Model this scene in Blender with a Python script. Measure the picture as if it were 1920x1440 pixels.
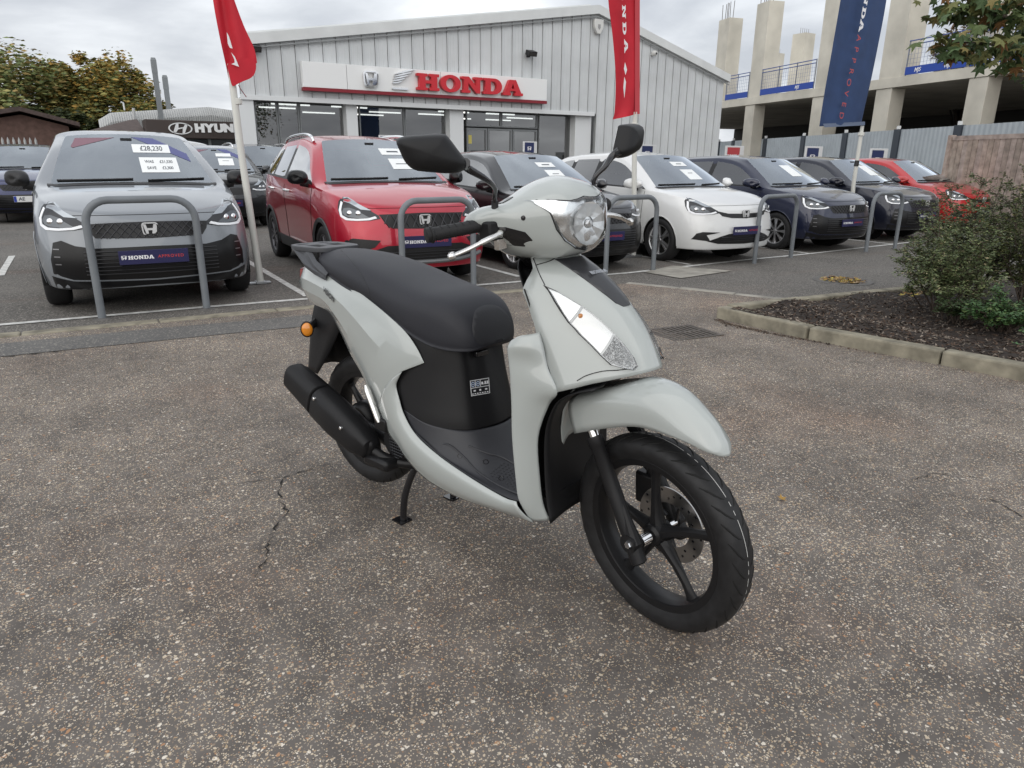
import bpy, bmesh, math, random
import numpy as np
from mathutils import Vector, Matrix
from mathutils.bvhtree import BVHTree
from mathutils.geometry import delaunay_2d_cdt

for _o in list(bpy.data.objects):
    bpy.data.objects.remove(_o, do_unlink=True)
scene = bpy.context.scene
COL = scene.collection
rnd = random.Random(7)
R = math.radians

# ------------------------------------------------------------------ camera
CAM_F, CAM_PITCH, CAM_ROLL, CAM_YAW, CAM_H = 1318.0, 0.307, 0.0077, 0.5405, 1.243
_fw = np.array([math.sin(CAM_YAW)*math.cos(CAM_PITCH), math.cos(CAM_YAW)*math.cos(CAM_PITCH), -math.sin(CAM_PITCH)])
_r = np.array([math.cos(CAM_YAW), -math.sin(CAM_YAW), 0.0])
_u = np.cross(_r, _fw)
_r2 = _r*math.cos(CAM_ROLL)+_u*math.sin(CAM_ROLL)
_u2 = -_r*math.sin(CAM_ROLL)+_u*math.cos(CAM_ROLL)
cam_data = bpy.data.cameras.new('camera')
cam_data.sensor_fit = 'HORIZONTAL'
cam_data.sensor_width = 36.0
cam_data.lens = CAM_F/1920*36.0
cam_data.clip_start = 0.05
cam_data.clip_end = 3000
cam = bpy.data.objects.new('camera', cam_data)
COL.objects.link(cam)
cam.matrix_world = Matrix(((_r2[0], _u2[0], -_fw[0], 0), (_r2[1], _u2[1], -_fw[1], 0), (_r2[2], _u2[2], -_fw[2], CAM_H), (0, 0, 0, 1)))
scene.camera = cam

def ray(px, py):
    return _fw+((px-960)/CAM_F)*_r2-((py-720)/CAM_F)*_u2
def on_z(px, py, z=0.0):
    d = ray(px, py); t = (z-CAM_H)/d[2]; return Vector((d[0]*t, d[1]*t, z))
def on_y(px, py, Y):
    d = ray(px, py); t = Y/d[1]; return Vector((d[0]*t, Y, CAM_H+d[2]*t))
def on_x(px, py, X):
    d = ray(px, py); t = X/d[0]; return Vector((X, d[1]*t, CAM_H+d[2]*t))

# ------------------------------------------------------------------ world: overcast sky, soft sun
SUN_EL, SUN_AZ = R(32), R(232)
world = bpy.data.worlds.new('World'); scene.world = world
world.use_nodes = True
wn = world.node_tree.nodes; wl = world.node_tree.links
wn.clear()
w_out = wn.new('ShaderNodeOutputWorld'); w_bg = wn.new('ShaderNodeBackground')
w_sky = wn.new('ShaderNodeTexSky'); w_sky.sky_type = 'NISHITA'; w_sky.sun_disc = False
w_sky.sun_elevation = SUN_EL; w_sky.sun_rotation = SUN_AZ; w_sky.air_density = 1.2; w_sky.dust_density = 3.0
w_tc = wn.new('ShaderNodeTexCoord')
w_sep = wn.new('ShaderNodeSeparateXYZ'); wl.new(w_tc.outputs['Generated'], w_sep.inputs[0])
w_zm = wn.new('ShaderNodeMath'); w_zm.operation = 'ADD'; w_zm.inputs[1].default_value = 0.22
w_za = wn.new('ShaderNodeMath'); w_za.operation = 'MAXIMUM'; w_za.inputs[1].default_value = 0.02
wl.new(w_sep.outputs['Z'], w_za.inputs[0]); wl.new(w_za.outputs[0], w_zm.inputs[0])
w_div = wn.new('ShaderNodeVectorMath'); w_div.operation = 'DIVIDE'
w_cmb = wn.new('ShaderNodeCombineXYZ')
for i in range(3): wl.new(w_zm.outputs[0], w_cmb.inputs[i])
wl.new(w_tc.outputs['Generated'], w_div.inputs[0]); wl.new(w_cmb.outputs[0], w_div.inputs[1])
w_n1 = wn.new('ShaderNodeTexNoise'); w_n1.inputs['Scale'].default_value = 1.15; w_n1.inputs['Detail'].default_value = 7
w_n1.inputs['Roughness'].default_value = 0.52; w_n1.inputs['Distortion'].default_value = 0.25
wl.new(w_div.outputs[0], w_n1.inputs['Vector'])
w_cr = wn.new('ShaderNodeValToRGB')
cr = w_cr.color_ramp
cr.elements[0].position = 0.36; cr.elements[0].color = (0.40, 0.42, 0.46, 1)
cr.elements[1].position = 0.66; cr.elements[1].color = (0.86, 0.89, 0.92, 1)
e = cr.elements.new(0.45); e.color = (0.50, 0.52, 0.555, 1)
e = cr.elements.new(0.54); e.color = (0.63, 0.65, 0.68, 1)
wl.new(w_n1.outputs['Fac'], w_cr.inputs['Fac'])
w_mulc = wn.new('ShaderNodeMixRGB'); w_mulc.blend_type = 'MULTIPLY'; w_mulc.inputs['Fac'].default_value = 1
w_mulc.inputs['Color2'].default_value = (9.0, 9.0, 9.0, 1)
wl.new(w_cr.outputs['Color'], w_mulc.inputs['Color1'])
w_mix = wn.new('ShaderNodeMixRGB'); w_mix.inputs['Fac'].default_value = 0.93
wl.new(w_sky.outputs['Color'], w_mix.inputs['Color1']); wl.new(w_mulc.outputs['Color'], w_mix.inputs['Color2'])
wl.new(w_mix.outputs['Color'], w_bg.inputs['Color'])
w_bg.inputs['Strength'].default_value = 0.135
wl.new(w_bg.outputs[0], w_out.inputs['Surface'])
sun_d = bpy.data.lights.new('sun', 'SUN'); sun_d.energy = 1.5; sun_d.angle = R(110); sun_d.color = (1.0, 0.96, 0.9)
sun = bpy.data.objects.new('sun', sun_d); COL.objects.link(sun)
# direction TO the sun: azimuth clockwise from +Y
_sd = Vector((math.sin(SUN_AZ)*math.cos(SUN_EL), math.cos(SUN_AZ)*math.cos(SUN_EL), math.sin(SUN_EL)))
sun.rotation_euler = _sd.to_track_quat('Z', 'Y').to_euler()
scene.view_settings.view_transform = 'Standard'
scene.view_settings.look = 'None'
scene.view_settings.gamma = 1.0
scene.view_settings.exposure = 0.30
scene.view_settings.use_curve_mapping = False

# ------------------------------------------------------------------ materials
MATS = {}
def mat(name, col, rough=0.5, metal=0.0, coat=0.0, spec=0.5, noise=0.0, nscale=20.0, bump=0.0, bscale=200.0, trans=0.0, alpha=1.0, flake=0.0, emis=0.0, ior=1.45, rvar=0.0):
    if name in MATS: return MATS[name]
    m = bpy.data.materials.new(name); m.use_nodes = True
    nt = m.node_tree; N = nt.nodes; L = nt.links
    b = N['Principled BSDF']
    b.inputs['Base Color'].default_value = (col[0], col[1], col[2], 1)
    b.inputs['Roughness'].default_value = rough
    b.inputs['Metallic'].default_value = metal
    b.inputs['Coat Weight'].default_value = coat
    b.inputs['Coat Roughness'].default_value = 0.04
    b.inputs['Specular IOR Level'].default_value = spec
    b.inputs['Transmission Weight'].default_value = trans
    b.inputs['IOR'].default_value = ior
    b.inputs['Alpha'].default_value = alpha
    if emis:
        b.inputs['Emission Color'].default_value = (col[0], col[1], col[2], 1); b.inputs['Emission Strength'].default_value = emis
    tc = N.new('ShaderNodeTexCoord')
    if noise:
        n = N.new('ShaderNodeTexNoise'); n.inputs['Scale'].default_value = nscale; n.inputs['Detail'].default_value = 6
        L.new(tc.outputs['Object'], n.inputs['Vector'])
        mx = N.new('ShaderNodeMixRGB'); mx.blend_type = 'MIX'
        lo = [max(0, c*(1-noise)) for c in col]; hi = [min(1, c*(1+noise)) for c in col]
        rp = N.new('ShaderNodeMapRange'); rp.inputs['From Min'].default_value = 0.3; rp.inputs['From Max'].default_value = 0.7
        L.new(n.outputs['Fac'], rp.inputs['Value'])
        L.new(rp.outputs[0], mx.inputs['Fac'])
        mx.inputs['Color1'].default_value = (*lo, 1); mx.inputs['Color2'].default_value = (*hi, 1)
        L.new(mx.outputs[0], b.inputs['Base Color'])
        if rvar:
            rr = N.new('ShaderNodeMapRange'); rr.inputs['To Min'].default_value = max(0, rough-rvar); rr.inputs['To Max'].default_value = rough+rvar
            L.new(n.outputs['Fac'], rr.inputs['Value']); L.new(rr.outputs[0], b.inputs['Roughness'])
    if bump:
        n2 = N.new('ShaderNodeTexNoise'); n2.inputs['Scale'].default_value = bscale; n2.inputs['Detail'].default_value = 4
        L.new(tc.outputs['Object'], n2.inputs['Vector'])
        bp = N.new('ShaderNodeBump'); bp.inputs['Strength'].default_value = bump; bp.inputs['Distance'].default_value = 0.002
        L.new(n2.outputs['Fac'], bp.inputs['Height']); L.new(bp.outputs[0], b.inputs['Normal'])
    MATS[name] = m
    return m

def glass_mat(name, tint=(0.6, 0.7, 0.7), refl=1.0, rough=0.0, base=0.0, refl_col=(1, 1, 1)):
    """thin glazing: clear pane that darkens what is behind it and reflects by Fresnel"""
    if name in MATS: return MATS[name]
    m = bpy.data.materials.new(name); m.use_nodes = True
    nt = m.node_tree; N = nt.nodes; L = nt.links; N.clear()
    o = N.new('ShaderNodeOutputMaterial'); t = N.new('ShaderNodeBsdfTransparent'); g = N.new('ShaderNodeBsdfGlossy')
    t.inputs['Color'].default_value = (*tint, 1); g.inputs['Roughness'].default_value = rough; g.inputs['Color'].default_value = (*refl_col, 1)
    f = N.new('ShaderNodeFresnel'); f.inputs['IOR'].default_value = 1.5
    mu = N.new('ShaderNodeMath'); mu.operation = 'MULTIPLY_ADD'; mu.inputs[1].default_value = refl; mu.inputs[2].default_value = base; mu.use_clamp = True
    mx = N.new('ShaderNodeMixShader')
    L.new(f.outputs[0], mu.inputs[0]); L.new(mu.outputs[0], mx.inputs[0]); L.new(t.outputs[0], mx.inputs[1]); L.new(g.outputs[0], mx.inputs[2])
    L.new(mx.outputs[0], o.inputs['Surface'])
    MATS[name] = m
    return m

# ------------------------------------------------------------------ object helpers
def link(o, parent=None):
    COL.objects.link(o)
    if parent is not None: o.parent = parent
    return o
def tag(o, label=None, cat=None, group=None, kind=None):
    if label: o['label'] = label
    if cat: o['category'] = cat
    if group: o['group'] = group
    if kind: o['kind'] = kind
    return o
def empty(name, loc=(0, 0, 0), rz=0.0, label=None, cat=None, group=None):
    o = bpy.data.objects.new(name, None); o.location = loc; o.rotation_euler = (0, 0, rz); o.empty_display_size = 0.1
    link(o); tag(o, label, cat, group); return o
def copy_tree(o, parent=None):
    c = o.copy(); COL.objects.link(c); c.parent = parent
    for ch in o.children: copy_tree(ch, c)
    return c

class MB:
    def __init__(s): s.v = []; s.f = []; s.mi = []; s.cur = 0
    def add(s, verts, faces):
        b = len(s.v); s.v += [tuple(map(float, p)) for p in verts]
        for f in faces: s.f.append(tuple(i+b for i in f)); s.mi.append(s.cur)
        return s
    def box(s, lo, hi, M=None):
        x0, y0, z0 = lo; x1, y1, z1 = hi
        V = [(x0, y0, z0), (x1, y0, z0), (x1, y1, z0), (x0, y1, z0), (x0, y0, z1), (x1, y0, z1), (x1, y1, z1), (x0, y1, z1)]
        if M is not None: V = [M @ Vector(p) for p in V]
        return s.add(V, [(0, 3, 2, 1), (4, 5, 6, 7), (0, 1, 5, 4), (1, 2, 6, 5), (2, 3, 7, 6), (3, 0, 4, 7)])
    def grid(s, rows, closed=False, flip=False):
        n = len(rows); m = len(rows[0]); V = [p for r in rows for p in r]; F = []
        for i in range(n-1):
            for j in range(m if closed else m-1):
                a = i*m+j; b = i*m+(j+1) % m; c = b+m; d = a+m
                F.append((a, d, c, b) if flip else (a, b, c, d))
        return s.add(V, F)
    def loft(s, rings, cap=True, flip=False):
        m = len(rings[0]); s.grid(rings, True, flip)
        if cap:
            b = len(s.v)-len(rings)*m
            f0 = tuple(range(b, b+m)); f1 = tuple(range(b+(len(rings)-1)*m, b+len(rings)*m))
            s.f.append(f0[::-1] if not flip else f0); s.f.append(f1 if not flip else f1[::-1]); s.mi += [s.cur, s.cur]
        return s
    def tube(s, path, rad, seg=10, cap=True, sq=(1, 1)):
        P = [Vector(p) for p in path]; n = len(P)
        rad = rad if hasattr(rad, '__len__') else [rad]*n
        rings = []; prev = None
        for i in range(n):
            d = (P[min(i+1, n-1)]-P[max(i-1, 0)]).normalized()
            if prev is None:
                a = Vector((0, 0, 1)) if abs(d.z) < 0.9 else Vector((1, 0, 0))
                x = d.cross(a).normalized()
            else:
                x = (prev-d*prev.dot(d)).normalized()
            y = d.cross(x); prev = x
            rings.append([P[i]+(x*math.cos(2*math.pi*k/seg)*sq[0]+y*math.sin(2*math.pi*k/seg)*sq[1])*rad[i] for k in range(seg)])
        return s.loft(rings, cap)
    def lathe(s, prof, o=(0, 0, 0), axis=(0, 1, 0), seg=48, closed=False):
        """prof: (radius, along-axis) pairs"""
        o = Vector(o); ax = Vector(axis).normalized()
        a = Vector((0, 0, 1)) if abs(ax.z) < 0.9 else Vector((1, 0, 0))
        x = a.cross(ax).normalized(); y = ax.cross(x)
        rings = [[o+ax*h+(x*math.cos(2*math.pi*k/seg)+y*math.sin(2*math.pi*k/seg))*r for k in range(seg)] for r, h in prof]
        if closed: rings.append(rings[0])
        s.grid(rings, True)
        return s
    def xf(s, fn): s.v = [tuple(fn(Vector(p))) for p in s.v]; return s
    def mirror_y(s):
        n = len(s.v); s.v += [(x, -y, z) for x, y, z in s.v]
        s.f += [tuple(i+n for i in f[::-1]) for f in s.f]; s.mi += list(s.mi); return s
    def mesh(s, name, smooth=True, angle=35, merge=0.0):
        me = bpy.data.meshes.new(name); me.from_pydata(s.v, [], s.f)
        if any(s.mi): me.polygons.foreach_set('material_index', s.mi)
        if merge:
            bm = bmesh.new(); bm.from_mesh(me); bmesh.ops.remove_doubles(bm, verts=bm.verts, dist=merge); bm.to_mesh(me); bm.free()
        me.update()
        if smooth:
            me.shade_smooth()
            if angle < 180: me.set_sharp_from_angle(angle=R(angle))
        return me
    def build(s, name, m, parent=None, smooth=True, angle=35, solid=0.0, bevel=0.0, sub=0, merge=0.0, off=-1.0, recalc=True):
        me = s.mesh(name, smooth, angle, merge)
        if recalc:
            bm = bmesh.new(); bm.from_mesh(me); bmesh.ops.recalc_face_normals(bm, faces=bm.faces); bm.to_mesh(me); bm.free()
        for k in (m if isinstance(m, (list, tuple)) else [m]): me.materials.append(k)
        o = bpy.data.objects.new(name, me)
        if sub:
            md = o.modifiers.new('sub', 'SUBSURF'); md.levels = sub; md.render_levels = sub
        if solid:
            md = o.modifiers.new('solid', 'SOLIDIFY'); md.thickness = solid; md.offset = off
        if bevel:
            md = o.modifiers.new('bevel', 'BEVEL'); md.width = bevel; md.segments = 2; md.limit_method = 'ANGLE'; md.angle_limit = R(40)
        return link(o, parent)

def cr_pts(P, n, closed=False):
    """Catmull-Rom through points P, n samples per span"""
    P = [Vector(p) for p in P]; m = len(P); out = []
    spans = m if closed else m-1
    for i in range(spans):
        if closed: p0, p1, p2, p3 = P[(i-1) % m], P[i], P[(i+1) % m], P[(i+2) % m]
        else:
            p1, p2 = P[i], P[i+1]
            p0 = P[i-1] if i > 0 else p1*2-p2
            p3 = P[i+2] if i+2 < m else p2*2-p1
        for k in range(n):
            t = k/n
            out.append(0.5*((2*p1)+(p2-p0)*t+(2*p0-5*p1+4*p2-p3)*t*t+(3*p1-p0-3*p2+p3)*t**3))
    if not closed: out.append(P[-1])
    return out
def surf(rows, nu=4, nv=4):
    """dense interpolating surface through a control grid"""
    A = [cr_pts(r, nv) for r in rows]
    cols = [cr_pts([A[i][j] for i in range(len(A))], nu) for j in range(len(A[0]))]
    return [[cols[j][i] for j in range(len(cols))] for i in range(len(cols[0]))]
def surf_crease(rows, nu=5):
    """smooth along the rows' stacking direction, straight facets across: keeps the creases between the control lines"""
    cols = [cr_pts([r[j] for r in rows], nu) for j in range(len(rows[0]))]
    out = []
    for i in range(len(cols[0])):
        row = []
        for j in range(len(cols)):
            row.append(cols[j][i])
            if j < len(cols)-1: row.append(cols[j][i].lerp(cols[j+1][i], .5))
        out.append(row)
    return out
def mirr(rows):
    """right half rows (first point on the centre plane y=0 ... last at the edge) -> full rows"""
    out = []
    for r in rows:
        L = [Vector((p[0], -p[1], p[2])) for p in r[::-1]]
        out.append(L[:-1]+[Vector(p) for p in r])
    return out
def bvh_of(o):
    dg = bpy.context.evaluated_depsgraph_get(); dg.update()
    ob = o.evaluated_get(dg); me = ob.to_mesh()
    b = BVHTree.FromPolygons([v.co.copy() for v in me.vertices], [tuple(p.vertices) for p in me.polygons])
    ob.to_mesh_clear(); return b
def inside_tris(outline, step):
    """triangulate a 2D outline with interior points about `step` apart"""
    pts = []
    n = len(outline)
    for i in range(n):
        a = Vector(outline[i]); b = Vector(outline[(i+1) % n]); k = max(1, int((b-a).length/step))
        for j in range(k): pts.append(a.lerp(b, j/k))
    nb = len(pts)
    xs = [p.x for p in pts]; ys = [p.y for p in pts]
    poly = pts[:]
    def inside(q):
        c = False
        for i in range(nb):
            a, b = poly[i], poly[i-1]
            if (a.y > q.y) != (b.y > q.y) and q.x < (b.x-a.x)*(q.y-a.y)/(b.y-a.y)+a.x: c = not c
        return c
    y = min(ys)+step/2
    while y < max(ys):
        x = min(xs)+step/2
        while x < max(xs):
            q = Vector((x, y))
            if inside(q) and min((q-p).length for p in poly) > step*0.4: pts.append(q)
            x += step
        y += step
    r = delaunay_2d_cdt(pts, [], [tuple(range(nb))], 1, 1e-6)
    return [Vector(v) for v in r[0]], [tuple(f) for f in r[2]]
def patch(bvh, outline, to3d, direction, off=0.003, step=0.02, skirt=0.006, bulge=None, fallback=None):
    """lay a 2D outline on a surface: every point is cast along `direction`; a skirt gives it thickness. Returns MB"""
    V2, F = inside_tris(outline, step)
    d = Vector(direction).normalized(); V = []
    for q in V2:
        o = Vector(to3d(q.x, q.y))
        h = bvh.ray_cast(o, d)
        if h[0] is None:
            h = bvh.find_nearest(o); p = h[0]
        else: p = h[0]
        k = off+(bulge(q.x, q.y) if bulge else 0)
        V.append(p-d*k)
    mb = MB(); mb.add(V, F)
    # boundary skirt
    cnt = {}
    for f in F:
        for i in range(len(f)):
            e_ = (f[i], f[(i+1) % len(f)]); cnt.setdefault(tuple(sorted(e_)), []).append(e_)
    n0 = len(mb.v); idx = {}
    for k, es in cnt.items():
        if len(es) == 1:
            a, b = es[0]
            for i in (a, b):
                if i not in idx:
                    idx[i] = len(mb.v); mb.v.append(tuple(Vector(mb.v[i])+d*(off+skirt)))
            mb.f.append((b, a, idx[a], idx[b])); mb.mi.append(0)
    return mb

# ------------------------------------------------------------------ flat outlines, lettering
def flat_mesh(splines, extrude=0.0, bevel=0.0):
    """closed 2D outlines (holes allowed) -> filled mesh data, thickness 2*extrude about z=0"""
    cu = bpy.data.curves.new('outline', 'CURVE'); cu.dimensions = '2D'; cu.fill_mode = 'BOTH'; cu.extrude = extrude; cu.bevel_depth = bevel
    for pts in splines:
        s = cu.splines.new('POLY'); s.points.add(len(pts)-1); s.use_cyclic_u = True
        for i, p in enumerate(pts): s.points[i].co = (p[0], p[1], 0, 1)
    return _curve_mesh(cu)
def _curve_mesh(cu):
    o = bpy.data.objects.new('tmp', cu); COL.objects.link(o)
    dg = bpy.context.evaluated_depsgraph_get(); dg.update()
    me = bpy.data.meshes.new_from_object(o.evaluated_get(dg))
    bpy.data.objects.remove(o, do_unlink=True)
    return me
def text_mesh(s, size=1.0, extrude=0.0, bold=0.0, spacing=1.0, align='CENTER', shear=0.0):
    cu = bpy.data.curves.new('lettering', 'FONT'); cu.body = s; cu.size = size; cu.extrude = extrude; cu.offset = bold
    cu.space_character = spacing; cu.align_x = align; cu.align_y = 'CENTER'; cu.shear = shear
    return _curve_mesh(cu)
def put_mesh(me, name, m, M, parent=None, scale=None):
    """link mesh data under a name; M (4x4) places it in the parent's space, baked into the vertices"""
    me.transform(M)
    me.materials.clear(); me.materials.append(m)
    o = bpy.data.objects.new(name, me); me.name = name
    return link(o, parent)
def frame(o, x, y, s=1.0):
    """4x4 with origin o, in-plane axes x (right) and y (up), scaled"""
    x = Vector(x).normalized(); y = Vector(y); y = (y-x*y.dot(x)).normalized(); z = x.cross(y)
    M = Matrix.Identity(4)
    for i in range(3): M[i][0] = x[i]*s; M[i][1] = y[i]*s; M[i][2] = z[i]*s; M[i][3] = o[i]
    return M
def arc(cx, cy, rx, ry, a0, a1, n):
    return [(cx+rx*math.cos(R(a0+(a1-a0)*i/n)), cy+ry*math.sin(R(a0+(a1-a0)*i/n))) for i in range(n+1)]
def slab_word():
    """H O N D A in wide slab serifs, cap height 1; returns list of (outlines, advance)"""
    s = 0.17
    H = [[(0, 0), (.56, 0), (.56, s), (.46, s), (.46, .41), (.78, .41), (.78, s), (.68, s), (.68, 0), (1.24, 0), (1.24, s), (1.12, s), (1.12, 1-s), (1.24, 1-s), (1.24, 1), (.68, 1), (.68, 1-s), (.78, 1-s), (.78, .60), (.46, .60), (.46, 1-s), (.56, 1-s), (.56, 1), (0, 1), (0, 1-s), (.12, 1-s), (.12, s), (0, s)]]
    O = [arc(.59, .5, .59, .53, 0, 360, 40)[:-1], arc(.59, .5, .27, .34, 0, 360, 32)[:-1][::-1]]
    Nn = [[(0, 0), (.5, 0), (.5, s), (.38, s), (.38, .62), (.86, 0), (1.10, 0), (1.10, 1-s), (1.22, 1-s), (1.22, 1), (.74, 1), (.74, 1-s), (.86, 1-s), (.86, .42), (.42, 1), (0, 1), (0, 1-s), (.12, 1-s), (.12, s), (0, s)]]
    D = [[(0, 0), (.66, 0)]+arc(.66, .5, .50, .5, -90, 90, 20)[1:]+[(0, 1), (0, 1-s), (.12, 1-s), (.12, s), (0, s)],
         ([(.46, .19), (.62, .19)]+arc(.62, .5, .22, .31, -90, 90, 14)[1:]+[(.46, .81)])[::-1]]
    A = [[(0, 0), (.50, 0), (.50, s), (.43, s), (.47, .29), (.78, .29), (.82, s), (.74, s), (.74, 0), (1.28, 0), (1.28, s), (1.17, s), (.82, 1), (.42, 1), (.10, s), (0, s)], [(.52, .44), (.625, .76), (.73, .44)][::-1]]
    return [(H, 1.24), (O, 1.18), (Nn, 1.22), (D, 1.16), (A, 1.28)]
def slab_meshes(height, extrude, gap=0.07, bold=0.0):
    """meshes of the five letters, each placed along x from 0, cap height `height`; plus total width"""
    x = 0; out = []
    for sp, w in slab_word():
        out.append(flat_mesh([[((px+x)*height, py*height) for px, py in q] for q in sp], extrude)); x += w+gap
    return out, (x-gap)*height
def slab_one(height, extrude=0.0, gap=0.07):
    sp = []; x = 0
    for g, w in slab_word():
        sp += [[((px+x)*height, py*height) for px, py in q] for q in g]; x += w+gap
    W = (x-gap)*height
    return flat_mesh([[(a-W/2, b-height/2) for a, b in q] for q in sp], extrude), W
def rrect(w, h, r, n=5, cx=0, cy=0, taper=0.0):
    """rounded rectangle outline; taper narrows the bottom"""
    P = []
    for sx, sy, a in ((1, 1, 0), (-1, 1, 90), (-1, -1, 180), (1, -1, 270)):
        for p in arc(sx*(w/2-r), sy*(h/2-r), r, r, a, a+90, n): P.append(p)
    return [(cx+x*(1-taper*(0.5-y/h)), cy+y) for x, y in P]
def h_emblem():
    """rounded frame and flared upright letter (unit height)"""
    o1 = rrect(1.22, 1.0, .26, 6, taper=0.14); o2 = rrect(1.02, .82, .20, 6, taper=0.14)[::-1]
    H = [(-.45, .36), (-.27, .36), (-.20, .06), (.20, .06), (.27, .36), (.45, .36), (.30, -.36), (.12, -.36), (.15, -.10), (-.15, -.10), (-.12, -.36), (-.30, -.36)]
    return [o1, o2, H]
# ================================================================== ground
def zg(x):
    """the car park falls gently towards the right"""
    return -.0125*(min(max(x, 1.5), 9.5)-1.5)
def on_g(px, py, h=0.0):
    z = h
    for _ in range(12):
        p = on_z(px, py, z); z = zg(p.x)+h
    return Vector((p.x, p.y, z))
def nodes_of(name):
    m = bpy.data.materials.new(name); m.use_nodes = True; MATS[name] = m
    return m, m.node_tree.nodes, m.node_tree.links, m.node_tree.nodes['Principled BSDF']
def n_(N, t, **kw):
    o = N.new(t)
    for k, v in kw.items(): setattr(o, k, v)
    return o
def aggregate_mat():
    m, N, L, b = nodes_of('exposed_aggregate')
    tc = n_(N, 'ShaderNodeTexCoord')
    # slight warp so that the chips are uneven
    nz = n_(N, 'ShaderNodeTexNoise'); nz.inputs['Scale'].default_value = 70; L.new(tc.outputs['Object'], nz.inputs['Vector'])
    wv = n_(N, 'ShaderNodeVectorMath', operation='SCALE'); wv.inputs['Scale'].default_value = .012; L.new(nz.outputs['Color'], wv.inputs[0])
    ad = n_(N, 'ShaderNodeVectorMath', operation='ADD'); L.new(tc.outputs['Object'], ad.inputs[0]); L.new(wv.outputs[0], ad.inputs[1])
    big = n_(N, 'ShaderNodeTexNoise'); big.inputs['Scale'].default_value = 1.1; big.inputs['Detail'].default_value = 8; big.inputs['Roughness'].default_value = .6; L.new(tc.outputs['Object'], big.inputs['Vector'])
    med = n_(N, 'ShaderNodeTexNoise'); med.inputs['Scale'].default_value = 9; med.inputs['Detail'].default_value = 6; L.new(tc.outputs['Object'], med.inputs['Vector'])
    base = n_(N, 'ShaderNodeMixRGB'); base.inputs['Color1'].default_value = (.104, .093, .085, 1); base.inputs['Color2'].default_value = (.166, .148, .134, 1)
    mr = n_(N, 'ShaderNodeMapRange'); mr.inputs['From Min'].default_value = .32; mr.inputs['From Max'].default_value = .68; L.new(med.outputs['Fac'], mr.inputs['Value']); L.new(mr.outputs[0], base.inputs['Fac'])
    col = base.outputs[0]; hts = []
    for sc, thr, size, dens in ((84, .78, .36, 1), (138, .66, .38, 1), (240, .58, .42, 1)):
        v = n_(N, 'ShaderNodeTexVoronoi'); v.inputs['Scale'].default_value = sc; v.inputs['Randomness'].default_value = 1; L.new(ad.outputs[0], v.inputs['Vector'])
        sp = n_(N, 'ShaderNodeSeparateColor'); L.new(v.outputs['Color'], sp.inputs[0])
        # chip present?
        wm = n_(N, 'ShaderNodeMath', operation='MULTIPLY_ADD'); wm.inputs[1].default_value = .55; wm.inputs[2].default_value = -.28; L.new(big.outputs['Fac'], wm.inputs[0])
        th = n_(N, 'ShaderNodeMath', operation='ADD'); L.new(sp.outputs[0], th.inputs[0]); L.new(wm.outputs[0], th.inputs[1])
        pres = n_(N, 'ShaderNodeMath', operation='GREATER_THAN'); pres.inputs[1].default_value = thr; L.new(th.outputs[0], pres.inputs[0])
        rad = n_(N, 'ShaderNodeMath', operation='MULTIPLY_ADD'); rad.inputs[1].default_value = .28; rad.inputs[2].default_value = size-.14; L.new(sp.outputs[1], rad.inputs[0])
        edge = n_(N, 'ShaderNodeMath', operation='LESS_THAN'); L.new(v.outputs['Distance'], edge.inputs[0]); L.new(rad.outputs[0], edge.inputs[1])
        fac = n_(N, 'ShaderNodeMath', operation='MULTIPLY'); L.new(pres.outputs[0], fac.inputs[0]); L.new(edge.outputs[0], fac.inputs[1])
        cr_ = n_(N, 'ShaderNodeValToRGB'); r_ = cr_.color_ramp; r_.interpolation = 'CONSTANT'
        cols = [(0, (.26, .205, .155)), (.14, (.40, .305, .20)), (.28, (.52, .43, .32)), (.44, (.29, .255, .215)), (.56, (.56, .48, .37)), (.70, (.40, .23, .13)), (.78, (.70, .64, .55)), (.90, (.10, .088, .080))]
        r_.elements[0].position = 0; r_.elements[0].color = (*cols[0][1], 1); r_.elements[1].position = cols[1][0]; r_.elements[1].color = (*cols[1][1], 1)
        for p_, c_ in cols[2:]: e_ = r_.elements.new(p_); e_.color = (*c_, 1)
        L.new(sp.outputs[2], cr_.inputs['Fac'])
        mx = n_(N, 'ShaderNodeMixRGB'); L.new(fac.outputs[0], mx.inputs['Fac']); L.new(col, mx.inputs['Color1']); L.new(cr_.outputs[0], mx.inputs['Color2']); col = mx.outputs[0]
        hts.append(fac)
    # large stains
    st = n_(N, 'ShaderNodeMapRange'); st.inputs['From Min'].default_value = .3; st.inputs['From Max'].default_value = .72; st.inputs['To Min'].default_value = .74; st.inputs['To Max'].default_value = 1.16; L.new(big.outputs['Fac'], st.inputs['Value'])
    ml = n_(N, 'ShaderNodeVectorMath', operation='SCALE'); L.new(col, ml.inputs[0]); L.new(st.outputs[0], ml.inputs['Scale'])
    rust = n_(N, 'ShaderNodeTexNoise'); rust.inputs['Scale'].default_value = .7; rust.inputs['Detail'].default_value = 5; L.new(tc.outputs['Object'], rust.inputs['Vector'])
    rr = n_(N, 'ShaderNodeMapRange'); rr.inputs['From Min'].default_value = .52; rr.inputs['From Max'].default_value = .75; rr.inputs['To Max'].default_value = .55; L.new(rust.outputs['Fac'], rr.inputs['Value'])
    mt = n_(N, 'ShaderNodeMixRGB', blend_type='MULTIPLY'); mt.inputs['Color2'].default_value = (1.05, .84, .74, 1); L.new(rr.outputs[0], mt.inputs['Fac']); L.new(ml.outputs[0], mt.inputs['Color1'])
    L.new(mt.outputs[0], b.inputs['Base Color'])
    sm = n_(N, 'ShaderNodeMath', operation='ADD'); L.new(hts[0].outputs[0], sm.inputs[0]); L.new(hts[1].outputs[0], sm.inputs[1])
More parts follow.
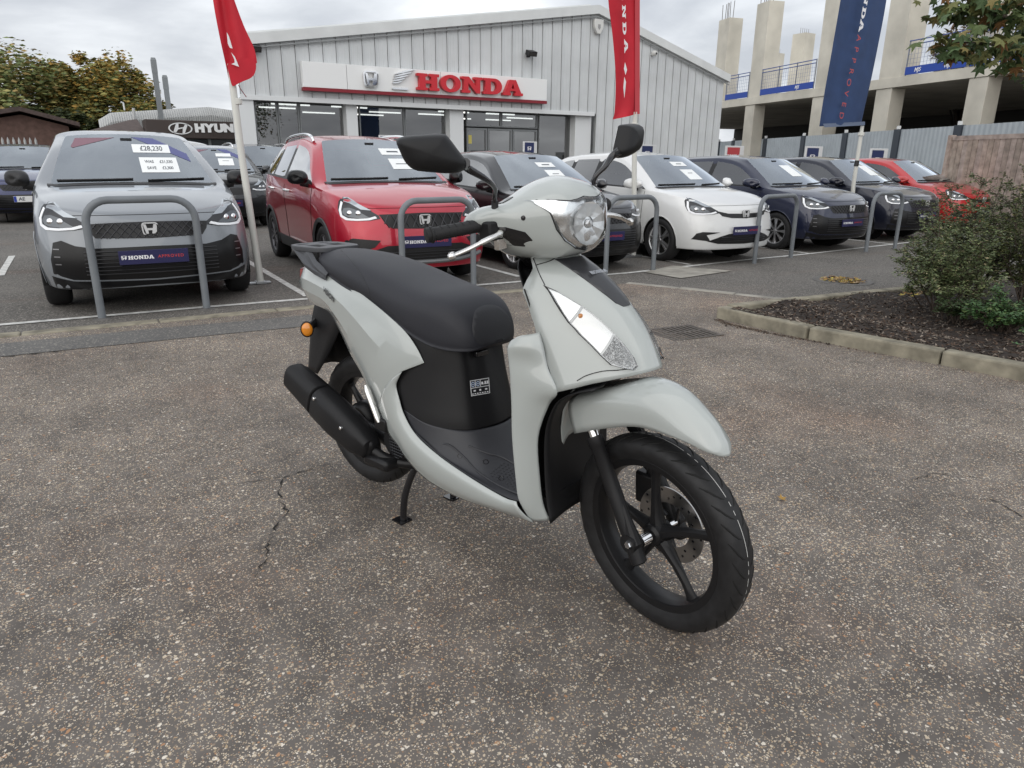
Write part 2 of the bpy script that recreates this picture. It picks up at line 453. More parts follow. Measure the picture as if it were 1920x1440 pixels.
    s2 = n_(N, 'ShaderNodeMath', operation='MULTIPLY_ADD'); s2.inputs[1].default_value = .7; L.new(med.outputs['Fac'], s2.inputs[0]); L.new(sm.outputs[0], s2.inputs[2])
    bp = n_(N, 'ShaderNodeBump'); bp.inputs['Strength'].default_value = .55; bp.inputs['Distance'].default_value = .003; L.new(s2.outputs[0], bp.inputs['Height']); L.new(bp.outputs[0], b.inputs['Normal'])
    b.inputs['Roughness'].default_value = .82; b.inputs['Specular IOR Level'].default_value = .3
    return m
def asphalt_mat(name, c0, c1, chip=(.30, .28, .25), amt=.62, red=.0):
    m, N, L, b = nodes_of(name)
    tc = n_(N, 'ShaderNodeTexCoord')
    big = n_(N, 'ShaderNodeTexNoise'); big.inputs['Scale'].default_value = .8; big.inputs['Detail'].default_value = 9; big.inputs['Roughness'].default_value = .62; L.new(tc.outputs['Object'], big.inputs['Vector'])
    mr = n_(N, 'ShaderNodeMapRange'); mr.inputs['From Min'].default_value = .32; mr.inputs['From Max'].default_value = .68; L.new(big.outputs['Fac'], mr.inputs['Value'])
    base = n_(N, 'ShaderNodeMixRGB'); base.inputs['Color1'].default_value = (*c0, 1); base.inputs['Color2'].default_value = (*c1, 1); L.new(mr.outputs[0], base.inputs['Fac'])
    v = n_(N, 'ShaderNodeTexVoronoi'); v.inputs['Scale'].default_value = 110; L.new(tc.outputs['Object'], v.inputs['Vector'])
    sp = n_(N, 'ShaderNodeSeparateColor'); L.new(v.outputs['Color'], sp.inputs[0])
    gt = n_(N, 'ShaderNodeMath', operation='GREATER_THAN'); gt.inputs[1].default_value = amt; L.new(sp.outputs[0], gt.inputs[0])
    f = n_(N, 'ShaderNodeMath', operation='MULTIPLY'); L.new(gt.outputs[0], f.inputs[0]); L.new(sp.outputs[1], f.inputs[1])
    mx = n_(N, 'ShaderNodeMixRGB'); mx.inputs['Color2'].default_value = (*chip, 1); L.new(f.outputs[0], mx.inputs['Fac']); L.new(base.outputs[0], mx.inputs['Color1'])
    out = mx.outputs[0]
    if red:
        mp = n_(N, 'ShaderNodeMapping'); mp.inputs['Scale'].default_value = (.35, 1.6, 1); L.new(tc.outputs['Object'], mp.inputs[0])
        rn = n_(N, 'ShaderNodeTexNoise'); rn.inputs['Scale'].default_value = 1.0; rn.inputs['Detail'].default_value = 5; L.new(mp.outputs[0], rn.inputs['Vector'])
        rr = n_(N, 'ShaderNodeMapRange'); rr.inputs['From Min'].default_value = .55; rr.inputs['From Max'].default_value = .72; rr.inputs['To Max'].default_value = red; L.new(rn.outputs['Fac'], rr.inputs['Value'])
        m2 = n_(N, 'ShaderNodeMixRGB', blend_type='MULTIPLY'); m2.inputs['Color2'].default_value = (1.1, .78, .65, 1); L.new(rr.outputs[0], m2.inputs['Fac']); L.new(out, m2.inputs['Color1']); out = m2.outputs[0]
    L.new(out, b.inputs['Base Color'])
    bp = n_(N, 'ShaderNodeBump'); bp.inputs['Strength'].default_value = .35; bp.inputs['Distance'].default_value = .003; L.new(v.outputs['Distance'], bp.inputs['Height']); L.new(bp.outputs[0], b.inputs['Normal'])
    b.inputs['Roughness'].default_value = .85; b.inputs['Specular IOR Level'].default_value = .3
    return m
AGG = aggregate_mat()
ASPH = asphalt_mat('car_park_asphalt', (.085, .080, .074), (.135, .127, .117), amt=.7, red=.35)
BAND = asphalt_mat('trench_repair_asphalt', (.098, .096, .093), (.138, .135, .130), amt=.8)
CONC = mat('concrete', (.30, .285, .25), .85, noise=.3, nscale=5, bump=.5, bscale=60)
KERBM = mat('kerb_concrete', (.235, .215, .165), .88, noise=.38, nscale=9, bump=.7, bscale=70)
PAINTW = mat('road_paint', (.55, .55, .53), .7, noise=.3, nscale=14)
DARK = mat('dark_gap', (.012, .011, .010), .9)

XB = [-400, -60, -6, 1.5, 5.1, 6.05, 9.5, 60, 400]
m = MB(); m.grid([[Vector((x, y, zg(x))) for x in XB] for y in (-400, -60, -5, 5, 20, 60, 400)])
ground = m.build('car_park_surface', ASPH, smooth=False); tag(ground, kind='structure')
# forecourt with its exposed stone chips, up to the flush kerb
KE = [on_g(*q) for q in ((0, 631), (270, 607), (590, 579), (980, 544))]
def ykerb(x): return float(np.interp(x, [-6, 1.5, 4.9, 5.15, 6.05, 9.5, 60], [6.16, 6.10, 6.04, 6.0, 4.24, 4.15, 4.1]))
XF = [-60, -6, 1.5, 4.9, 5.15, 6.05, 9.5, 60]
m = MB(); m.grid([[Vector((x, -60, zg(x)+.004)) for x in XF], [Vector((x, ykerb(x), zg(x)+.004)) for x in XF]])
forecourt = m.build('forecourt', AGG, smooth=False); tag(forecourt, kind='structure')
def strip(pts, w, h, mt, name, parent=None, kind=None, jitter=0):
    """flat ribbon along ground points (x,y), w wide, h above ground; splits where the ground bends"""
    P = []
    for i in range(len(pts)-1):
        a, b = Vector(pts[i][:2]), Vector(pts[i+1][:2]); n = max(1, int((b-a).length/.5))
        for k in range(n): P.append(a.lerp(b, k/n))
    P.append(Vector(pts[-1][:2]))
    rows = []
    for i, p in enumerate(P):
        d = (P[min(i+1, len(P)-1)]-P[max(i-1, 0)]).normalized(); nn = Vector((-d.y, d.x)); ww = w/2*(1+jitter*rnd.uniform(-1, 1))
        a, b = p+nn*ww, p-nn*ww
        rows.append([Vector((a.x, a.y, zg(a.x)+h)), Vector((b.x, b.y, zg(b.x)+h))])
    mm = MB(); mm.grid(rows); o = mm.build(name, mt, parent, smooth=False)
    if kind: tag(o, kind=kind)
    return o
# trench repair band and old seams
bd = [on_g(*q) for q in ((-200, 673), (0, 658), (300, 628), (590, 601), (760, 583))]
strip(bd, .42, .0075, BAND, 'trench_repair', forecourt, jitter=.06)
sm_ = [on_g(*q) for q in ((-200, 690), (0, 671), (300, 640), (590, 611))]
def crack(pix, w, name='crack'):
    P = [on_g(*q) for q in pix]; P = [Vector((p.x, p.y)) for p in P]; Q = []
    for i in range(len(P)-1):
        n = max(2, int((P[i+1]-P[i]).length/.02))
        for k in range(n):
            q = P[i].lerp(P[i+1], k/n); Q.append(q+Vector((rnd.gauss(0, .006), rnd.gauss(0, .006))))
    Q.append(P[-1]); rows = []
    for i, q in enumerate(Q):
        d = (Q[min(i+1, len(Q)-1)]-Q[max(i-1, 0)]).normalized(); nn = Vector((-d.y, d.x)); t = i/len(Q); ww = w*max(.16, -.02+abs(math.sin(i*1.7)+math.sin(i*.61))*.8)*min(1, 6*t+.1, 6*(1-t)+.1)
        a, b = q+nn*ww, q-nn*ww; rows.append([Vector((a.x, a.y, zg(a.x)+.0078)), Vector((b.x, b.y, zg(b.x)+.0078))])
    mm = MB(); mm.grid(rows); return mm.build(name, DARK, forecourt, smooth=False)
crack([(620, 872), (560, 888), (530, 902), (524, 925), (528, 942), (540, 962), (522, 980), (510, 1005), (502, 1030), (495, 1060), (482, 1088)], .0032)
crack([(410, 918), (450, 910), (490, 903), (530, 897)], .0018)
crack([(-150, 689), (0, 672), (60, 665), (130, 660)], .006)
crack([(1690, 905), (1760, 890), (1850, 900)], .002)
crack([(1855, 935), (1890, 955), (1915, 972)], .003)
# flush kerb edging: single stones
kerb = empty('kerb_edging', (0, 0, 0)); tag(kerb, kind='structure')
def kerb_run(parent, P, w, h0, h1, ln, mt, gap=.006, jit=.004):
    """stones laid end to end along a 2D polyline"""
    cum = [0]
    for i in range(len(P)-1): cum.append(cum[-1]+(Vector(P[i+1])-Vector(P[i])).length)
    def at(s):
        i = max(j for j in range(len(cum)) if cum[j] <= s+1e-9); i = min(i, len(P)-2); t = (s-cum[i])/(cum[i+1]-cum[i]); return Vector(P[i]).lerp(Vector(P[i+1]), t), (Vector(P[i+1])-Vector(P[i])).normalized()
    s = 0
    while s < cum[-1]-.05:
        e_ = min(cum[-1], s+ln); a, da = at(s+gap/2); b, db = at(e_-gap/2); na = Vector((-da.y, da.x))*(w/2); dz = rnd.uniform(-jit, jit)
        d = (b-a).normalized(); na = Vector((-d.y, d.x))*(w/2); a2, b2 = a+na*0, b
        V = []
        for q in (a-na, b-na, b+na, a+na): V.append((q.x, q.y, zg(q.x)+h0))
        r_ = .012
        for q in (a-na, b-na, b+na, a+na): V.append((q.x, q.y, zg(q.x)+h1+dz))
        mm = MB(); mm.add(V, [(0, 3, 2, 1), (4, 5, 6, 7), (0, 1, 5, 4), (1, 2, 6, 5), (2, 3, 7, 6), (3, 0, 4, 7)])
        mm.build('kerb_stone', mt, parent, smooth=False, bevel=min(.014, (h1-h0)*.2)); s = e_
kp = [(x, ykerb(x)+.05) for x in (-6, 1.5, 4.9)]
kerb_run(kerb, kp, .13, -.06, .014, .915, KERBM)
kerb_run(kerb, [(5.12, 6.06), (6.05, 4.28)], .11, -.06, .012, .60, CONC)
# painted bay lines
LINES = [on_g(*q) for q in ((-160, 624), (0, 610), (380, 577), (590, 560), (1180, 512), (1400, 487.5), (1690, 456.5), (1850, 440))]
line_o = strip(LINES, .075, .006, PAINTW, 'bay_front_line', ground, jitter=.10)
for a, b in (((0, 518), (9, 490)), ((578, 557), (468, 505)), ((977, 520), (879, 501)), ((1297, 497), (1191, 483)), ((1527, 477), (1405, 463)), ((1673, 458), (1597, 450)), ((1760, 449), (1700, 443))):
    p = on_g(*a); q = on_g(*b); d = (q-p); y1 = 11.4
    e_ = Vector((p.x+d.x*.25, p.y)); strip([(p.x, p.y+.03), (p.x+.12*d.x/abs(d.y+1e-6)*0, y1)], .075, .0052, PAINTW, 'bay_side_line', ground, jitter=.1)
strip([(-9, 9.35), (-.9, 9.35)], .08, .0052, PAINTW, 'bay_side_line', ground, jitter=.1)
# concrete slab beside the third hoop
q = [on_g(*p) for p in ((1207, 511), (1262, 499), (1372, 509), (1276, 523))]
m = MB(); m.add([(p.x, p.y, p.z+.009) for p in q], [(0, 1, 2, 3)]); m.build('concrete_slab', CONC, ground, smooth=False)
# drain grating
dg_ = [on_g(*p) for p in ((1222, 625), (1276, 612), (1338, 624), (1283, 640))]
c = sum(dg_, Vector())/4; ex = (dg_[2]-dg_[0]); ex = Vector((1, .02, 0)).normalized()
drain = empty('drain_grating', (c.x, c.y, c.z), R(-4), 'rusty slotted iron drain grating set in the forecourt beside the scooter nose', 'drain')
IRON = mat('cast_iron', (.10, .085, .072), .6, metal=.35, noise=.4, nscale=25)
m = MB(); W_, H_ = .21, .17
for lo, hi in (((-W_-.03, -H_-.03, 0), (W_+.03, -H_, .009)), ((-W_-.03, H_, 0), (W_+.03, H_+.03, .009)), ((-W_-.03, -H_, 0), (-W_, H_, .009)), ((W_, -H_, 0), (W_+.03, H_, .009))): m.box(lo, hi)
m.build('frame', IRON, drain, smooth=False)
m = MB(); m.box((-W_, -H_, .0042), (W_, H_, .0048)); m.build('void', DARK, drain, smooth=False)
for i in range(9):
    x = -W_+.024+i*.0465; m = MB(); m.box((x-.013, -H_, .005), (x+.013, H_, .0095), Matrix.Rotation(R(0), 4, 'Z')); m.build('bar', IRON, drain, smooth=False)
m = MB(); m.box((-W_, -.012, .0052), (W_, .012, .0102)); m.build('bar', IRON, drain, smooth=False)
# manhole filled with leaves
c = on_g(1580, 527)
manhole = empty('manhole_cover', (c.x, c.y, c.z), 0, 'round manhole cover full of brown fallen leaves near the bush', 'manhole')
m = MB(); m.lathe([(0, .005), (.26, .005), (.265, .009), (.33, .009), (.335, .001)], (0, 0, 0), (0, 0, 1), 40); m.build('ring', mat('worn_concrete_ring', (.12, .115, .11), .9, noise=.3, nscale=12), manhole)
LEAFC = [mat('leaf_brown', (.20, .10, .035), .75, noise=.4, nscale=30), mat('leaf_ochre', (.36, .21, .05), .75, noise=.3, nscale=30), mat('leaf_tan', (.33, .24, .14), .75, noise=.3, nscale=30), mat('leaf_yellow', (.42, .33, .07), .75, noise=.3, nscale=30)]
def leaf_pts(r, lobes=5):
    P = []
    for i in range(lobes*4):
        a = 2*math.pi*i/(lobes*4); k = (1.0, .62, .42, .62)[i % 4]; P.append((r*k*math.cos(a), r*k*math.sin(a)*.9))
    return P
def scatter_leaves(name, spots, r, parent, label=None, up=.004, stuff=True):
    mm = MB()
    for x, y in spots:
        s = r*rnd.uniform(.6, 1.3); a = rnd.uniform(0, 6.28); M = Matrix.Translation((x, y, up+rnd.uniform(0, .012))) @ Matrix.Rotation(a, 4, 'Z') @ Matrix.Rotation(rnd.uniform(-.5, .5), 4, 'X')
        P = leaf_pts(s); mm.cur = rnd.randrange(4); mm.add([M @ Vector((px, py, .25*(px*px+py*py)/s)) for px, py in P]+[M @ Vector((0, 0, 0))], [(i, (i+1) % len(P), len(P)) for i in range(len(P))])
    o = mm.build(name, LEAFC, parent, smooth=False, recalc=False)
    if stuff: tag(o, kind='stuff')
    return o
sp = []
while len(sp) < 150:
    x, y = rnd.uniform(-.25, .25), rnd.uniform(-.25, .25)
    if x*x+y*y < .06: sp.append((x, y))
scatter_leaves('fallen_leaves', sp, .030, manhole, up=.008)
# hoop barriers
HOOPM = mat('grey_powder_coat', (.16, .175, .19), .42, noise=.08, nscale=8)
def hoop(pa, pb, hgt, label):
    a = on_g(*pa); b = on_g(*pb); c = (a+b)/2; L_ = (b-a).length/2; rz = math.atan2(b.y-a.y, b.x-a.x)
    o = empty('hoop_barrier', (c.x, c.y, min(a.z, b.z)), rz, label, 'barrier', 'grey steel hoop barriers along the bay line')
    r_ = .17; path = [(-L_, 0, -.05), (-L_, 0, hgt-r_)]+[(-L_+r_-r_*math.cos(R(t)), 0, hgt-r_+r_*math.sin(R(t))) for t in range(15, 91, 15)]+[(L_-r_+r_*math.sin(R(t)), 0, hgt-r_+r_*math.cos(R(t))) for t in range(0, 91, 15)]+[(L_, 0, -.05)]
    m = MB(); m.tube(path, .030, 18, cap=False); m.build('tube', HOOPM, o, angle=60)
    for x in (-L_, L_):
        mm = MB(); mm.lathe([(0, .010), (.036, .010), (.055, .006), (.07, .0)], (x, 0, 0), (0, 0, 1), 16); mm.build('foot_collar', mat('worn_concrete_ring', (.12, .115, .11), .9, noise=.3, nscale=12), o)
    return o
hoop((192, 598), (388, 579), .93, 'grey hoop barrier in front of the grey hatchback, nearest to the camera')
hoop((757, 553), (888, 540), .90, 'grey hoop barrier between the red crossover and the scooter seat')
hoop((1135, 515), (1224, 507), .90, 'grey hoop barrier just right of the scooter headlight')
hoop((1414, 494), (1482, 484), .90, 'grey hoop barrier between the white car and the first navy car')
hoop((1623, 473), (1677, 467), .90, 'farthest grey hoop barrier, partly beside the leafy bush')

# ------------------------------------------------------------------ planted island
isl = empty('planting_island', (0, 0, 0)); tag(isl, kind='structure')
I0, I1, I2 = on_g(1343, 592), on_g(1590, 640), on_g(1905, 703)
NE = [(4.58, 4.22), (4.50, 3.95), (4.56, 3.5), (4.68, 3.04), (4.83, 2.2), (5.0, 1.2), (5.2, -1.5)]
kerb_run(isl, [(a+.06, b) for a, b in NE], .125, -.08, .105, .915, KERBM, gap=.012, jit=.006)
kerb_run(isl, [(4.70, 4.17), (6.1, 4.13), (7.6, 4.05), (12, 3.95)], .115, -.08, .112, .915, KERBM, gap=.010)
MUL = mat('mulch_soil', (.028, .021, .017), .95, noise=.5, nscale=25, bump=1.0, bscale=60)
NE2 = [(a+.11, b) for a, b in NE[1:]]
rows = []
for i in range(24):
    t = i/23; y = 4.10+(-1.5-4.10)*t; x0 = float(np.interp(-y, [-4.0, -3.5, -3.04, -2.2, -1.2, 1.5], [4.60, 4.66, 4.78, 4.93, 5.10, 5.3]))
    rows.append([Vector((x0+(12-x0)*(j/30)**1.6, y, zg(x0+(12-x0)*(j/30)**1.6)+.085+.035*math.sin(j*1.1+i*.7)*min(1, j/4)*.6+.02*rnd.random())) for j in range(31)])
m = MB(); m.grid(rows); mulch = m.build('mulch_bed', MUL, isl, angle=180)
mbv = bvh_of(mulch)
CH_ = [mat('bark_chip_dark', (.035, .024, .018), .9, noise=.4, nscale=40), mat('bark_chip_brown', (.075, .048, .033), .9, noise=.4, nscale=40), mat('bark_chip_grey', (.13, .108, .088), .9, noise=.4, nscale=40), mat('bark_chip_pale', (.24, .20, .165), .9)]
m = MB()
for i in range(9000):
    x = 4.6+abs(rnd.gauss(0, 1.0))*1.3; y = rnd.uniform(.5, 4.12)
    h = mbv.ray_cast(Vector((x, y, 1)), Vector((0, 0, -1)))
    if h[0] is None: continue
    l, w = rnd.uniform(.008, .026), rnd.uniform(.003, .008); M = Matrix.Translation(h[0]+Vector((0, 0, .004))) @ Matrix.Rotation(rnd.uniform(0, 6.28), 4, 'Z') @ Matrix.Rotation(rnd.uniform(-.6, .6), 4, 'Y') @ Matrix.Rotation(rnd.uniform(-.8, .8), 4, 'X')
    m.cur = rnd.choices((0, 1, 2, 3), (5, 5, 3, 1.6))[0]
    m.add([M @ Vector(q) for q in ((-l, -w, 0), (l, -w*.6, 0), (l*.9, w, .001), (-l*.8, w*.8, 0), (0, 0, .004))], [(0, 1, 4), (1, 2, 4), (2, 3, 4), (3, 0, 4)])
tag(m.build('bark_mulch', CH_, isl, smooth=False, recalc=False), kind='stuff')
# soil and litter against the kerb foot
m = MB()
for i in range(500):
    t = abs(rnd.gauss(0, .35)); y = 4.15-t*1.4; x = float(np.interp(-y, [-4.2, -3.95, -3.5, -3.04, -2.2], [4.57, 4.49, 4.55, 4.67, 4.82]))-abs(rnd.gauss(0, .03)); l = rnd.uniform(.004, .014)
    M = Matrix.Translation((x, y, zg(x)+.006)) @ Matrix.Rotation(rnd.uniform(0, 6.28), 4, 'Z'); m.cur = rnd.choice((0, 0, 1, 1, 2))
    m.add([M @ Vector(q) for q in ((-l, -l*.5, 0), (l, -l*.4, 0), (l*.8, l*.5, 0), (-l*.7, l*.4, 0), (0, 0, l*.6))], [(0, 1, 4), (1, 2, 4), (2, 3, 4), (3, 0, 4)])
tag(m.build('kerb_litter', CH_, isl, smooth=False, recalc=False), kind='stuff')
# single fallen leaves
for px, py, lab in ((1465, 940, 'small brown leaf lying alone on the forecourt right of the front wheel'),):
    c = on_g(px, py); o = scatter_leaves('fallen_leaf', [(0, 0)], .020, None, up=.010, stuff=False); o.location = c; tag(o, lab, 'leaf')
# ================================================================== scooter
def build_scooter():
    YAW = R(-72.7); cx, cy = 1.236-.64*math.cos(YAW), 1.262-.64*math.sin(YAW)
    root = empty('motor_scooter', (cx, cy, 0), YAW, 'glossy light grey step-through scooter on its centre stand in the foreground', 'scooter')
    ax = Vector((-math.sin(R(26.5)), 0, math.cos(R(26.5)))); so = Vector((.72, 0, 0))
    RS = Matrix.Rotation(R(-11), 4, ax)
    def S(p): return so+(RS @ (Vector(p)-so))          # steered parts: rotate about the steering axis
    BM = root.matrix_basis if False else Matrix.Translation((cx, cy, 0)) @ Matrix.Rotation(YAW, 4, 'Z')
    BI = BM.inverted()
    def bray(px, py):
        d = Vector(ray(px, py)); return BI @ Vector((0, 0, CAM_H)), (BI.to_3x3() @ d)
    def pv(px, py, v):                                   # photo pixel on the plane at lateral offset v
        o, d = bray(px, py); return o+d*((v-o.y)/d.y)
    SI = RS.inverted()
    def spv(px, py, v):                                  # the same in the steered frame
        o, d = bray(px, py); o = so+(SI @ (o-so)); d = SI.to_3x3() @ d; return o+d*((v-o.y)/d.y)
    G = mat('scooter_paint', (.375, .402, .392), .22, coat=1.0)
    BK = mat('black_plastic', (.011, .011, .012), .46, spec=.32, bump=.12, bscale=900)
    BK2 = mat('satin_black_metal', (.010, .010, .011), .36, spec=.35)
    GL = mat('gloss_black_metal', (.01, .01, .012), .12, coat=.5)
    CH = mat('chrome', (.82, .82, .83), .08, metal=1)
    AL = mat('polished_alloy', (.75, .74, .72), .22, metal=1)
    SEAT = mat('seat_vinyl', (.024, .025, .031), .50, spec=.35, bump=.25, bscale=700)
    SEAT2 = mat('seat_vinyl_front', (.022, .023, .027), .58, bump=.4, bscale=500)
    RUB = mat('tyre_rubber', (.017, .017, .018), .50, spec=.35, noise=.3, nscale=30, bump=.1, bscale=300)
    RAIL = mat('grey_rail_plastic', (.055, .058, .065), .45, bump=.1, bscale=800)
    FLOOR = mat('floor_rubber', (.028, .029, .034), .42, bump=.2, bscale=700)
    AMB = mat('amber_lens', (.70, .24, .015), .12, coat=1.0)
    STEEL = mat('brushed_steel', (.45, .44, .43), .32, metal=1)
    REFL = mat('faceted_reflector', (.80, .81, .82), .18, metal=1, bump=0)
    nt = REFL.node_tree; vo = nt.nodes.new('ShaderNodeTexVoronoi'); vo.inputs['Scale'].default_value = 30; vo.feature = 'SMOOTH_F1'; vo.inputs['Smoothness'].default_value = .5
    tcn = nt.nodes.new('ShaderNodeTexCoord'); bpn = nt.nodes.new('ShaderNodeBump'); bpn.inputs['Strength'].default_value = .40; bpn.inputs['Distance'].default_value = .006
    nt.links.new(tcn.outputs['Object'], vo.inputs['Vector']); nt.links.new(vo.outputs['Distance'], bpn.inputs['Height']); nt.links.new(bpn.outputs[0], nt.nodes['Principled BSDF'].inputs['Normal'])
    CH2 = mat('bright_reflector', (.70, .71, .72), .28, metal=.95)
    HONEY = mat('ribbed_reflector', (.40, .41, .42), .25, metal=.9)
    nt = HONEY.node_tree; vo = nt.nodes.new('ShaderNodeTexVoronoi'); vo.inputs['Scale'].default_value = 330
    tcn = nt.nodes.new('ShaderNodeTexCoord'); bpn = nt.nodes.new('ShaderNodeBump'); bpn.inputs['Strength'].default_value = .8; bpn.inputs['Distance'].default_value = .002
    nt.links.new(tcn.outputs['Object'], vo.inputs['Vector']); nt.links.new(vo.outputs['Distance'], bpn.inputs['Height']); nt.links.new(bpn.outputs[0], nt.nodes['Principled BSDF'].inputs['Normal'])
    LENS = glass_mat('clear_lens', (.96, .97, .97), 1.0)
    WHT = mat('sticker_white', (.75, .76, .78), .4)
    CHT = mat('silver_lettering', (.55, .56, .58), .25, metal=.8)

    # ---------------- front hull: u = uc(w) - k v^2
    prof = [(1.003, .315), (.985, .352), (.957, .402), (.90, .476), (.84, .534), (.785, .573), (.735, .600)]
    vmaxp = [(1.003, .085), (.97, .105), (.916, .148), (.85, .160), (.82, .166), (.735, .172)]
    kp = [(1.003, 12.5), (.92, 9.6), (.85, 9.2), (.755, 7.6), (.735, 7.2)]
    def itp(tab, x):
        t = sorted(tab); xs = [a for a, b in t]; ys = [b for a, b in t]; return float(np.interp(x, xs, ys))
    ctr = cr_pts([(u, 0, w) for w, u in prof], 6)
    rows = []
    for i, c in enumerate(ctr):
        w0 = c.z; row = []
        vm = itp(vmaxp, w0); k = itp(kp, w0)
        for j in range(13):
            v = vm*j/12
            ww = w0-(.30*v*v/.02 if False else 0)
            bot = max(0, 1-(w0-.735)/.10); ww = w0-bot*(v/.14)**2*.045
            cr_ = 1.0
            row.append(Vector((c.x-k*v*v*cr_+.35*max(0, v-.13), -v, ww)))
        rows.append(row)
    mb = MB(); mb.grid(mirr(rows))
    cover = mb.build('front_cover', G, root, solid=.004, angle=50)
    hb = bvh_of(cover)
    # leg shield wings
    wr = [[(.332, -.164, .815), (.318, -.182, .811), (.288, -.198, .803), (.262, -.203, .785)],
          [(.352, -.169, .778), (.332, -.196, .781), (.296, -.212, .779), (.263, -.213, .768)],
          [(.369, -.171, .726), (.335, -.190, .735), (.298, -.206, .740), (.268, -.213, .735)],
          [(.402, -.172, .667), (.355, -.190, .675), (.31, -.206, .685), (.276, -.215, .69)],
          [(.367, -.162, .619), (.335, -.188, .615), (.305, -.207, .61), (.28, -.214, .61)],
          [(.337, -.167, .52), (.32, -.188, .52), (.30, -.206, .52), (.282, -.213, .52)],
          [(.342, -.162, .40), (.325, -.186, .40), (.308, -.203, .395), (.294, -.209, .39)],
          [(.349, -.152, .316), (.335, -.175, .31), (.318, -.192, .315), (.300, -.202, .33)],
          [(.364, -.140, .266), (.345, -.155, .262), (.33, -.168, .262), (.318, -.176, .265)]]
    for sgn in (1, -1):
        rr = surf([[Vector((a, b*sgn, c)) for a, b, c in r+[(r[3][0]-.004, r[3][1]+.012, r[3][2]-.004)]] for r in wr], 5, 4)
        m = MB(); m.grid(rr); m.build('leg_shield', G, root, solid=.006, angle=60)
    # joint between wing top and hull: shelf that flares from the neck
    # inner black wheel housing
    ih = [(.50, .690), (.45, .672), (.392, .638), (.360, .585), (.345, .52), (.347, .42), (.357, .33), (.372, .262)]
    m = MB(); m.grid([[Vector((u-.02*math.cos(math.pi*j/10-math.pi/2), -.150+.30*j/10, w)) for j in range(11)] for u, w in [(q.x, q.z) for q in cr_pts([(a, 0, b) for a, b in ih], 4)]])
    m.build('inner_wheel_housing', BK, root, solid=.004)
    # rider-side inner shield
    m = MB(); m.grid(surf([[(.300, -.17, .770), (.285, -.1, .78), (.28, 0, .785), (.285, .1, .78), (.300, .17, .770)], [(.295, -.19, .6), (.28, -.1, .6), (.27, 0, .6), (.28, .1, .6), (.295, .19, .6)], [(.30, -.19, .42), (.28, -.1, .42), (.27, 0, .42), (.28, .1, .42), (.30, .19, .42)], [(.30, -.19, .315), (.31, -.1, .315), (.31, 0, .315), (.31, .1, .315), (.30, .19, .315)]], 4, 4))
    m.build('inner_leg_panel', BK, root, solid=.004)
    m = MB(); m.grid(surf([[(.20, -.10, .965), (.165, -.05, .985), (.155, 0, .99), (.165, .05, .985), (.20, .10, .965)], [(.265, -.145, .915), (.20, -.07, .91), (.185, 0, .91), (.20, .07, .91), (.265, .145, .915)], [(.325, -.155, .815), (.265, -.08, .80), (.25, 0, .80), (.265, .08, .80), (.325, .155, .815)], [(.345, -.15, .77), (.29, -.08, .765), (.28, 0, .765), (.29, .08, .765), (.345, .15, .77)]], 4, 4))
    m.build('neck_cover', BK, root, solid=.004)
    m = MB(); m.tube([(.19, 0, .96), (.165, 0, 1.03)], .05, 16); m.build('steering_column', BK2, root)

    # turn signal lenses let into the hull (outline traced in the photograph, laid on the hull)
    sigpx = [(1023, 537), (1045, 547), (1067, 560), (1090, 574), (1108, 587), (1130, 606), (1150, 626), (1170, 648), (1185, 668), (1192, 685), (1185, 692), (1165, 688), (1143, 682), (1125, 665), (1108, 647), (1087, 627), (1067, 605), (1053, 585), (1042, 567)]
    vw = []
    for px, py in sigpx:
        o, d = bray(px, py); h = hb.ray_cast(o, d); vw.append((h[0].y, h[0].z))
    cxs = sum(a for a, b in vw)/len(vw); czs = sum(b for a, b in vw)/len(vw)
    for sgn in (-1, 1):
        ol = [(-sgn*a, b) for a, b in vw] if sgn == 1 else vw
        if sgn == 1: ol = ol[::-1]
        ccx = cxs if sgn == -1 else -cxs
        grow = [(ccx+(a-ccx)*1.05, czs+(b-czs)*1.035) for a, b in ol]
        dr = (-1, -.55*sgn, 0)
        to3 = lambda a, b, s=sgn: Vector((.0, a, b))-Vector(dr).normalized()*1.0+Vector((0, 0, 0))
        def to3(a, b, s=sgn, D=Vector(dr)):
            # start outside, on the ray through the hull point at (v,w)
            h = hb.ray_cast(Vector((1.5, a, b)), Vector((-1, 0, 0)))
            p = h[0] if h[0] is not None else hb.find_nearest(Vector((.4, a, b)))[0]
            return p-D.normalized()*.3
        bz = patch(hb, grow, to3, dr, .0015, .012, .004).build('signal_bezel', BK2, root)
        rf = patch(hb, ol, to3, dr, .0024, .010, .002).build('turn_signal', mat('signal_backing', (.34, .35, .36), .25, metal=.9), root)
        L19 = ol if sgn == -1 else ol[::-1]
        for ids, mm_ in (((0, 1, 2, 3, 16, 17, 18), CH2), ((3, 4, 5, 6, 13, 14, 15, 16), mat('signal_bowl', (.52, .53, .54), .2, metal=1)), ((6, 7, 8, 9, 10, 11, 12, 13), HONEY)):
            pc_ = [L19[i] for i in ids]; gx = sum(a for a, b in pc_)/len(pc_); gz = sum(b for a, b in pc_)/len(pc_); pc_ = [(gx+(a-gx)*.93, gz+(b-gz)*.93) for a, b in pc_]
            if sgn == 1: pc_ = pc_[::-1]
            patch(hb, pc_, to3, dr, .0042, .008, .002).build('reflector', mm_, rf)
        ln = patch(hb, ol, to3, dr, .0125, .010, .009).build('lens', LENS, rf)
        # amber bulb behind the lens
        i0 = hb.ray_cast(to3(ol[0][0]*.4+ccx*.6, (ol[0][1]*.35+czs*.65)), Vector(dr))[0]
        if i0:
            b_ = MB(); b_.lathe([(0, .007), (.004, .0065), (.0065, .004), (.007, .001)], i0, -Vector(dr), 14); b_.build('bulb', AMB, rf)
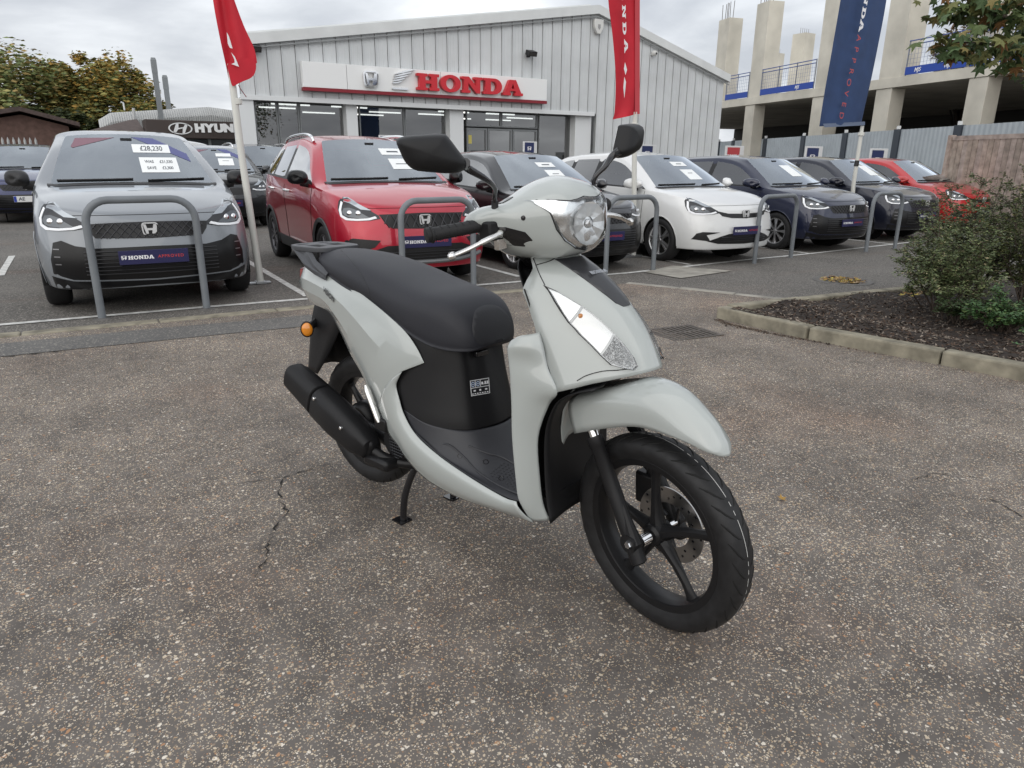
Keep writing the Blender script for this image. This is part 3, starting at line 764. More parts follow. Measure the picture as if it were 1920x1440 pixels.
    # panel joints and fasteners on the nose
    def on_hull(px, py, up=.0008):
        o, d = bray(px, py); h = hb.ray_cast(o, d)
        if h[0] is None: return None
        n = h[1] if h[1].dot(d) < 0 else -h[1]; return h[0]+n*up
    for path in ([(1022, 535), (1012, 515), (1004, 495), (998, 480)], [(1192, 690), (1160, 694), (1130, 696), (1100, 704), (1082, 714)], [(1045, 482), (1030, 490), (1006, 497)]):
        pts = [q for q in (on_hull(*p_) for p_ in path) if q is not None]
        for sg in (1, -1):
            if len(pts) > 2: mj = MB(); mj.tube(cr_pts([Vector((q.x, q.y*sg, q.z)) for q in pts], 5), .0013, 5); mj.build('panel_joint', GL, cover)
    # badge panel on the nose
    bp = [(-.060, .992), (-.02, .997), (.02, .997), (.060, .992), (.056, .965), (.044, .925), (.030, .893), (.016, .884), (-.016, .884), (-.030, .893), (-.044, .925), (-.056, .965)]
    b3 = lambda a, b: Vector((.9, a, b+.45))
    dn = (-1, 0, -.75)
    def onh(a, b):
        h = hb.ray_cast(Vector((1.2, a, b)), Vector((-1, 0, 0))); p = h[0] if h[0] is not None else hb.find_nearest(Vector((.35, a, b)))[0]
        return p-Vector(dn).normalized()*.3
    bdg = patch(hb, bp, onh, dn, .0022, .010, .004).build('badge_panel', mat('badge_black', (.03, .031, .035), .33, coat=.3), root, angle=60)
    me, W = slab_one(.0135)
    bb = bvh_of(bdg)
    h = bb.ray_cast(onh(0, .962), Vector(dn)); nrm = h[1] if h[1].x > 0 else -h[1]
    put_mesh(me, 'lettering', CHT, frame(h[0]+nrm*.0015, (0, 1, 0), Vector((0, 1, 0)).cross(-nrm) if False else (nrm.cross(Vector((0, 1, 0)))), .86), bdg)

    # ---------------- front wheel (steered)
    AXF = Vector((.64, 0, .281)); RW = .283
    def wheel(name, c, rt, wt, rr, tf, ang0, parent, nsp=5, disc=True, rear=False):
        T = lambda mm: mm.xf(lambda p: tf(p+c))
        m = MB(); h = wt/2
        m.lathe([(rr-.022, -h*.62), (rr-.020, -h*.70), (rr-.002, -h*.76), (rr+.003, -h*.66), (rr-.012, -h*.5), (rr-.018, -h*.2), (rr-.020, 0), (rr-.018, h*.2), (rr-.012, h*.5), (rr+.003, h*.66), (rr-.002, h*.76), (rr-.020, h*.70), (rr-.022, h*.62), (rr-.026, h*.3), (rr-.028, 0), (rr-.026, -h*.3)], seg=72, closed=True)
        wo = T(m).build(name, BK2, parent)
        m = MB(); P = []
        sh = rt-rr
        prof2 = [(rr-.004, -h*.72), (rr+.2*sh, -h*.92), (rr+.45*sh, -h*1.0), (rr+.70*sh, -h*.93), (rr+.86*sh, -h*.74), (rr+.95*sh, -h*.46), (rr+.992*sh, -h*.18), (rt, 0)]
        prof2 = prof2+[(a, -b) for a, b in prof2[-2::-1]]
        m.lathe(prof2, seg=96); T(m).build('tyre', RUB, wo, angle=60)
        # tread grooves and the thin mould stripe
        def tp(b, ang, up=0.0):
            i = np.interp(b, [q[1] for q in prof2[3:-3]], [q[0] for q in prof2[3:-3]]); i = i+up
            return Vector((i*math.cos(ang), b, i*math.sin(ang)))
        m = MB()
        for k in range(34):
            a0 = 2*math.pi*k/34
            for sg in (-1, 1):
                path = [tp(sg*h*t, a0+(.5*2*math.pi/34 if sg > 0 else 0)+.26*t*t*1.0, -.0014) for t in (.14, .34, .54, .72, .88)]
                m.tube(path, [.0016, .0032, .0036, .0034, .0018], 6)
        tg = T(m).build('tread_groove', mat('groove_black', (.004, .004, .004), .8), wo); tag(tg, kind='stuff')
        if not rear:
            m = MB(); na = 150
            for k in range(na):
                if (k*7) % 13 < 3: continue
                a0 = 2*math.pi*k/na; a1 = 2*math.pi*(k+1)/na
                m.add([tp(-.0008, a0, .0004), tp(.0008, a0, .0004), tp(.0008, a1, .0004), tp(-.0008, a1, .0004)], [(0, 1, 2, 3)])
            T(m).build('mould_stripe', mat('stripe_white', (.6, .6, .58), .6), wo)
        # hub and spokes
        m = MB(); m.lathe([(.0, -h*.75), (.022, -h*.75), (.030, -h*.6), (.034, -.01), (.034, .01), (.030, h*.6), (.022, h*.75), (0, h*.75)], seg=28); T(m).build('hub', BK2, wo)
        for k in range(nsp):
            a = ang0+2*math.pi*k/nsp
            e1 = Vector((math.cos(a), 0, math.sin(a))); e2 = Vector((-math.sin(a), 0, math.cos(a)))
            rings = []
            for r_, wd, th in ((.024, .024, .022), (.055, .0165, .018), (.10, .0135, .0125), (.15, .0125, .010), (rr-.035, .016, .011), (rr-.021, .024, .012)):
                sw = .010*math.sin((r_-.02)/(rr)*math.pi)
                rings.append([e1*r_+e2*(sw+wd*x)+Vector((0, th*y, 0)) for x, y in ((-1, -.35), (-.45, -1), (.45, -1), (1, -.35), (1, .35), (.45, 1), (-.45, 1), (-1, .35))])
            m = MB(); m.loft(rings); T(m).build('spoke', BK2, wo, angle=40)
        if disc:
            # perforated disc on the left side
            y0 = .050; m = MB(); seg = 96
            for y in (y0, y0+.004):
                m.grid([[Vector((r_*math.cos(2*math.pi*k/seg), y, r_*math.sin(2*math.pi*k/seg))) for k in range(seg)] for r_ in (.066, .112)], True)
            m.grid([[Vector((.112*math.cos(2*math.pi*k/seg), y, .112*math.sin(2*math.pi*k/seg))) for k in range(seg)] for y in (y0, y0+.004)], True)
            m.grid([[Vector((.066*math.cos(2*math.pi*k/seg), y, .066*math.sin(2*math.pi*k/seg))) for k in range(seg)] for y in (y0, y0+.004)], True)
            dsc = T(m).build('brake_disc', STEEL, wo)
            m = MB()
            for k in range(30):
                a = 2*math.pi*k/30; r_ = (.104, .092, .080)[k % 3]
                m.lathe([(0, -.0006), (.0042, -.0006), (.0042, .0046), (0, .0046)], (r_*math.cos(a), y0, r_*math.sin(a)), (0, 1, 0), 10)
            tag(T(m).build('disc_holes', GL, dsc), kind='stuff')
            for k in range(5):
                a = ang0+.5+2*math.pi*k/5
                m = MB(); m.tube([(.028*math.cos(a), y0+.002, .028*math.sin(a)), (.070*math.cos(a+.35), y0+.002, .070*math.sin(a+.35))], .008, 8, sq=(1, .35)); T(m).build('disc_carrier', BK2, dsc)
        return wo
    # spoke phase from the photograph: the spoke ending at pixel (1339,1019)
    q = spv(1339, 1019, -.02)-AXF; ph = math.atan2(q.z, q.x)
    wheel('front_wheel', AXF, RW, .090, .222, S, ph, root)
    # axle, caliper, fork
    m = MB(); m.lathe([(0, -.108), (.008, -.108), (.0095, -.104), (.0095, .10), (0, .10)], AXF, seg=16); m.xf(S).build('front_axle', CH, root)
    m = MB(); m.lathe([(.016, -.072), (.016, -.040), (.011, -.040), (.011, -.072)], AXF, seg=20, closed=True); m.xf(S).build('axle_spacer', CH, root)
    for sg in (-1, 1):
        top = Vector((.438, .072*sg, .60)); bot = Vector((.654, .091*sg, .232)); dd = bot-top
        at = lambda t: top+dd*t
        m = MB(); m.tube([at(-.04), at(.34)], .0145, 18); ft = m.xf(S).build('fork_leg', CH, root)
        m = MB(); m.tube([at(.165), at(.17), at(.225), at(.23), at(.55), at(.8), at(.86), at(1.0), at(1.01)], [.010, .0235, .0235, .021, .0215, .0215, .0225, .0215, .016], 20); m.xf(S).build('lower_leg', BK, ft, angle=50)
        m = MB(); m.tube([AXF+Vector((-.012, .075*sg, .003)), AXF+Vector((-.012, .110*sg, .003))], .026, 20); m.tube([at(.62)+Vector((.012, 0, .01)), AXF+Vector((.0, .092*sg, 0))], [.006, .022], 10); m.xf(S).build('axle_lug', BK, ft)
        m = MB(); m.lathe([(0, .118), (.0095, .118), (.0115, .112), (.0115, .106), (0, .106)], AXF+Vector((-.006, 0, .006)), (0, sg, 0), 6); m.xf(S).build('pinch_bolt', CH, ft)
    m = MB(); m.box((.505, .052, .30), (.575, .095, .40)); m.xf(S).build('brake_caliper', BK2, root, bevel=.008)
    m = MB(); m.tube(cr_pts([(.55, .07, .40), (.535, .05, .44), (.565, .04, .50), (.50, .05, .56), (.47, .04, .64)], 6), .005, 8); m.xf(S).build('brake_hose', BK2, root)
    # ---------------- front fender (steered)
    fr = [[(.400, 0, .628), (.395, -.05, .640), (.390, -.092, .612), (.416, -.097, .534)],
          [(.500, 0, .676), (.495, -.05, .678), (.488, -.087, .648), (.474, -.094, .560)],
          [(.600, 0, .720), (.598, -.047, .706), (.580, -.077, .664), (.545, -.084, .589)],
          [(.700, 0, .717), (.692, -.044, .699), (.668, -.067, .663), (.636, -.072, .616)],
          [(.790, 0, .666), (.782, -.036, .652), (.766, -.056, .634), (.744, -.062, .617)],
          [(.834, 0, .620), (.828, -.026, .613), (.821, -.040, .606), (.810, -.044, .601)],
          [(.850, 0, .589), (.845, -.013, .589), (.838, -.022, .590), (.830, -.028, .592)]]
    fr = mirr(fr)
    m = MB(); m.grid(surf(fr, 5, 4)); m.xf(S).build('front_fender', G, root, solid=.004, angle=70)
    # rear flap of the fender behind the fork
    m = MB(); m.grid(surf(mirr([[(.40, 0, .70), (.392, -.055, .685), (.375, -.085, .62)], [(.375, 0, .62), (.365, -.055, .61), (.36, -.082, .55)], [(.36, 0, .53), (.355, -.05, .525), (.352, -.075, .49)]]), 4, 3)); m.xf(lambda p: S(p+Vector((-.012, 0, -.035)))).build('fender_flap', G, root, solid=.004)

    # ---------------- handlebar cowl (steered), sections along the width
    sec = {0.0: [(.115, 1.085), (.165, 1.170), (.235, 1.206), (.315, 1.200), (.368, 1.164), (.380, 1.100), (.378, 1.030), (.30, .998), (.15, 1.00)],
           .06: [(.115, 1.085), (.165, 1.162), (.235, 1.195), (.312, 1.190), (.362, 1.160), (.372, 1.100), (.366, 1.034), (.30, 1.000), (.15, 1.00)],
           .11: [(.115, 1.085), (.160, 1.142), (.222, 1.170), (.288, 1.170), (.332, 1.148), (.342, 1.100), (.326, 1.044), (.27, 1.012), (.16, 1.01)],
           .15: [(.115, 1.085), (.150, 1.125), (.200, 1.148), (.248, 1.150), (.286, 1.132), (.292, 1.095), (.272, 1.055), (.225, 1.034), (.16, 1.04)],
           .19: [(.118, 1.085), (.138, 1.115), (.172, 1.140), (.208, 1.145), (.240, 1.132), (.244, 1.108), (.232, 1.085), (.195, 1.075), (.15, 1.075)],
           .218: [(.128, 1.092), (.140, 1.112), (.160, 1.128), (.186, 1.132), (.208, 1.124), (.212, 1.112), (.202, 1.100), (.178, 1.094), (.15, 1.092)],
           .228: [(.150, 1.105), (.153, 1.110), (.162, 1.115), (.175, 1.117), (.186, 1.114), (.188, 1.110), (.182, 1.106), (.172, 1.104), (.16, 1.104)]}
    ks = sorted(sec); full = [(-k, sec[k]) for k in ks[::-1]]+[(k, sec[k]) for k in ks[1:]]
    rows = [cr_pts([(u, v, w) for u, w in s_], 5, closed=True) for v, s_ in full]
    nr = len(rows[0]); cols = [cr_pts([rows[i][j] for i in range(len(rows))], 4) for j in range(nr)]
    rows = [[cols[j][i] for j in range(nr)] for i in range(len(cols[0]))]
    m = MB(); m.loft(rows); cowl = m.xf(S).build('handlebar_cowl', G, root, angle=60)
    cbv0 = MB(); cbv0.loft(rows); cb = BVHTree.FromPolygons([Vector(v) for v in cbv0.v], cbv0.f)   # unsteered copy for laying parts on
    hl = [(-.128, 1.160), (-.09, 1.160), (-.045, 1.154), (-.02, 1.156), (0, 1.160), (.02, 1.156), (.045, 1.154), (.09, 1.160), (.128, 1.160), (.098, 1.128), (.086, 1.085), (.068, 1.056), (.036, 1.032), (0, 1.022), (-.036, 1.032), (-.068, 1.056), (-.086, 1.085), (-.098, 1.128)]
    t3 = lambda a, b: Vector((.9, a, b)); dd = (-1, 0, 0)
    grow = [(a*1.018, 1.095+(b-1.095)*1.022) for a, b in hl]
    bez = patch(cb, grow, t3, dd, .001, .014, .004); bez.xf(S).build('headlight_bezel', BK2, cowl)
    def bl(a, b): return .014*max(0, 1-(a/.10)**2)*max(0, 1-((b-1.09)/.075)**2)
    rf = patch(cb, hl, t3, dd, .003, .012, .004); hlo = rf.xf(S).build('headlight', REFL, root)
    # bowl: round main reflector dish with bulb
    hc = cb.ray_cast(Vector((.9, 0, 1.092)), Vector(dd))[0]
    m = MB(); nf = 14; rr0 = [(.056, .0085), (.046, .0065), (.032, .0050), (.018, .0042)]
    for a_ in range(nf):
        t0, t1 = 2*math.pi*a_/nf, 2*math.pi*(a_+1)/nf
        for (r0, h0), (r1, h1) in zip(rr0[:-1], rr0[1:]):
            k_ = .0022*((a_ % 2)-.5)
            m.add([hc+Vector((h0+k_, r0*math.cos(t0), r0*math.sin(t0))), hc+Vector((h0-k_, r0*math.cos(t1), r0*math.sin(t1))), hc+Vector((h1-k_, r1*math.cos(t1), r1*math.sin(t1))), hc+Vector((h1+k_, r1*math.cos(t0), r1*math.sin(t0)))], [(0, 1, 2, 3)])
    m.xf(S).build('reflector_dish', mat('pale_reflector', (.84, .85, .86), .25, metal=.55), hlo, smooth=False)
    m = MB(); m.lathe([(0, .013), (.008, .0125), (.011, .009), (.012, .004)], hc, (1, 0, 0), 20); m.xf(S).build('bulb_shield', CH, hlo)
    ln = patch(cb, hl, t3, dd, .006, .012, .004, bulge=bl); ln.xf(S).build('lens', LENS, hlo, angle=60)
    # dark top seam between cowl hump and lens, slots on the cowl
    for (a, b, w_, h_) in ((905, 0, 0, 0),):
        pass
    dz = (0, 0, -1)
    for sg in (-1, 1):
        t3z = lambda a, b: Vector((a, b, 1.5))
        m = patch(cb, [(.165, -.172*sg), (.222, -.150*sg), (.236, -.125*sg), (.205, -.128*sg), (.168, -.150*sg)], t3z, dz, .002, .01, .004)
        m.xf(S).build('reservoir_cap', GL, cowl)
        o_ = [(-sg*.205, 1.098), (-sg*.175, 1.096), (-sg*.142, 1.082), (-sg*.128, 1.060), (-sg*.135, 1.042), (-sg*.165, 1.046), (-sg*.20, 1.075)]
        m = patch(cb, o_ if sg < 0 else o_[::-1], t3, dd, .0012, .01, .003); m.xf(S).build('lever_recess_shade', GL, cowl)  # black patch laid on the cowl for the shade inside the lever recess
        h = cb.ray_cast(Vector((.9, -.145*sg, 1.118)), Vector((-1, 0, 0)))
        m = MB(); m.lathe([(0, .0012), (.006, .001), (.007, -.001)], h[0], h[1] if h[1].x > 0 else -h[1], 16); m.xf(S).build('cowl_slot', GL, cowl)
        # grip, bar end, switch housing, lever
        a = Vector((.196, -.195*sg, 1.100)); b = Vector((.158, -.352*sg, 1.090)) if sg > 0 else Vector((.118, .335, 1.086)); ab = b-a
        gp = MB(); gp.tube([a+ab*t for t in (0, .05, .055, .12, .125, .2, .5, .84, .88, .90, .905, .93, .935, 1.0, 1.01)], [.022, .022, .019, .019, .0175, .0172, .0172, .0175, .0175, .022, .022, .022, .019, .0195, .014], 22)
        go = gp.xf(S).build('handlebar_grip', mat('grip_rubber', (.013, .013, .014), .6, bump=.5, bscale=260), root, angle=50)
        m = MB()
        for k in range(5):
            t0 = .26+.12*k
            for q in range(2):
                pts = []
                for i in range(7):
                    an = -.9+q*math.pi+i*.30; ct = a+ab*(t0+.035*i/6)
                    x1 = ab.normalized(); x2 = Vector((0, 0, 1))-x1*x1.z; x2.normalize(); x3 = x1.cross(x2)
                    pts.append(ct+(x2*math.cos(an)+x3*math.sin(an))*.0176)
                m.tube(pts, .0013, 5)
        m.xf(S).build('grip_ridges', RUB, go)
        m = MB(); m.tube([(.17, -.12*sg, 1.09), a+ab*.02], [.03, .024], 16); m.box((.195, -.215*sg if sg > 0 else .165, 1.062), (.245, -.165*sg if sg > 0 else .215, 1.112)); m.xf(S).build('switch_housing', BK, root, bevel=.006)
        lv = cr_pts([(.228, -.165*sg, 1.082), (.252, -.185*sg, 1.082), (.262, -.215*sg, 1.078), (.258, -.250*sg, 1.068), (.247, -.285*sg, 1.055), (.236, -.312*sg, 1.046), (.230, -.326*sg, 1.042)], 5)
        nl = len(lv); m = MB(); m.tube(lv, [.0125 if i < nl*.25 else .0095 if i < nl*.5 else .0075 for i in range(nl)], 12, sq=(1, .75))
        m.lathe([(0, -.012), (.008, -.0095), (.0118, 0), (.008, .0095), (0, .012)], lv[-1], (.3, -1*sg, -.3), 16)
        m.xf(S).build('brake_lever', AL, root, angle=60)
        m = MB(); m.lathe([(0, .006), (.006, .006), (.007, .0), (.007, -.03), (0, -.03)], (.243, -.178*sg, 1.098), (0, 0, 1), 12); m.box((.225, (-.19*sg if sg > 0 else .158), 1.035), (.243, (-.158*sg if sg > 0 else .19), 1.075)); m.xf(S).build('lever_pivot', AL, root, bevel=.003)
    # mirrors: outline of the right one traced from the photograph on its own inclined plane
    mo = [(743, 263), (760, 255), (795, 252), (831, 251), (842, 259), (858, 280), (876, 306), (866, 321), (840, 325), (800, 322), (776, 318), (760, 304), (750, 284)]
    nrm = Vector((math.cos(R(32)), -math.sin(R(32)), 0)); pc = Vector((.235, -.345, 1.285))
    pl = []
    for px, py in mo:
        o, d = bray(px, py); o = so+(SI @ (o-so)); d = SI.to_3x3() @ d
        pl.append(o+d*((pc-o).dot(nrm)/d.dot(nrm)))
    cen = sum(pl, Vector((0, 0, 0)))/len(pl)
    for sg in (1, -1):
        fy = lambda p: Vector((p.x, p.y*sg, p.z))
        # left mirror is set lower and turned a little further in
        adj = (lambda p: p) if sg == 1 else (lambda p: Vector((p.x-.02, p.y-.034, p.z-.012)))
        cm = Vector((cen.x, -cen.y, cen.z)); RL = Matrix.Rotation(R(-9), 4, 'Z')
        if sg == -1: adj = lambda p: cm+(RL @ (p-cm))+Vector((-.02, -.034, -.012))
        nn = nrm; ring0 = cr_pts(pl, 3, closed=True)
        rings = []
        for sc_, dp in ((.92, -.004), (.985, -.004), (1.0, .004), (.985, .014), (.93, .026), (.80, .038), (.55, .047), (.25, .050), (.02, .051)):
            rings.append([cen+(p-cen)*sc_+nn*dp for p in ring0])
        m = MB(); m.loft(rings); m.xf(lambda p: S(adj(fy(p))))
        mo_ = m.build('mirror', BK, root, angle=70)
        m = MB(); m.loft([[cen+(p-cen)*.90+nn*dp for p in ring0] for dp in (-.0065, -.0045)]); m.xf(lambda p: S(adj(fy(p)))).build('mirror_glass', mat('mirror_silver', (.9, .9, .9), .02, metal=1), mo_)
        bs = Vector((.225, -.178, 1.140))
        st = cr_pts([cen+(pl[6]-cen)*.93+nn*.016, Vector((.268, -.285, 1.252)), Vector((.270, -.235, 1.222)), Vector((.252, -.195, 1.195)), bs+Vector((.006, -.004, .03)), bs], 6)
        st = [fy(p)+(adj(fy(p))-fy(p))*max(0, min(1, (p.z-1.16)/.09)) for p in st]
        m = MB(); n_ = len(st); m.tube(st, [np.interp(i/n_, [0, .25, .5, 1], [.013, .0095, .0062, .006]) for i in range(n_)], 12); m.xf(lambda p: S(p)).build('mirror_stem', GL, mo_)
        m = MB(); m.tube([bs+Vector((0, 0, -.03)), bs+Vector((0, 0, -.004)), bs+Vector((0, 0, .0)), bs+Vector((0, 0, .022))], [.013, .013, .010, .0085], 14); m.xf(lambda p: S(fy(p))).build('stem_boot', BK, mo_, angle=60)

    # cables and hose gathered behind the cowl
    for k, (y0, z0, y1) in enumerate(((-.10, 1.035, -.035), (-.075, 1.02, -.02), (.09, 1.03, .03))):
        mc = MB(); mc.tube(cr_pts([(.20, y0*1.5, 1.05), (.225, y0, z0-.03), (.215, y0*.8, .99), (.20, y1, .95), (.20, y1, .90)], 6), .006 if k else .009, 8); mc.xf(S).build('control_cable', BK2, root)
    # ---------------- seat
    ss = [(-.825, .915, .045, .885), (-.79, .926, .088, .868), (-.70, .932, .118, .846), (-.56, .926, .140, .816), (-.40, .902, .155, .788), (-.28, .876, .163, .748), (-.20, .862, .163, .716), (-.12, .852, .155, .694), (-.06, .836, .142, .687), (-.015, .806, .122, .687), (.012, .768, .094, .690), (.026, .730, .056, .700), (.0305, .718, .026, .704), (.0315, .712, .002, .709)]
    rows = []
    for u, t, hw, b in ss:
        hgt = t-b
        rows.append([Vector(p) for p in ((u, 0, t), (u, -hw*.45, t-.004), (u, -hw*.78, t-.018 if hgt > .06 else t-.008), (u, -hw*.96, t-min(.05, .45*hgt)), (u, -hw*1.0, t-.70*hgt), (u, -hw*.97, b+.012*min(1, hgt/.1)), (u, -hw*.90, b), (u, 0, b-.002))])
    m = MB(); m.grid(surf(mirr(rows), 5, 4)); seat = m.build('seat', SEAT, root, angle=75)
    sbv = bvh_of(seat)
    # darker front pad of the seat
    def s3(a, b): return Vector((.6, a, b))
    fp = [(-.040, .708), (-.075, .712), (-.088, .74), (-.080, .775), (-.05, .806), (0, .815), (.05, .806), (.080, .775), (.088, .74), (.075, .712), (.040, .708)]
    patch(sbv, [(q.x, q.y) for q in cr_pts([(a, b, 0) for a, b in fp], 4, closed=True)], s3, (-1, 0, 0), .0015, .014, .004).build('seat_front_pad', SEAT2, seat, angle=70)
    # seam piping along the flank
    for sg in (1, -1):
        pts = []
        for px, py in ((640, 470), (660, 490), (680, 520), (691, 545), (696, 562)):
            o, d = bray(px, py); h = sbv.ray_cast(o, d)
            if h[0] is not None: pts.append(Vector((h[0].x, h[0].y*sg, h[0].z)))
        if len(pts) > 2:
            m = MB(); m.tube(cr_pts(pts, 5), .0022, 6); m.build('seat_seam', SEAT2, seat)
    # ---------------- black pan under the seat and tunnel
    tr = [(.715, [(-.040, 0), (-.046, -.04), (-.045, -.085), (-.085, -.125), (-.13, -.150), (-.22, -.160)]),
          (.675, [(-.032, 0), (-.038, -.04), (-.038, -.09), (-.082, -.130), (-.13, -.155), (-.24, -.165)]),
          (.60, [(-.012, 0), (-.019, -.045), (-.026, -.095), (-.075, -.135), (-.14, -.162), (-.27, -.172)]),
          (.52, [(.012, 0), (.004, -.05), (-.012, -.105), (-.065, -.145), (-.14, -.170), (-.26, -.178)]),
          (.468, [(.026, 0), (.018, -.055), (.000, -.112), (-.055, -.152), (-.135, -.176), (-.235, -.181)]),
          (.435, [(.034, 0), (.026, -.055), (.006, -.112), (-.05, -.154), (-.13, -.178), (-.222, -.182)])]
    rows = mirr([[(u, v, w) for u, v in r] for w, r in tr])
    m = MB(); m.grid(surf(rows, 5, 4)); tun = m.build('under_seat_cover', BK, root, solid=.004, angle=60)
    tb = bvh_of(tun)
    # information sticker: white outline box with cells
    stk = []
    def tpx(px, py):
        o, d = bray(px, py); h = tb.ray_cast(o, d); n = h[1] if h[1].dot(d) < 0 else -h[1]; return h[0]+n*.0012
    def lerp2(a, b):
        P = [(880.5, 714), (916.5, 708), (918.5, 737), (883, 743)]
        x = (P[0][0]*(1-a)+P[1][0]*a)*(1-b)+(P[3][0]*(1-a)+P[2][0]*a)*b; y = (P[0][1]*(1-a)+P[1][1]*a)*(1-b)+(P[3][1]*(1-a)+P[2][1]*a)*b; return tpx(x, y)
    lab = MB(); lab.grid([[lerp2(i/6, j/4) for i in range(7)] for j in range(5)])
    labo = lab.build('warning_label', mat('label_black', (.012, .012, .014), .35), tun)
    m = MB()
    def seg2(a0, b0, a1, b1, wd=.02):
        n = max(2, int(6*max(abs(a1-a0), abs(b1-b0)))+1)
        if abs(a1-a0) > abs(b1-b0): rws = [[lerp2(a0+(a1-a0)*i/n, b0-wd), lerp2(a0+(a1-a0)*i/n, b0+wd)] for i in range(n+1)]
        else: rws = [[lerp2(a0-wd*.85, b0+(b1-b0)*i/n), lerp2(a0+wd*.85, b0+(b1-b0)*i/n)] for i in range(n+1)]
        c_ = Vector((1, -1, .5)).normalized()*.0008
        m.grid([[p+c_ for p in r] for r in rws])
    for b in (0.02, .5, .98): seg2(0, b, 1, b)
    for a in (0.02, .98): seg2(a, 0.05, a, .95)
    for a in (.27, .53): seg2(a, .06, a, .46)
    for k in range(7): seg2(.06+.13*k, .88, .14+.13*k, .88, .03)
    for a, b, w_, h_ in ((.58, .15, .10, .25), (.75, .12, .08, .3), (.86, .12, .09, .3), (.15, .62, .12, .14), (.45, .6, .1, .18), (.75, .62, .12, .14), (.60, .32, .3, .05)):
        seg2(a, b+h_/2, a+w_, b+h_/2, h_*.33)
    m.build('label_print', WHT, labo)
    m = MB()
    for a in (.145, .40):
        pr = []
        for r_ in (.075, .105):
            pr.append([lerp2(a+r_*math.cos(t*math.pi/8), .27+r_*1.55*math.sin(t*math.pi/8))+Vector((1, -1, .5)).normalized()*.0011 for t in range(16)])
        m.grid(pr, True)
        pr = [[lerp2(a-.05+.1*i, .24+.06*j)+Vector((1, -1, .5)).normalized()*.0011 for i in range(2)] for j in range(2)]
        m.grid(pr)
    m.build('label_symbols', mat('sticker_pale_blue', (.45, .55, .72), .4), labo)
    # latch under the seat nose
    m = MB(); m.box((-.036, -.045, .655), (-.018, .010, .674)); m.build('seat_latch', GL, tun, bevel=.003)
    # ---------------- floor
    inn_ = [(.040, 0, .437), (.032, -.055, .437), (.006, -.112, .437), (-.05, -.154, .440), (-.13, -.178, .448), (-.218, -.183, .470)]
    out_ = [(.315, 0, .336), (.31, -.10, .331), (.288, -.192, .322), (.114, -.193, .336), (-.033, -.191, .367), (-.146, -.190, .408)]
    fl = []
    for t in (0, .10, .22, .38, .58, .80, 1.0):
        r0 = []
        for a, b in zip(inn_, out_):
            zt = 1-(1-t)**2.8; r0.append((a[0]+(b[0]-a[0])*t, a[1]+(b[1]-a[1])*t, a[2]+(b[2]-a[2])*zt))
        fl.append(r0)
    m = MB(); m.grid(surf(mirr(fl), 5, 5)); flo = m.build('footboard', FLOOR, root, solid=.004, angle=60)
    fb = bvh_of(flo)
    def fpt(u, v, up=.001):
        h = fb.ray_cast(Vector((u, v, .7)), Vector((0, 0, -1))); return (h[0] if h[0] is not None else Vector((u, v, .34)))+Vector((0, 0, up))
    m = MB()
    for sg in (-1, 1):
        for path in ([(.285, .165), (.2, .168), (.1, .165), (.03, .158), (-.04, .168), (-.12, .172)], [(.285, .060), (.18, .060), (.12, .075), (.085, .105), (.03, .135)], [(.285, .04), (.19, .04), (.16, .02), (.16, 0)]):
            m.tube(cr_pts([fpt(u, v*sg) for u, v in path], 5), .0028, 6)
    m.build('footboard_ribs', FLOOR, flo)
    m = MB()
    for i in range(14):
        for j in range(-13, 14):
            u = .28-.011*i; v = .0115*j+(.0057 if i % 2 else 0)
            if abs(v) > .152 or (.045 < abs(v) < .072): continue
            if u < .16 and abs(v) < .08: continue
            c = fpt(u, v, .0002); m.add([c+Vector((.004, 0, 0)), c+Vector((0, .004, 0)), c+Vector((-.004, 0, 0)), c+Vector((0, -.004, 0)), c+Vector((0, 0, .0022))], [(0, 1, 4), (1, 2, 4), (2, 3, 4), (3, 0, 4)])
    tag(m.build('grip_studs', FLOOR, flo, smooth=False), kind='stuff')
    for px, py in ((862, 855), (911, 866), (940, 897)):
        o, d = bray(px, py); h = fb.ray_cast(o, d)
        if h[0] is not None:
            mm = MB(); mm.lathe([(0, -.001), (.006, -.001), (.0075, .0012), (.009, .0012), (.0095, 0)], h[0], h[1] if h[1].z > 0 else -h[1], 14); mm.build('screw', GL, flo)
    # ---------------- side panels: upper body and the lower strip sweeping round the floor
    up_ = [[(-.985, -.050, .800), (-.985, -.058, .790), (-.982, -.060, .778), (-.972, -.052, .762)],
           [(-.887, -.082, .856), (-.892, -.096, .812), (-.890, -.097, .770), (-.885, -.080, .721)],
           [(-.680, -.112, .848), (-.700, -.136, .800), (-.712, -.134, .758), (-.713, -.115, .712)],
           [(-.52, -.137, .826), (-.57, -.160, .772), (-.605, -.155, .715), (-.622, -.135, .662)],
           [(-.404, -.155, .800), (-.465, -.178, .735), (-.515, -.172, .665), (-.545, -.150, .595)],
           [(-.30, -.163, .765), (-.375, -.188, .690), (-.435, -.182, .615), (-.478, -.160, .545)],
           [(-.216, -.166, .727), (-.300, -.190, .650), (-.375, -.188, .575), (-.430, -.167, .500)],
           [(-.165, -.166, .685), (-.255, -.190, .622), (-.335, -.190, .550), (-.395, -.170, .465)],
           [(-.134, -.163, .640), (-.218, -.184, .600), (-.300, -.189, .528), (-.366, -.172, .432)]]
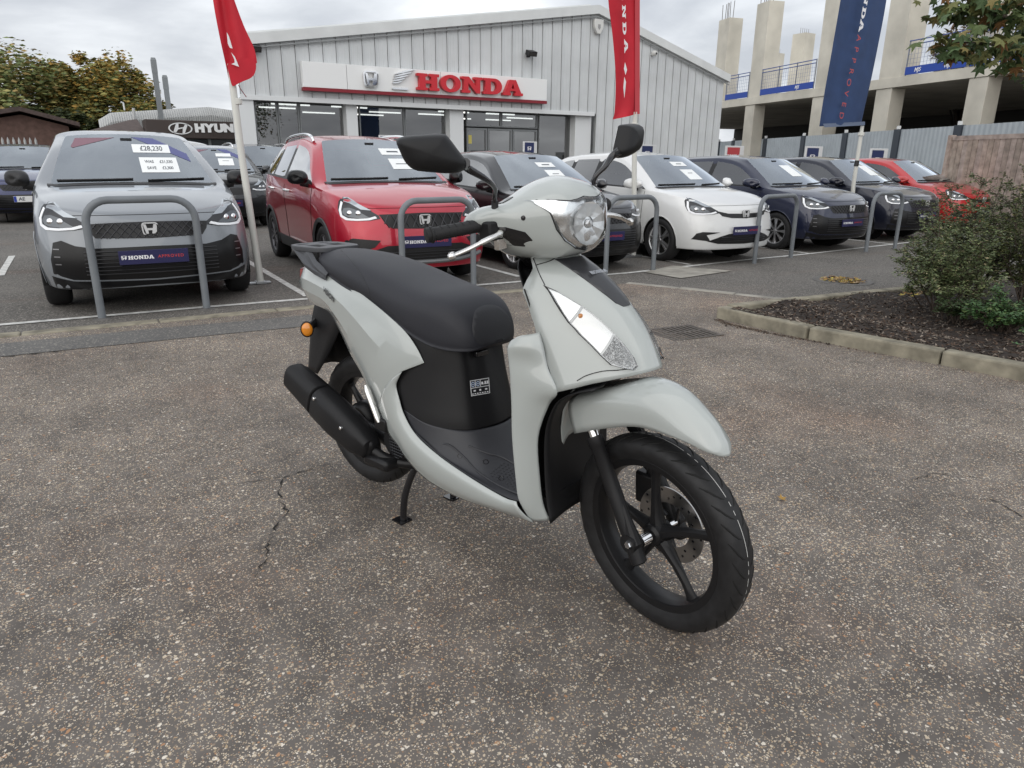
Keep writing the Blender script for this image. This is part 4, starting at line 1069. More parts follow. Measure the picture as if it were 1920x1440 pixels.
    st_ = [[(-.216, -.183, .601), (-.262, -.1875, .566), (-.312, -.1885, .512), (-.366, -.172, .432)],
           [(-.250, -.182, .552), (-.270, -.1905, .520), (-.302, -.190, .462), (-.335, -.174, .400)],
           [(-.232, -.185, .500), (-.250, -.196, .462), (-.275, -.193, .415), (-.300, -.178, .360)],
           [(-.207, -.188, .455), (-.218, -.200, .424), (-.232, -.198, .380), (-.252, -.182, .335)],
           [(-.144, -.193, .403), (-.155, -.205, .380), (-.178, -.202, .340), (-.205, -.184, .300)],
           [(-.033, -.195, .363), (-.050, -.207, .342), (-.080, -.203, .300), (-.110, -.184, .257)],
           [(.114, -.197, .333), (.100, -.207, .315), (.070, -.202, .278), (.030, -.182, .243)],
           [(.240, -.199, .318), (.230, -.206, .303), (.210, -.200, .278), (.175, -.180, .252)],
           [(.290, -.200, .322), (.300, -.204, .310), (.315, -.194, .288), (.330, -.172, .262)]]
    for sg in (1, -1):
        fy = lambda r: [(a, b*sg, c) for a, b, c in r]
        m = MB(); m.grid(surf_crease([fy(r) for r in up_], 5)); sp = m.build('side_panel', G, root, solid=.004, angle=14, bevel=.003)
        m = MB(); m.grid(surf([fy(r) for r in st_], 5, 5)); m.build('lower_fairing', G, root, solid=.004, angle=60)
        if sg == 1: spb = bvh_of(sp)
        # model lettering on the flank
        me = text_mesh('VISION', .032, 0, .0009, 1.05, shear=.25)
        pt = []
        for px, py in ((600, 536), (632, 571), (617, 552)):
            o, d = bray(px, py); h = spb.ray_cast(o, d); pt.append(h)
        if all(h[0] is not None for h in pt):
            x = pt[1][0]-pt[0][0]; n = pt[2][1]; n = n if n.y < 0 else -n
            if sg == 1:
                M = frame(pt[2][0]+n*.003, x, n.cross(x), .9)
            else:
                f2 = lambda v: Vector((v[0], -v[1], v[2])); x2 = -f2(x); n2 = f2(n); M = frame(f2(pt[2][0])+n2*.003, x2, n2.cross(x2), .9)
            put_mesh(me, 'lettering', mat('dark_lettering', (.05, .05, .055), .3, metal=.4), M, sp)
    # tail end cap and tail lamp
    m = MB(); m.loft([[Vector((-.99, y*.05, z)) for y, z in ((-1, .80), (1, .80), (1, .765), (-1, .765))], [Vector((-.975, y*.055, z)) for y, z in ((-1, .84), (1, .84), (1, .755), (-1, .755))], [Vector((-.88, y*.08, z)) for y, z in ((-1, .86), (1, .86), (1, .73), (-1, .73))]]); m.build('tail_lamp', mat('red_lens', (.35, .01, .01), .1, coat=1), root, bevel=.006)
    # rear inner body (fills between the panels)
    m = MB(); m.loft([[Vector((u, y*hw, z)) for y, z in ((-1, t), (1, t), (1, b), (-1, b))] for u, hw, t, b in ((-.90, .075, .84, .74), (-.70, .10, .84, .70), (-.50, .13, .80, .60), (-.30, .15, .74, .52), (-.20, .15, .70, .42))]); m.build('inner_frame_cover', BK, root)
    # ---------------- grab rail / rear rack
    pl_ = [(-.765, .070), (-.80, .092), (-.86, .100), (-.93, .098), (-.975, .082), (-.99, .05)]
    outl = [(u, -v) for u, v in pl_]+[(u, v) for u, v in pl_[::-1]]
    slots = [[(-.965, -.07), (-.965, -.02), (-.935, -.02), (-.93, -.078)], [(-.965, .02), (-.965, .07), (-.93, .078), (-.935, .02)], [(-.90, -.075), (-.905, -.012), (-.83, -.012), (-.815, -.066)], [(-.905, .012), (-.90, .075), (-.815, .066), (-.83, .012)]]
    me = flat_mesh([outl]+[s_[::-1] for s_ in slots], .006, .003)
    rk = put_mesh(me, 'grab_rail', RAIL, Matrix.Translation((0, 0, .940)) @ Matrix.Rotation(R(-1), 4, 'Y'), root)
    rk.data.transform(Matrix.Identity(4))
    for sg in (-1, 1):
        m = MB(); m.loft([[Vector((u+a, sg*(v+b), w+c)) for a, b, c in ((-.02*k, -.008, .012), (.02*k, -.008, .012), (.02*k, .010, .0), (.012*k, .008, -.02), (-.012*k, .008, -.02), (-.02*k, .010, 0))] for u, v, w, k in ((-.905, .088, .922, 2.2), (-.86, .100, .905, 2.0), (-.81, .112, .880, 1.7), (-.75, .118, .862, 1.2), (-.70, .118, .850, .5))])
        m.build('rail_arm', RAIL, rk, angle=40, bevel=.003)
    # ---------------- rear mudguard, rear signals, plate bracket
    m = MB(); m.grid(surf(mirr([[(-.75, 0, .76), (-.75, -.06, .75), (-.66, -.085, .69)], [(-.86, 0, .75), (-.86, -.06, .73), (-.68, -.087, .66)], [(-.915, 0, .66), (-.905, -.065, .65), (-.72, -.090, .60)], [(-.945, 0, .55), (-.935, -.065, .54), (-.785, -.090, .52)], [(-.968, 0, .44), (-.96, -.065, .438), (-.865, -.086, .437)]]), 4, 4)); m.build('rear_mudguard', BK, root, solid=.004, angle=50)
    for sg in (1, -1):
        c = Vector((-.842, -.128*sg, .628)); n = Vector((.78, -.62*sg, .05)).normalized()
        m = MB(); m.lathe([(0, -.014), (.015, -.014), (.024, -.004), (.025, .002), (.021, .005)], c, n, 22); m.tube([c-n*.01, Vector((-.87, -.07*sg, .64))], [.012, .014], 10); rs = m.xf(lambda p: Vector((p.x, p.y, .628+(p.z-.628)*1.25))).build('rear_signal', BK, root)
        m = MB(); m.lathe([(0, .010), (.010, .0095), (.017, .007), (.021, .003), (.0215, 0)], c, n, 22); m.xf(lambda p: Vector((p.x, p.y, .628+(p.z-.628)*1.25))).build('lens', AMB, rs)
    # ---------------- rear wheel, engine, muffler, stand
    AXR = Vector((-.64, 0, .284))
    wheel('rear_wheel', AXR, .258, .092, .192, lambda p: p, 1.1, root, disc=False, rear=True)
    m = MB(); m.lathe([(0, -.07), (.06, -.066), (.075, -.05), (.078, -.03), (.078, .03), (0, .03)], AXR, (0, 1, 0), 30); m.build('drum_hub', BK2, root)
    m = MB(); m.loft([[Vector((u, v0+dv*math.cos(t*math.pi/6), w+dw*math.sin(t*math.pi/6))) for t in range(12)] for u, v0, w, dv, dw in ((-.66, .085, .285, .03, .06), (-.5, .09, .30, .04, .08), (-.35, .06, .31, .08, .09), (-.2, 0, .31, .11, .09), (-.08, 0, .32, .09, .07))]); m.build('engine_case', BK2, root)
    m = MB(); m.tube([(-.64, -.075, .284), (-.5, -.10, .30), (-.36, -.115, .29)], [.032, .026, .03], 12, sq=(.6, 1)); m.build('swing_arm', BK2, root)
    # radiator cover with mesh
    m = MB(); m.lathe([(0, .02), (.055, .02), (.066, .012), (.068, -.03)], (-.315, -.125, .315), (.15, -1, 0), 28); rc = m.build('fan_cover', BK, root)
    m = MB()
    for k in range(-5, 6):
        h_ = math.sqrt(max(0, .055**2-(k*.0105)**2))
        for q in (1, -1):
            m.tube([Vector((-.315+(k*.0105-h_*.0)*1, -.148, .315-h_)), Vector((-.315+k*.0105, -.148, .315+h_))] if q == 1 else [Vector((-.315-h_, -.148, .315+k*.0105)), Vector((-.315+h_, -.148, .315+k*.0105))], .002, 5)
    m.build('cover_mesh', GL, rc)
    # underside
    m = MB(); m.loft([[Vector((u, y*hw, z)) for y, z in ((-1, t), (1, t), (1, b), (-1, b))] for u, hw, t, b in ((-.28, .15, .42, .30), (-.1, .165, .37, .262), (.1, .168, .33, .248), (.28, .16, .32, .255), (.35, .135, .33, .27))]); m.build('belly_pan', BK, root)
    # muffler: slanted canister with a heat shield
    A_ = Vector((-.872, -.180, .455)); Bq = Vector((-.395, -.175, .270)); D_ = Bq-A_
    def msec(c, ry, rz, n=22): 
        x = D_.normalized(); y = Vector((0, 1, 0)); z = y.cross(x)*-1
        y = (y-x*y.dot(x)).normalized(); z = x.cross(y)
        return [c+y*(ry*math.copysign(abs(math.cos(2*math.pi*k/n))**.62, math.cos(2*math.pi*k/n)))+z*(rz*math.copysign(abs(math.sin(2*math.pi*k/n))**.62, math.sin(2*math.pi*k/n))) for k in range(n)]
    m = MB(); m.loft([msec(A_+D_*t, a, b) for t, a, b in ((-.005, .026, .031), (.0, .036, .043), (.06, .043, .053), (.25, .045, .058), (.5, .047, .062), (.75, .047, .062), (.9, .041, .052), (.97, .03, .04), (1.0, .02, .028))]); mu = m.build('muffler', BK2, root, angle=60)
    m = MB(); m.loft([msec(A_+D_*t+Vector((0, -.010, .004)), a, b) for t, a, b in ((.01, .03, .04), (.02, .042, .051), (.35, .047, .062), (.36, .042, .057))]); m.build('end_shield', BK, mu, angle=45)
    m = MB(); m.loft([msec(A_+D_*t+Vector((0, -.012, .004)), a, b) for t, a, b in ((.37, .042, .055), (.385, .048, .064), (.6, .050, .067), (.85, .046, .056), (.97, .032, .038), (.985, .02, .02))]); m.build('heat_shield', BK, mu, angle=45)
    for px, py in ((588, 748), (638, 803)):
        o, d = bray(px, py); p_ = o+d*((-.238-o.y)/d.y); m = MB(); m.lathe([(0, .003), (.005, .003), (.007, .001), (.0075, -.02)], p_, (-.1, -1, 0), 12); m.build('screw', CH, mu)
    m = MB(); m.tube(cr_pts([Bq, Vector((-.34, -.16, .25)), Vector((-.28, -.12, .24)), Vector((-.2, -.06, .25))], 5), .018, 12); m.build('exhaust_pipe', BK2, root)
    m = MB(); m.box((-.43, -.205, .222), (-.30, -.135, .262)); m.build('muffler_bracket', BK2, root, bevel=.012)
    # pillion footrests
    for sg in (1, -1):
        m = MB(); a = pv(686, 722, -.19); b = pv(711, 792, -.195); m.tube([a, a.lerp(b, .15), a.lerp(b, .5), b.lerp(a, .12), b], [.006, .013, .0125, .012, .008], 10, sq=(1, .7)); m.xf(lambda p: Vector((p.x, p.y*sg, p.z))); m.build('pillion_peg', AL, root, angle=60)
        m = MB(); m.box((b.x-.03, (-.195 if sg > 0 else .155), b.z-.03), (b.x+.03, (-.155 if sg > 0 else .195), b.z+.012)); m.build('peg_bracket', BK2, root, bevel=.005)
    # centre stand
    m = MB()
    for sg in (1, -1):
        m.tube(cr_pts([(-.275, -.085*sg, .235), (-.295, -.105*sg, .17), (-.312, -.118*sg, .10), (-.318, -.122*sg, .04), (-.318, -.122*sg, .012)], 5), .0125, 12)
        m.loft([[Vector((u, (-.122+dy)*sg, z)) for dy, z in ((-.028, .0), (.022, .0), (.022, .010), (-.028, .010))] for u in (-.352, -.298)])
    m.tube([(-.285, -.10, .205), (-.285, .10, .205)], .012, 10); m.build('centre_stand', GL, root, angle=50)
    return root
scooter = build_scooter()
# ================================================================== hatchback cars
def car_paint(name, col, metal=0.25, rough=.35):
    return mat(name, col, rough, metal=metal, coat=1.0)
TRIM = mat('car_trim_black', (.012, .012, .013), .45)
GLOSSB = mat('car_gloss_black', (.007, .007, .008), .28, spec=.4)
CARGLASS = glass_mat('car_glass', (.72, .79, .81), 2.2, base=.19, refl_col=(.88, .94, 1.0))
SIDEGLASS = glass_mat('car_side_glass', (.30, .34, .34), 2.0, base=.10)
CHROME = mat('chrome', (.82, .82, .83), .08, metal=1)
PLATE_B = mat('plate_navy', (.018, .018, .075), .35)
PAPER = mat('price_paper', (.80, .82, .82), .7)
INK = mat('print_ink', (.05, .06, .08), .6)
WHITE_T = mat('lettering_white', (.8, .8, .82), .5)
RED_T = mat('lettering_red', (.55, .05, .05), .5)
LAMPG = mat('lamp_interior', (.14, .15, .16), .25, metal=.8)
DRL = mat('lamp_light_guide', (.85, .87, .90), .2)
INTER = mat('car_interior', (.05, .05, .055), .7)
TYRE_C = mat('car_tyre', (.014, .014, .015), .7)
WELL = mat('wheel_well_black', (.006, .006, .006), .9)
ALLOY_S = mat('alloy_silver', (.60, .60, .61), .28, metal=.9)
ALLOY_D = mat('alloy_dark', (.10, .10, .11), .35, metal=.7)

FW, RWY = .80, 3.32      # wheel centres, metres behind the nose
def car_body_mesh():
    V = {}; F = []; names = []
    def P(n, *c): V[n] = c; names.append(n)
    front = {0: [(0, .14, .815), (0, .060, .745), (0, .030, .62), (0, .0, .47), (0, .008, .33), (0, .045, .215)],
             1: [(.30, .155, .818), (.30, .072, .745), (.30, .042, .62), (.30, .012, .47), (.30, .020, .33), (.30, .057, .215)],
             2: [(.545, .225, .835), (.57, .150, .750), (.58, .105, .62), (.58, .075, .47), (.58, .083, .33), (.56, .115, .215)],
             3: [(.690, .370, .870), (.745, .300, .765), (.765, .245, .62), (.770, .215, .47), (.765, .220, .33), (.735, .245, .215)]}
    side = {4: (.760, .56, .912, .48), 5: (.795, .82, .952, .80), 6: (.812, 1.15, .985, 1.15), 65: (.820, 1.48, .998, 1.48), 7: (.824, 1.86, 1.010, 1.86), 80: (.826, 2.33, 1.025, 2.33), 81: (.826, 2.44, 1.028, 2.44), 9: (.822, 3.02, 1.045, 3.02), 91: (.820, 3.12, 1.048, 3.12), 10: (.812, 3.40, 1.056, 3.40), 11: (.785, 3.74, 1.062, 3.74)}
    rear = {12: (.70, 3.93), 13: (.40, 4.01), 14: (0, 4.03)}
    cols = [0, 1, 2, 3, 4, 5, 6, 65, 7, 80, 81, 9, 91, 10, 11, 12, 13, 14]
    for c in front:
        for k, q in enumerate(front[c]): P(('b', c, k), *q)
    zr = [None, .84, .62, .47, .33, .215]
    for c, (x, y, z, yy) in side.items():
        P(('b', c, 0), x, y, z)
        fl = .022 if c in (4, 5, 10, 11) else 0.0
        for k in range(1, 6):
            zz = [0, .80+(z-.912)*.5, .62, .47, .33, .215][k]; xx = [0, x+.030, .842, .838, .832, .800][k]
            if c == 4: xx = [0, .812, .832, .836, .830, .798][k]
            if c == 11: xx = [0, .815, .825, .825, .82, .79][k]
            P(('b', c, k), xx+(fl if k in (2, 3) else 0)*.4, yy if k else y, zz)
    for c, (x, y) in rear.items():
        for k in range(6): P(('b', c, k), x+[0, .035, .045, .045, .04, .02][k]*(1 if x else 0), y+[0, .02, .035, .035, .02, -.03][k], [1.05, .90, .62, .47, .33, .24][k])
    for c in cols: q = V[('b', c, 5)]; P(('b', c, 6), q[0]*.82, min(3.85, max(.18, q[1]+(.12 if c in (0, 1, 2, 3) else -.1 if c in (12, 13, 14) else 0))), .20)
    # hood rows
    hood = {1: [(0, .50, .945), (.34, .50, .943), (.62, .52, .935)], 2: [(0, .76, .992), (.37, .77, .990), (.655, .80, .975)], 3: [(0, .93, 1.018), (.38, .96, 1.014), (.68, 1.06, .998)]}
    for r_, pts in hood.items():
        for i, q in enumerate(pts): P(('h', r_, i), *q)
    hrow = [[('b', i, 0) for i in range(4)], [('h', 1, 0), ('h', 1, 1), ('h', 1, 2), ('b', 4, 0)], [('h', 2, 0), ('h', 2, 1), ('h', 2, 2), ('b', 5, 0)], [('h', 3, 0), ('h', 3, 1), ('h', 3, 2), ('b', 6, 0)]]
    # windscreen and pillar
    P(('w', 1, 0), 0, 1.33, 1.262); P(('w', 1, 1), .345, 1.36, 1.255); P(('w', 1, 2), .600, 1.42, 1.232); P(('e', 65), .706, 1.50, 1.222)
    P(('r', 0, 0), 0, 1.74, 1.470); P(('r', 0, 1), .30, 1.76, 1.464); P(('r', 0, 2), .508, 1.80, 1.442); P(('e', 7), .594, 1.86, 1.415)
    wrow = [hrow[3], [('w', 1, 0), ('w', 1, 1), ('w', 1, 2), ('e', 65)], [('r', 0, 0), ('r', 0, 1), ('r', 0, 2), ('e', 7)]]
    rst = [(80, 2.33, 1.525, .602, 1.468), (81, 2.44, 1.527, .602, 1.468), (9, 3.02, 1.510, .596, 1.450), (91, 3.12, 1.504, .594, 1.444), (10, 3.40, 1.480, .585, 1.418), (11, 3.70, 1.440, .560, 1.370)]
    rrow = [wrow[2]]
    for c, y, zc, xe, ze in rst:
        P(('r', c, 0), 0, y+(.10 if c == 11 else 0), zc); P(('r', c, 1), .30, y+(.08 if c == 11 else 0), zc-.007); P(('r', c, 2), .505, y+.03*(c == 11), zc*.45+ze*.55+.012); P(('e', c), xe, y, ze)
        rrow.append([('r', c, 0), ('r', c, 1), ('r', c, 2), ('e', c)])
    body = []; glassw = []; glass_s = []; trim = []
    def quads(rows, out):
        for i in range(len(rows)-1):
            for j in range(len(rows[0])-1):
                out.append((rows[i][j], rows[i][j+1], rows[i+1][j+1], rows[i+1][j]))
    quads(hrow, body)
    for i in range(len(cols)-1):
        for k in range(6):
            (trim if k == 5 else body).append((('b', cols[i], k), ('b', cols[i+1], k), ('b', cols[i+1], k+1), ('b', cols[i], k+1)))
    for i in range(2):
        for j in range(3):
            (glassw if j < 2 else body).append((wrow[i][j], wrow[i][j+1], wrow[i+1][j+1], wrow[i+1][j]))
    quads(rrow, body)
    # side glazing strip
    sc = [65, 7, 80, 81, 9, 91, 10, 11]
    for c in sc:
        a = Vector(V[('b', c, 0)]); b = Vector(V[('e', c)])
        lo, hi = (.05, .86) if c != 65 else (.09, .72)
        if c == 11: lo, hi = .35, .70
        P(('gl', c), *a.lerp(b, lo)); P(('gh', c), *a.lerp(b, hi))
    body.append((('b', 6, 0), ('b', 65, 0), ('gl', 65), ('gl', 65)))
    F6 = [(('b', 6, 0), ('gl', 65), ('gh', 65), ('e', 65))]
    for i in range(len(sc)-1):
        a, b = sc[i], sc[i+1]
        trim.append((('b', a, 0), ('b', b, 0), ('gl', b), ('gl', a))); body.append((('gh', a), ('gh', b), ('e', b), ('e', a)))
        q = (('gl', a), ('gl', b), ('gh', b), ('gh', a))
        (trim if (a, b) in ((80, 81), (9, 91)) else glass_s).append(q)
    glass_s.append((('b', 6, 0), ('gl', 65), ('gh', 65)))
    body.append((('b', 6, 0), ('gh', 65), ('e', 65)))
    body = [f if len(set(f)) == 4 else tuple(dict.fromkeys(f)) for f in body]
    # tailgate
    tg = [[('r', 11, 0), ('r', 11, 1), ('r', 11, 2), ('e', 11)], [('b', 14, 0), ('b', 13, 0), ('b', 12, 0), ('b', 11, 0)]]
    quads(tg, trim)
    body.append((('b', 11, 0), ('e', 11), ('gh', 11), ('gl', 11)))
    def mk(faces, mirror=True, level=3, mi=None):
        idx = {}; vs = []; fs = []; mis = []
        for fi, f in enumerate(faces):
            for sx in ((1, -1) if mirror else (1,)):
                g = []
                for n in f:
                    p = V[n]; key = (n, sx if p[0] > 1e-6 else 1)
                    if key not in idx: idx[key] = len(vs); vs.append((p[0]*(sx if p[0] > 1e-6 else 1), p[1], p[2]))
                    g.append(idx[key])
                fs.append(tuple(g) if sx == 1 else tuple(g[::-1])); mis.append(mi[fi] if mi else 0)
        me = bpy.data.meshes.new('car_panel'); me.from_pydata(vs, [], fs); me.polygons.foreach_set('material_index', mis)
        o = bpy.data.objects.new('tmp', me); COL.objects.link(o)
        bm = bmesh.new(); bm.from_mesh(me)
        cl = bm.edges.layers.float.get('crease_edge') or bm.edges.layers.float.new('crease_edge')
        co = {tuple(round(c, 4) for c in V[n]): n for n in V}
        def nm(v): return co.get((round(abs(v.co.x), 4), round(v.co.y, 4), round(v.co.z, 4)))
        for e in bm.edges:
            a, b = nm(e.verts[0]), nm(e.verts[1])
            if a is None or b is None: continue
            if a[0] == 'b' and b[0] == 'b' and a[2] == b[2] == 0: e[cl] = .55
            if a[0] == 'b' and b[0] == 'b' and a[2] == b[2] == 1: e[cl] = .35
            if a[0] == 'b' and b[0] == 'b' and a[2] == b[2] == 5: e[cl] = .5
            if a[0] == 'e' and b[0] == 'e': e[cl] = .4
        vl = bm.verts.layers.float.get('crease_vert') or bm.verts.layers.float.new('crease_vert')
        corner = {('h', 3, 2), ('r', 0, 2), ('b', 6, 0)} | {(g_, c_) for g_ in ('gl', 'gh') for c_ in (65, 80, 81, 9, 91, 11)}
        for v in bm.verts:
            if nm(v) in corner: v[vl] = .9 if nm(v)[0] in ('gl', 'gh') else .97
        bmesh.ops.recalc_face_normals(bm, faces=bm.faces)
        bm.to_mesh(me); bm.free()
        md = o.modifiers.new('s', 'SUBSURF'); md.levels = level; md.render_levels = level
        dg = bpy.context.evaluated_depsgraph_get(); dg.update()
        r = bpy.data.meshes.new_from_object(o.evaluated_get(dg)); bpy.data.objects.remove(o, do_unlink=True)
        return r
    allf = body+trim
    mb_ = mk(allf, True, 3, [0]*len(body)+[1]*len(trim))
    gw = mk(glassw, True, 3); gs = mk(glass_s, True, 3)
    # wheel openings
    bm = bmesh.new(); bm.from_mesh(mb_)
    RA = .335
    for yc in (FW, RWY):
        inn = lambda v: abs(v.co.x) > .45 and math.hypot(v.co.y-yc, v.co.z-.305) < RA
        dele = [f for f in bm.faces if all(inn(v) for v in f.verts)]
        bmesh.ops.delete(bm, geom=dele, context='FACES')
        for v in bm.verts:
            if abs(v.co.x) > .45 and v.is_boundary:
                d = math.hypot(v.co.y-yc, v.co.z-.305)
                if d < RA+.001 and d > .1:
                    v.co.y = yc+(v.co.y-yc)*RA/d; v.co.z = .305+(v.co.z-.305)*RA/d
    bm.to_mesh(mb_); bm.free()
    for me in (mb_, gw, gs): me.shade_smooth()
    mb_.set_sharp_from_angle(angle=R(40))
    return mb_, gw, gs
CAR_BODY, CAR_WS, CAR_SG = car_body_mesh()
def split_loose(me):
    """each pane as mesh data of its own"""
    n = len(me.vertices); par = list(range(n))
    def find(a):
        while par[a] != a: par[a] = par[par[a]]; a = par[a]
        return a
    for p in me.polygons:
        vs = list(p.vertices)
        for q in vs[1:]: par[find(q)] = find(vs[0])
    gr = {}
    for p in me.polygons: gr.setdefault(find(p.vertices[0]), []).append(tuple(p.vertices))
    out = []
    for fs in gr.values():
        ids = sorted({i for f in fs for i in f}); mp = {i: k for k, i in enumerate(ids)}
        m2 = bpy.data.meshes.new('side_window'); m2.from_pydata([me.vertices[i].co for i in ids], [], [tuple(mp[i] for i in f) for f in fs]); m2.shade_smooth(); out.append(m2)
    return out
CAR_SGS = split_loose(CAR_SG)
def _bvh_me(me): return BVHTree.FromPolygons([v.co.copy() for v in me.vertices], [tuple(p.vertices) for p in me.polygons])
CAR_BVH = _bvh_me(CAR_BODY); WS_BVH = _bvh_me(CAR_WS)
_front3 = lambda a, b: Vector((a, -1.5, b)); _dF = (0, 1, 0)
_cache = {}
def fpatch(key, outline, off=.003, step=.04, d=_dF, skirt=.008, bvh=None, to3=None):
    if key not in _cache:
        me = patch(bvh or CAR_BVH, outline, to3 or _front3, d, off, step, skirt).mesh(key.split('|')[0], True, 40); _cache[key] = me
    return _cache[key]
def put(me, name, m, parent, link_obj=False):
    if not me.materials: me.materials.append(m)
    o = bpy.data.objects.new(name, me); link(o, parent)
    if me.materials[0] is not m:
        o.material_slots[0].link = 'OBJECT'; o.material_slots[0].material = m
    return o
# lamp outlines are laid on along a diagonal so that they wrap the corner: a runs along (cos,sin) of the cut plane
def diag(sg):
    d = Vector((-.62*sg, .78, 0)).normalized(); t = Vector((.78*sg, .62, 0)).normalized()
    return (lambda a, b: t*a+Vector((0, 0, b))-d*2.0), d
WHEEL = {}
def car_wheel_meshes(style):
    if style in WHEEL: return WHEEL[style]
    h = .095
    t = MB(); pr = [(.205, -h*.80), (.235, -h*.98), (.268, -h), (.292, -h*.86), (.303, -h*.55), (.305, 0)]; pr += [(a, -b) for a, b in pr[-2::-1]]
    t.lathe(pr, axis=(1, 0, 0), seg=48); tm = t.mesh('tyre', True, 50)
    r = MB(); r.lathe([(.207, -h*.82), (.212, -h*.86), (.200, -h*.84), (.192, -h*.70), (.188, .0), (.188, h*.6), (.20, h*.8)], axis=(1, 0, 0), seg=40)
    n = {'multi': 5, 'star': 8, 'dark': 10}[style]
    for k in range(n):
        a = 2*math.pi*k/n; e1 = Vector((0, math.cos(a), math.sin(a))); e2 = Vector((0, -math.sin(a), math.cos(a)))
        offs = (-.16, .16) if style == 'multi' else (0,)
        for of in offs:
            w0, w1 = {'multi': (.016, .021), 'star': (.014, .036), 'dark': (.012, .016)}[style]
            rings = []
            for rr_, ww in ((.03, w0), (.09, w0), (.15, (w0+w1)/2), (.197, w1)):
                s = e2*(of*rr_)
                rings.append([e1*rr_+s+e2*(ww*x)+Vector((-h*y, 0, 0)) for x, y in ((-1, .62), (-.7, .76), (.7, .76), (1, .62), (1, .45), (-1, .45))])
            r.loft(rings)
    r.lathe([(0, -h*.80), (.026, -h*.78), (.034, -h*.66), (.04, -h*.4)], axis=(1, 0, 0), seg=20)
    rm = r.mesh('rim', True, 35)
    bk = MB(); bk.lathe([(0, -h*.2), (.19, -h*.2)], axis=(1, 0, 0), seg=24); bkm = bk.mesh('brake_backing', False)
    WHEEL[style] = (tm, rm, bkm); return WHEEL[style]

def sheet_text(parent, bvh, cx, cz, w, h, lines, name='price_sheet', tilt=0):
    """paper sheet just behind the windscreen, cast onto it from the front"""
    out = [(cx-w/2, cz-h/2), (cx+w/2, cz-h/2), (cx+w/2, cz+h/2), (cx-w/2, cz+h/2)]
    p = patch(bvh, out, _front3, _dF, .006, .06, .002)
    so_ = p.build(name, PAPER, parent, smooth=False)
    for s, x, z, sz in lines:
        me = text_mesh(s, sz, 0, sz*.012) if s[0] != '#' else flat_mesh([[(-len(s)*sz*.3, -sz*.18), (len(s)*sz*.3, -sz*.18), (len(s)*sz*.3, sz*.18), (-len(s)*sz*.3, sz*.18)]])
        for v in me.vertices:
            a, b = v.co.x+cx+x, v.co.y*1.0+cz+z
            hq = bvh.ray_cast(_front3(a, b), Vector(_dF)); q = hq[0] if hq[0] is not None else Vector((a, 1, b)); v.co = q+Vector((0, -.0085, 0))
        put_mesh(me, 'lettering', INK, Matrix.Identity(4), so_)
    return so_

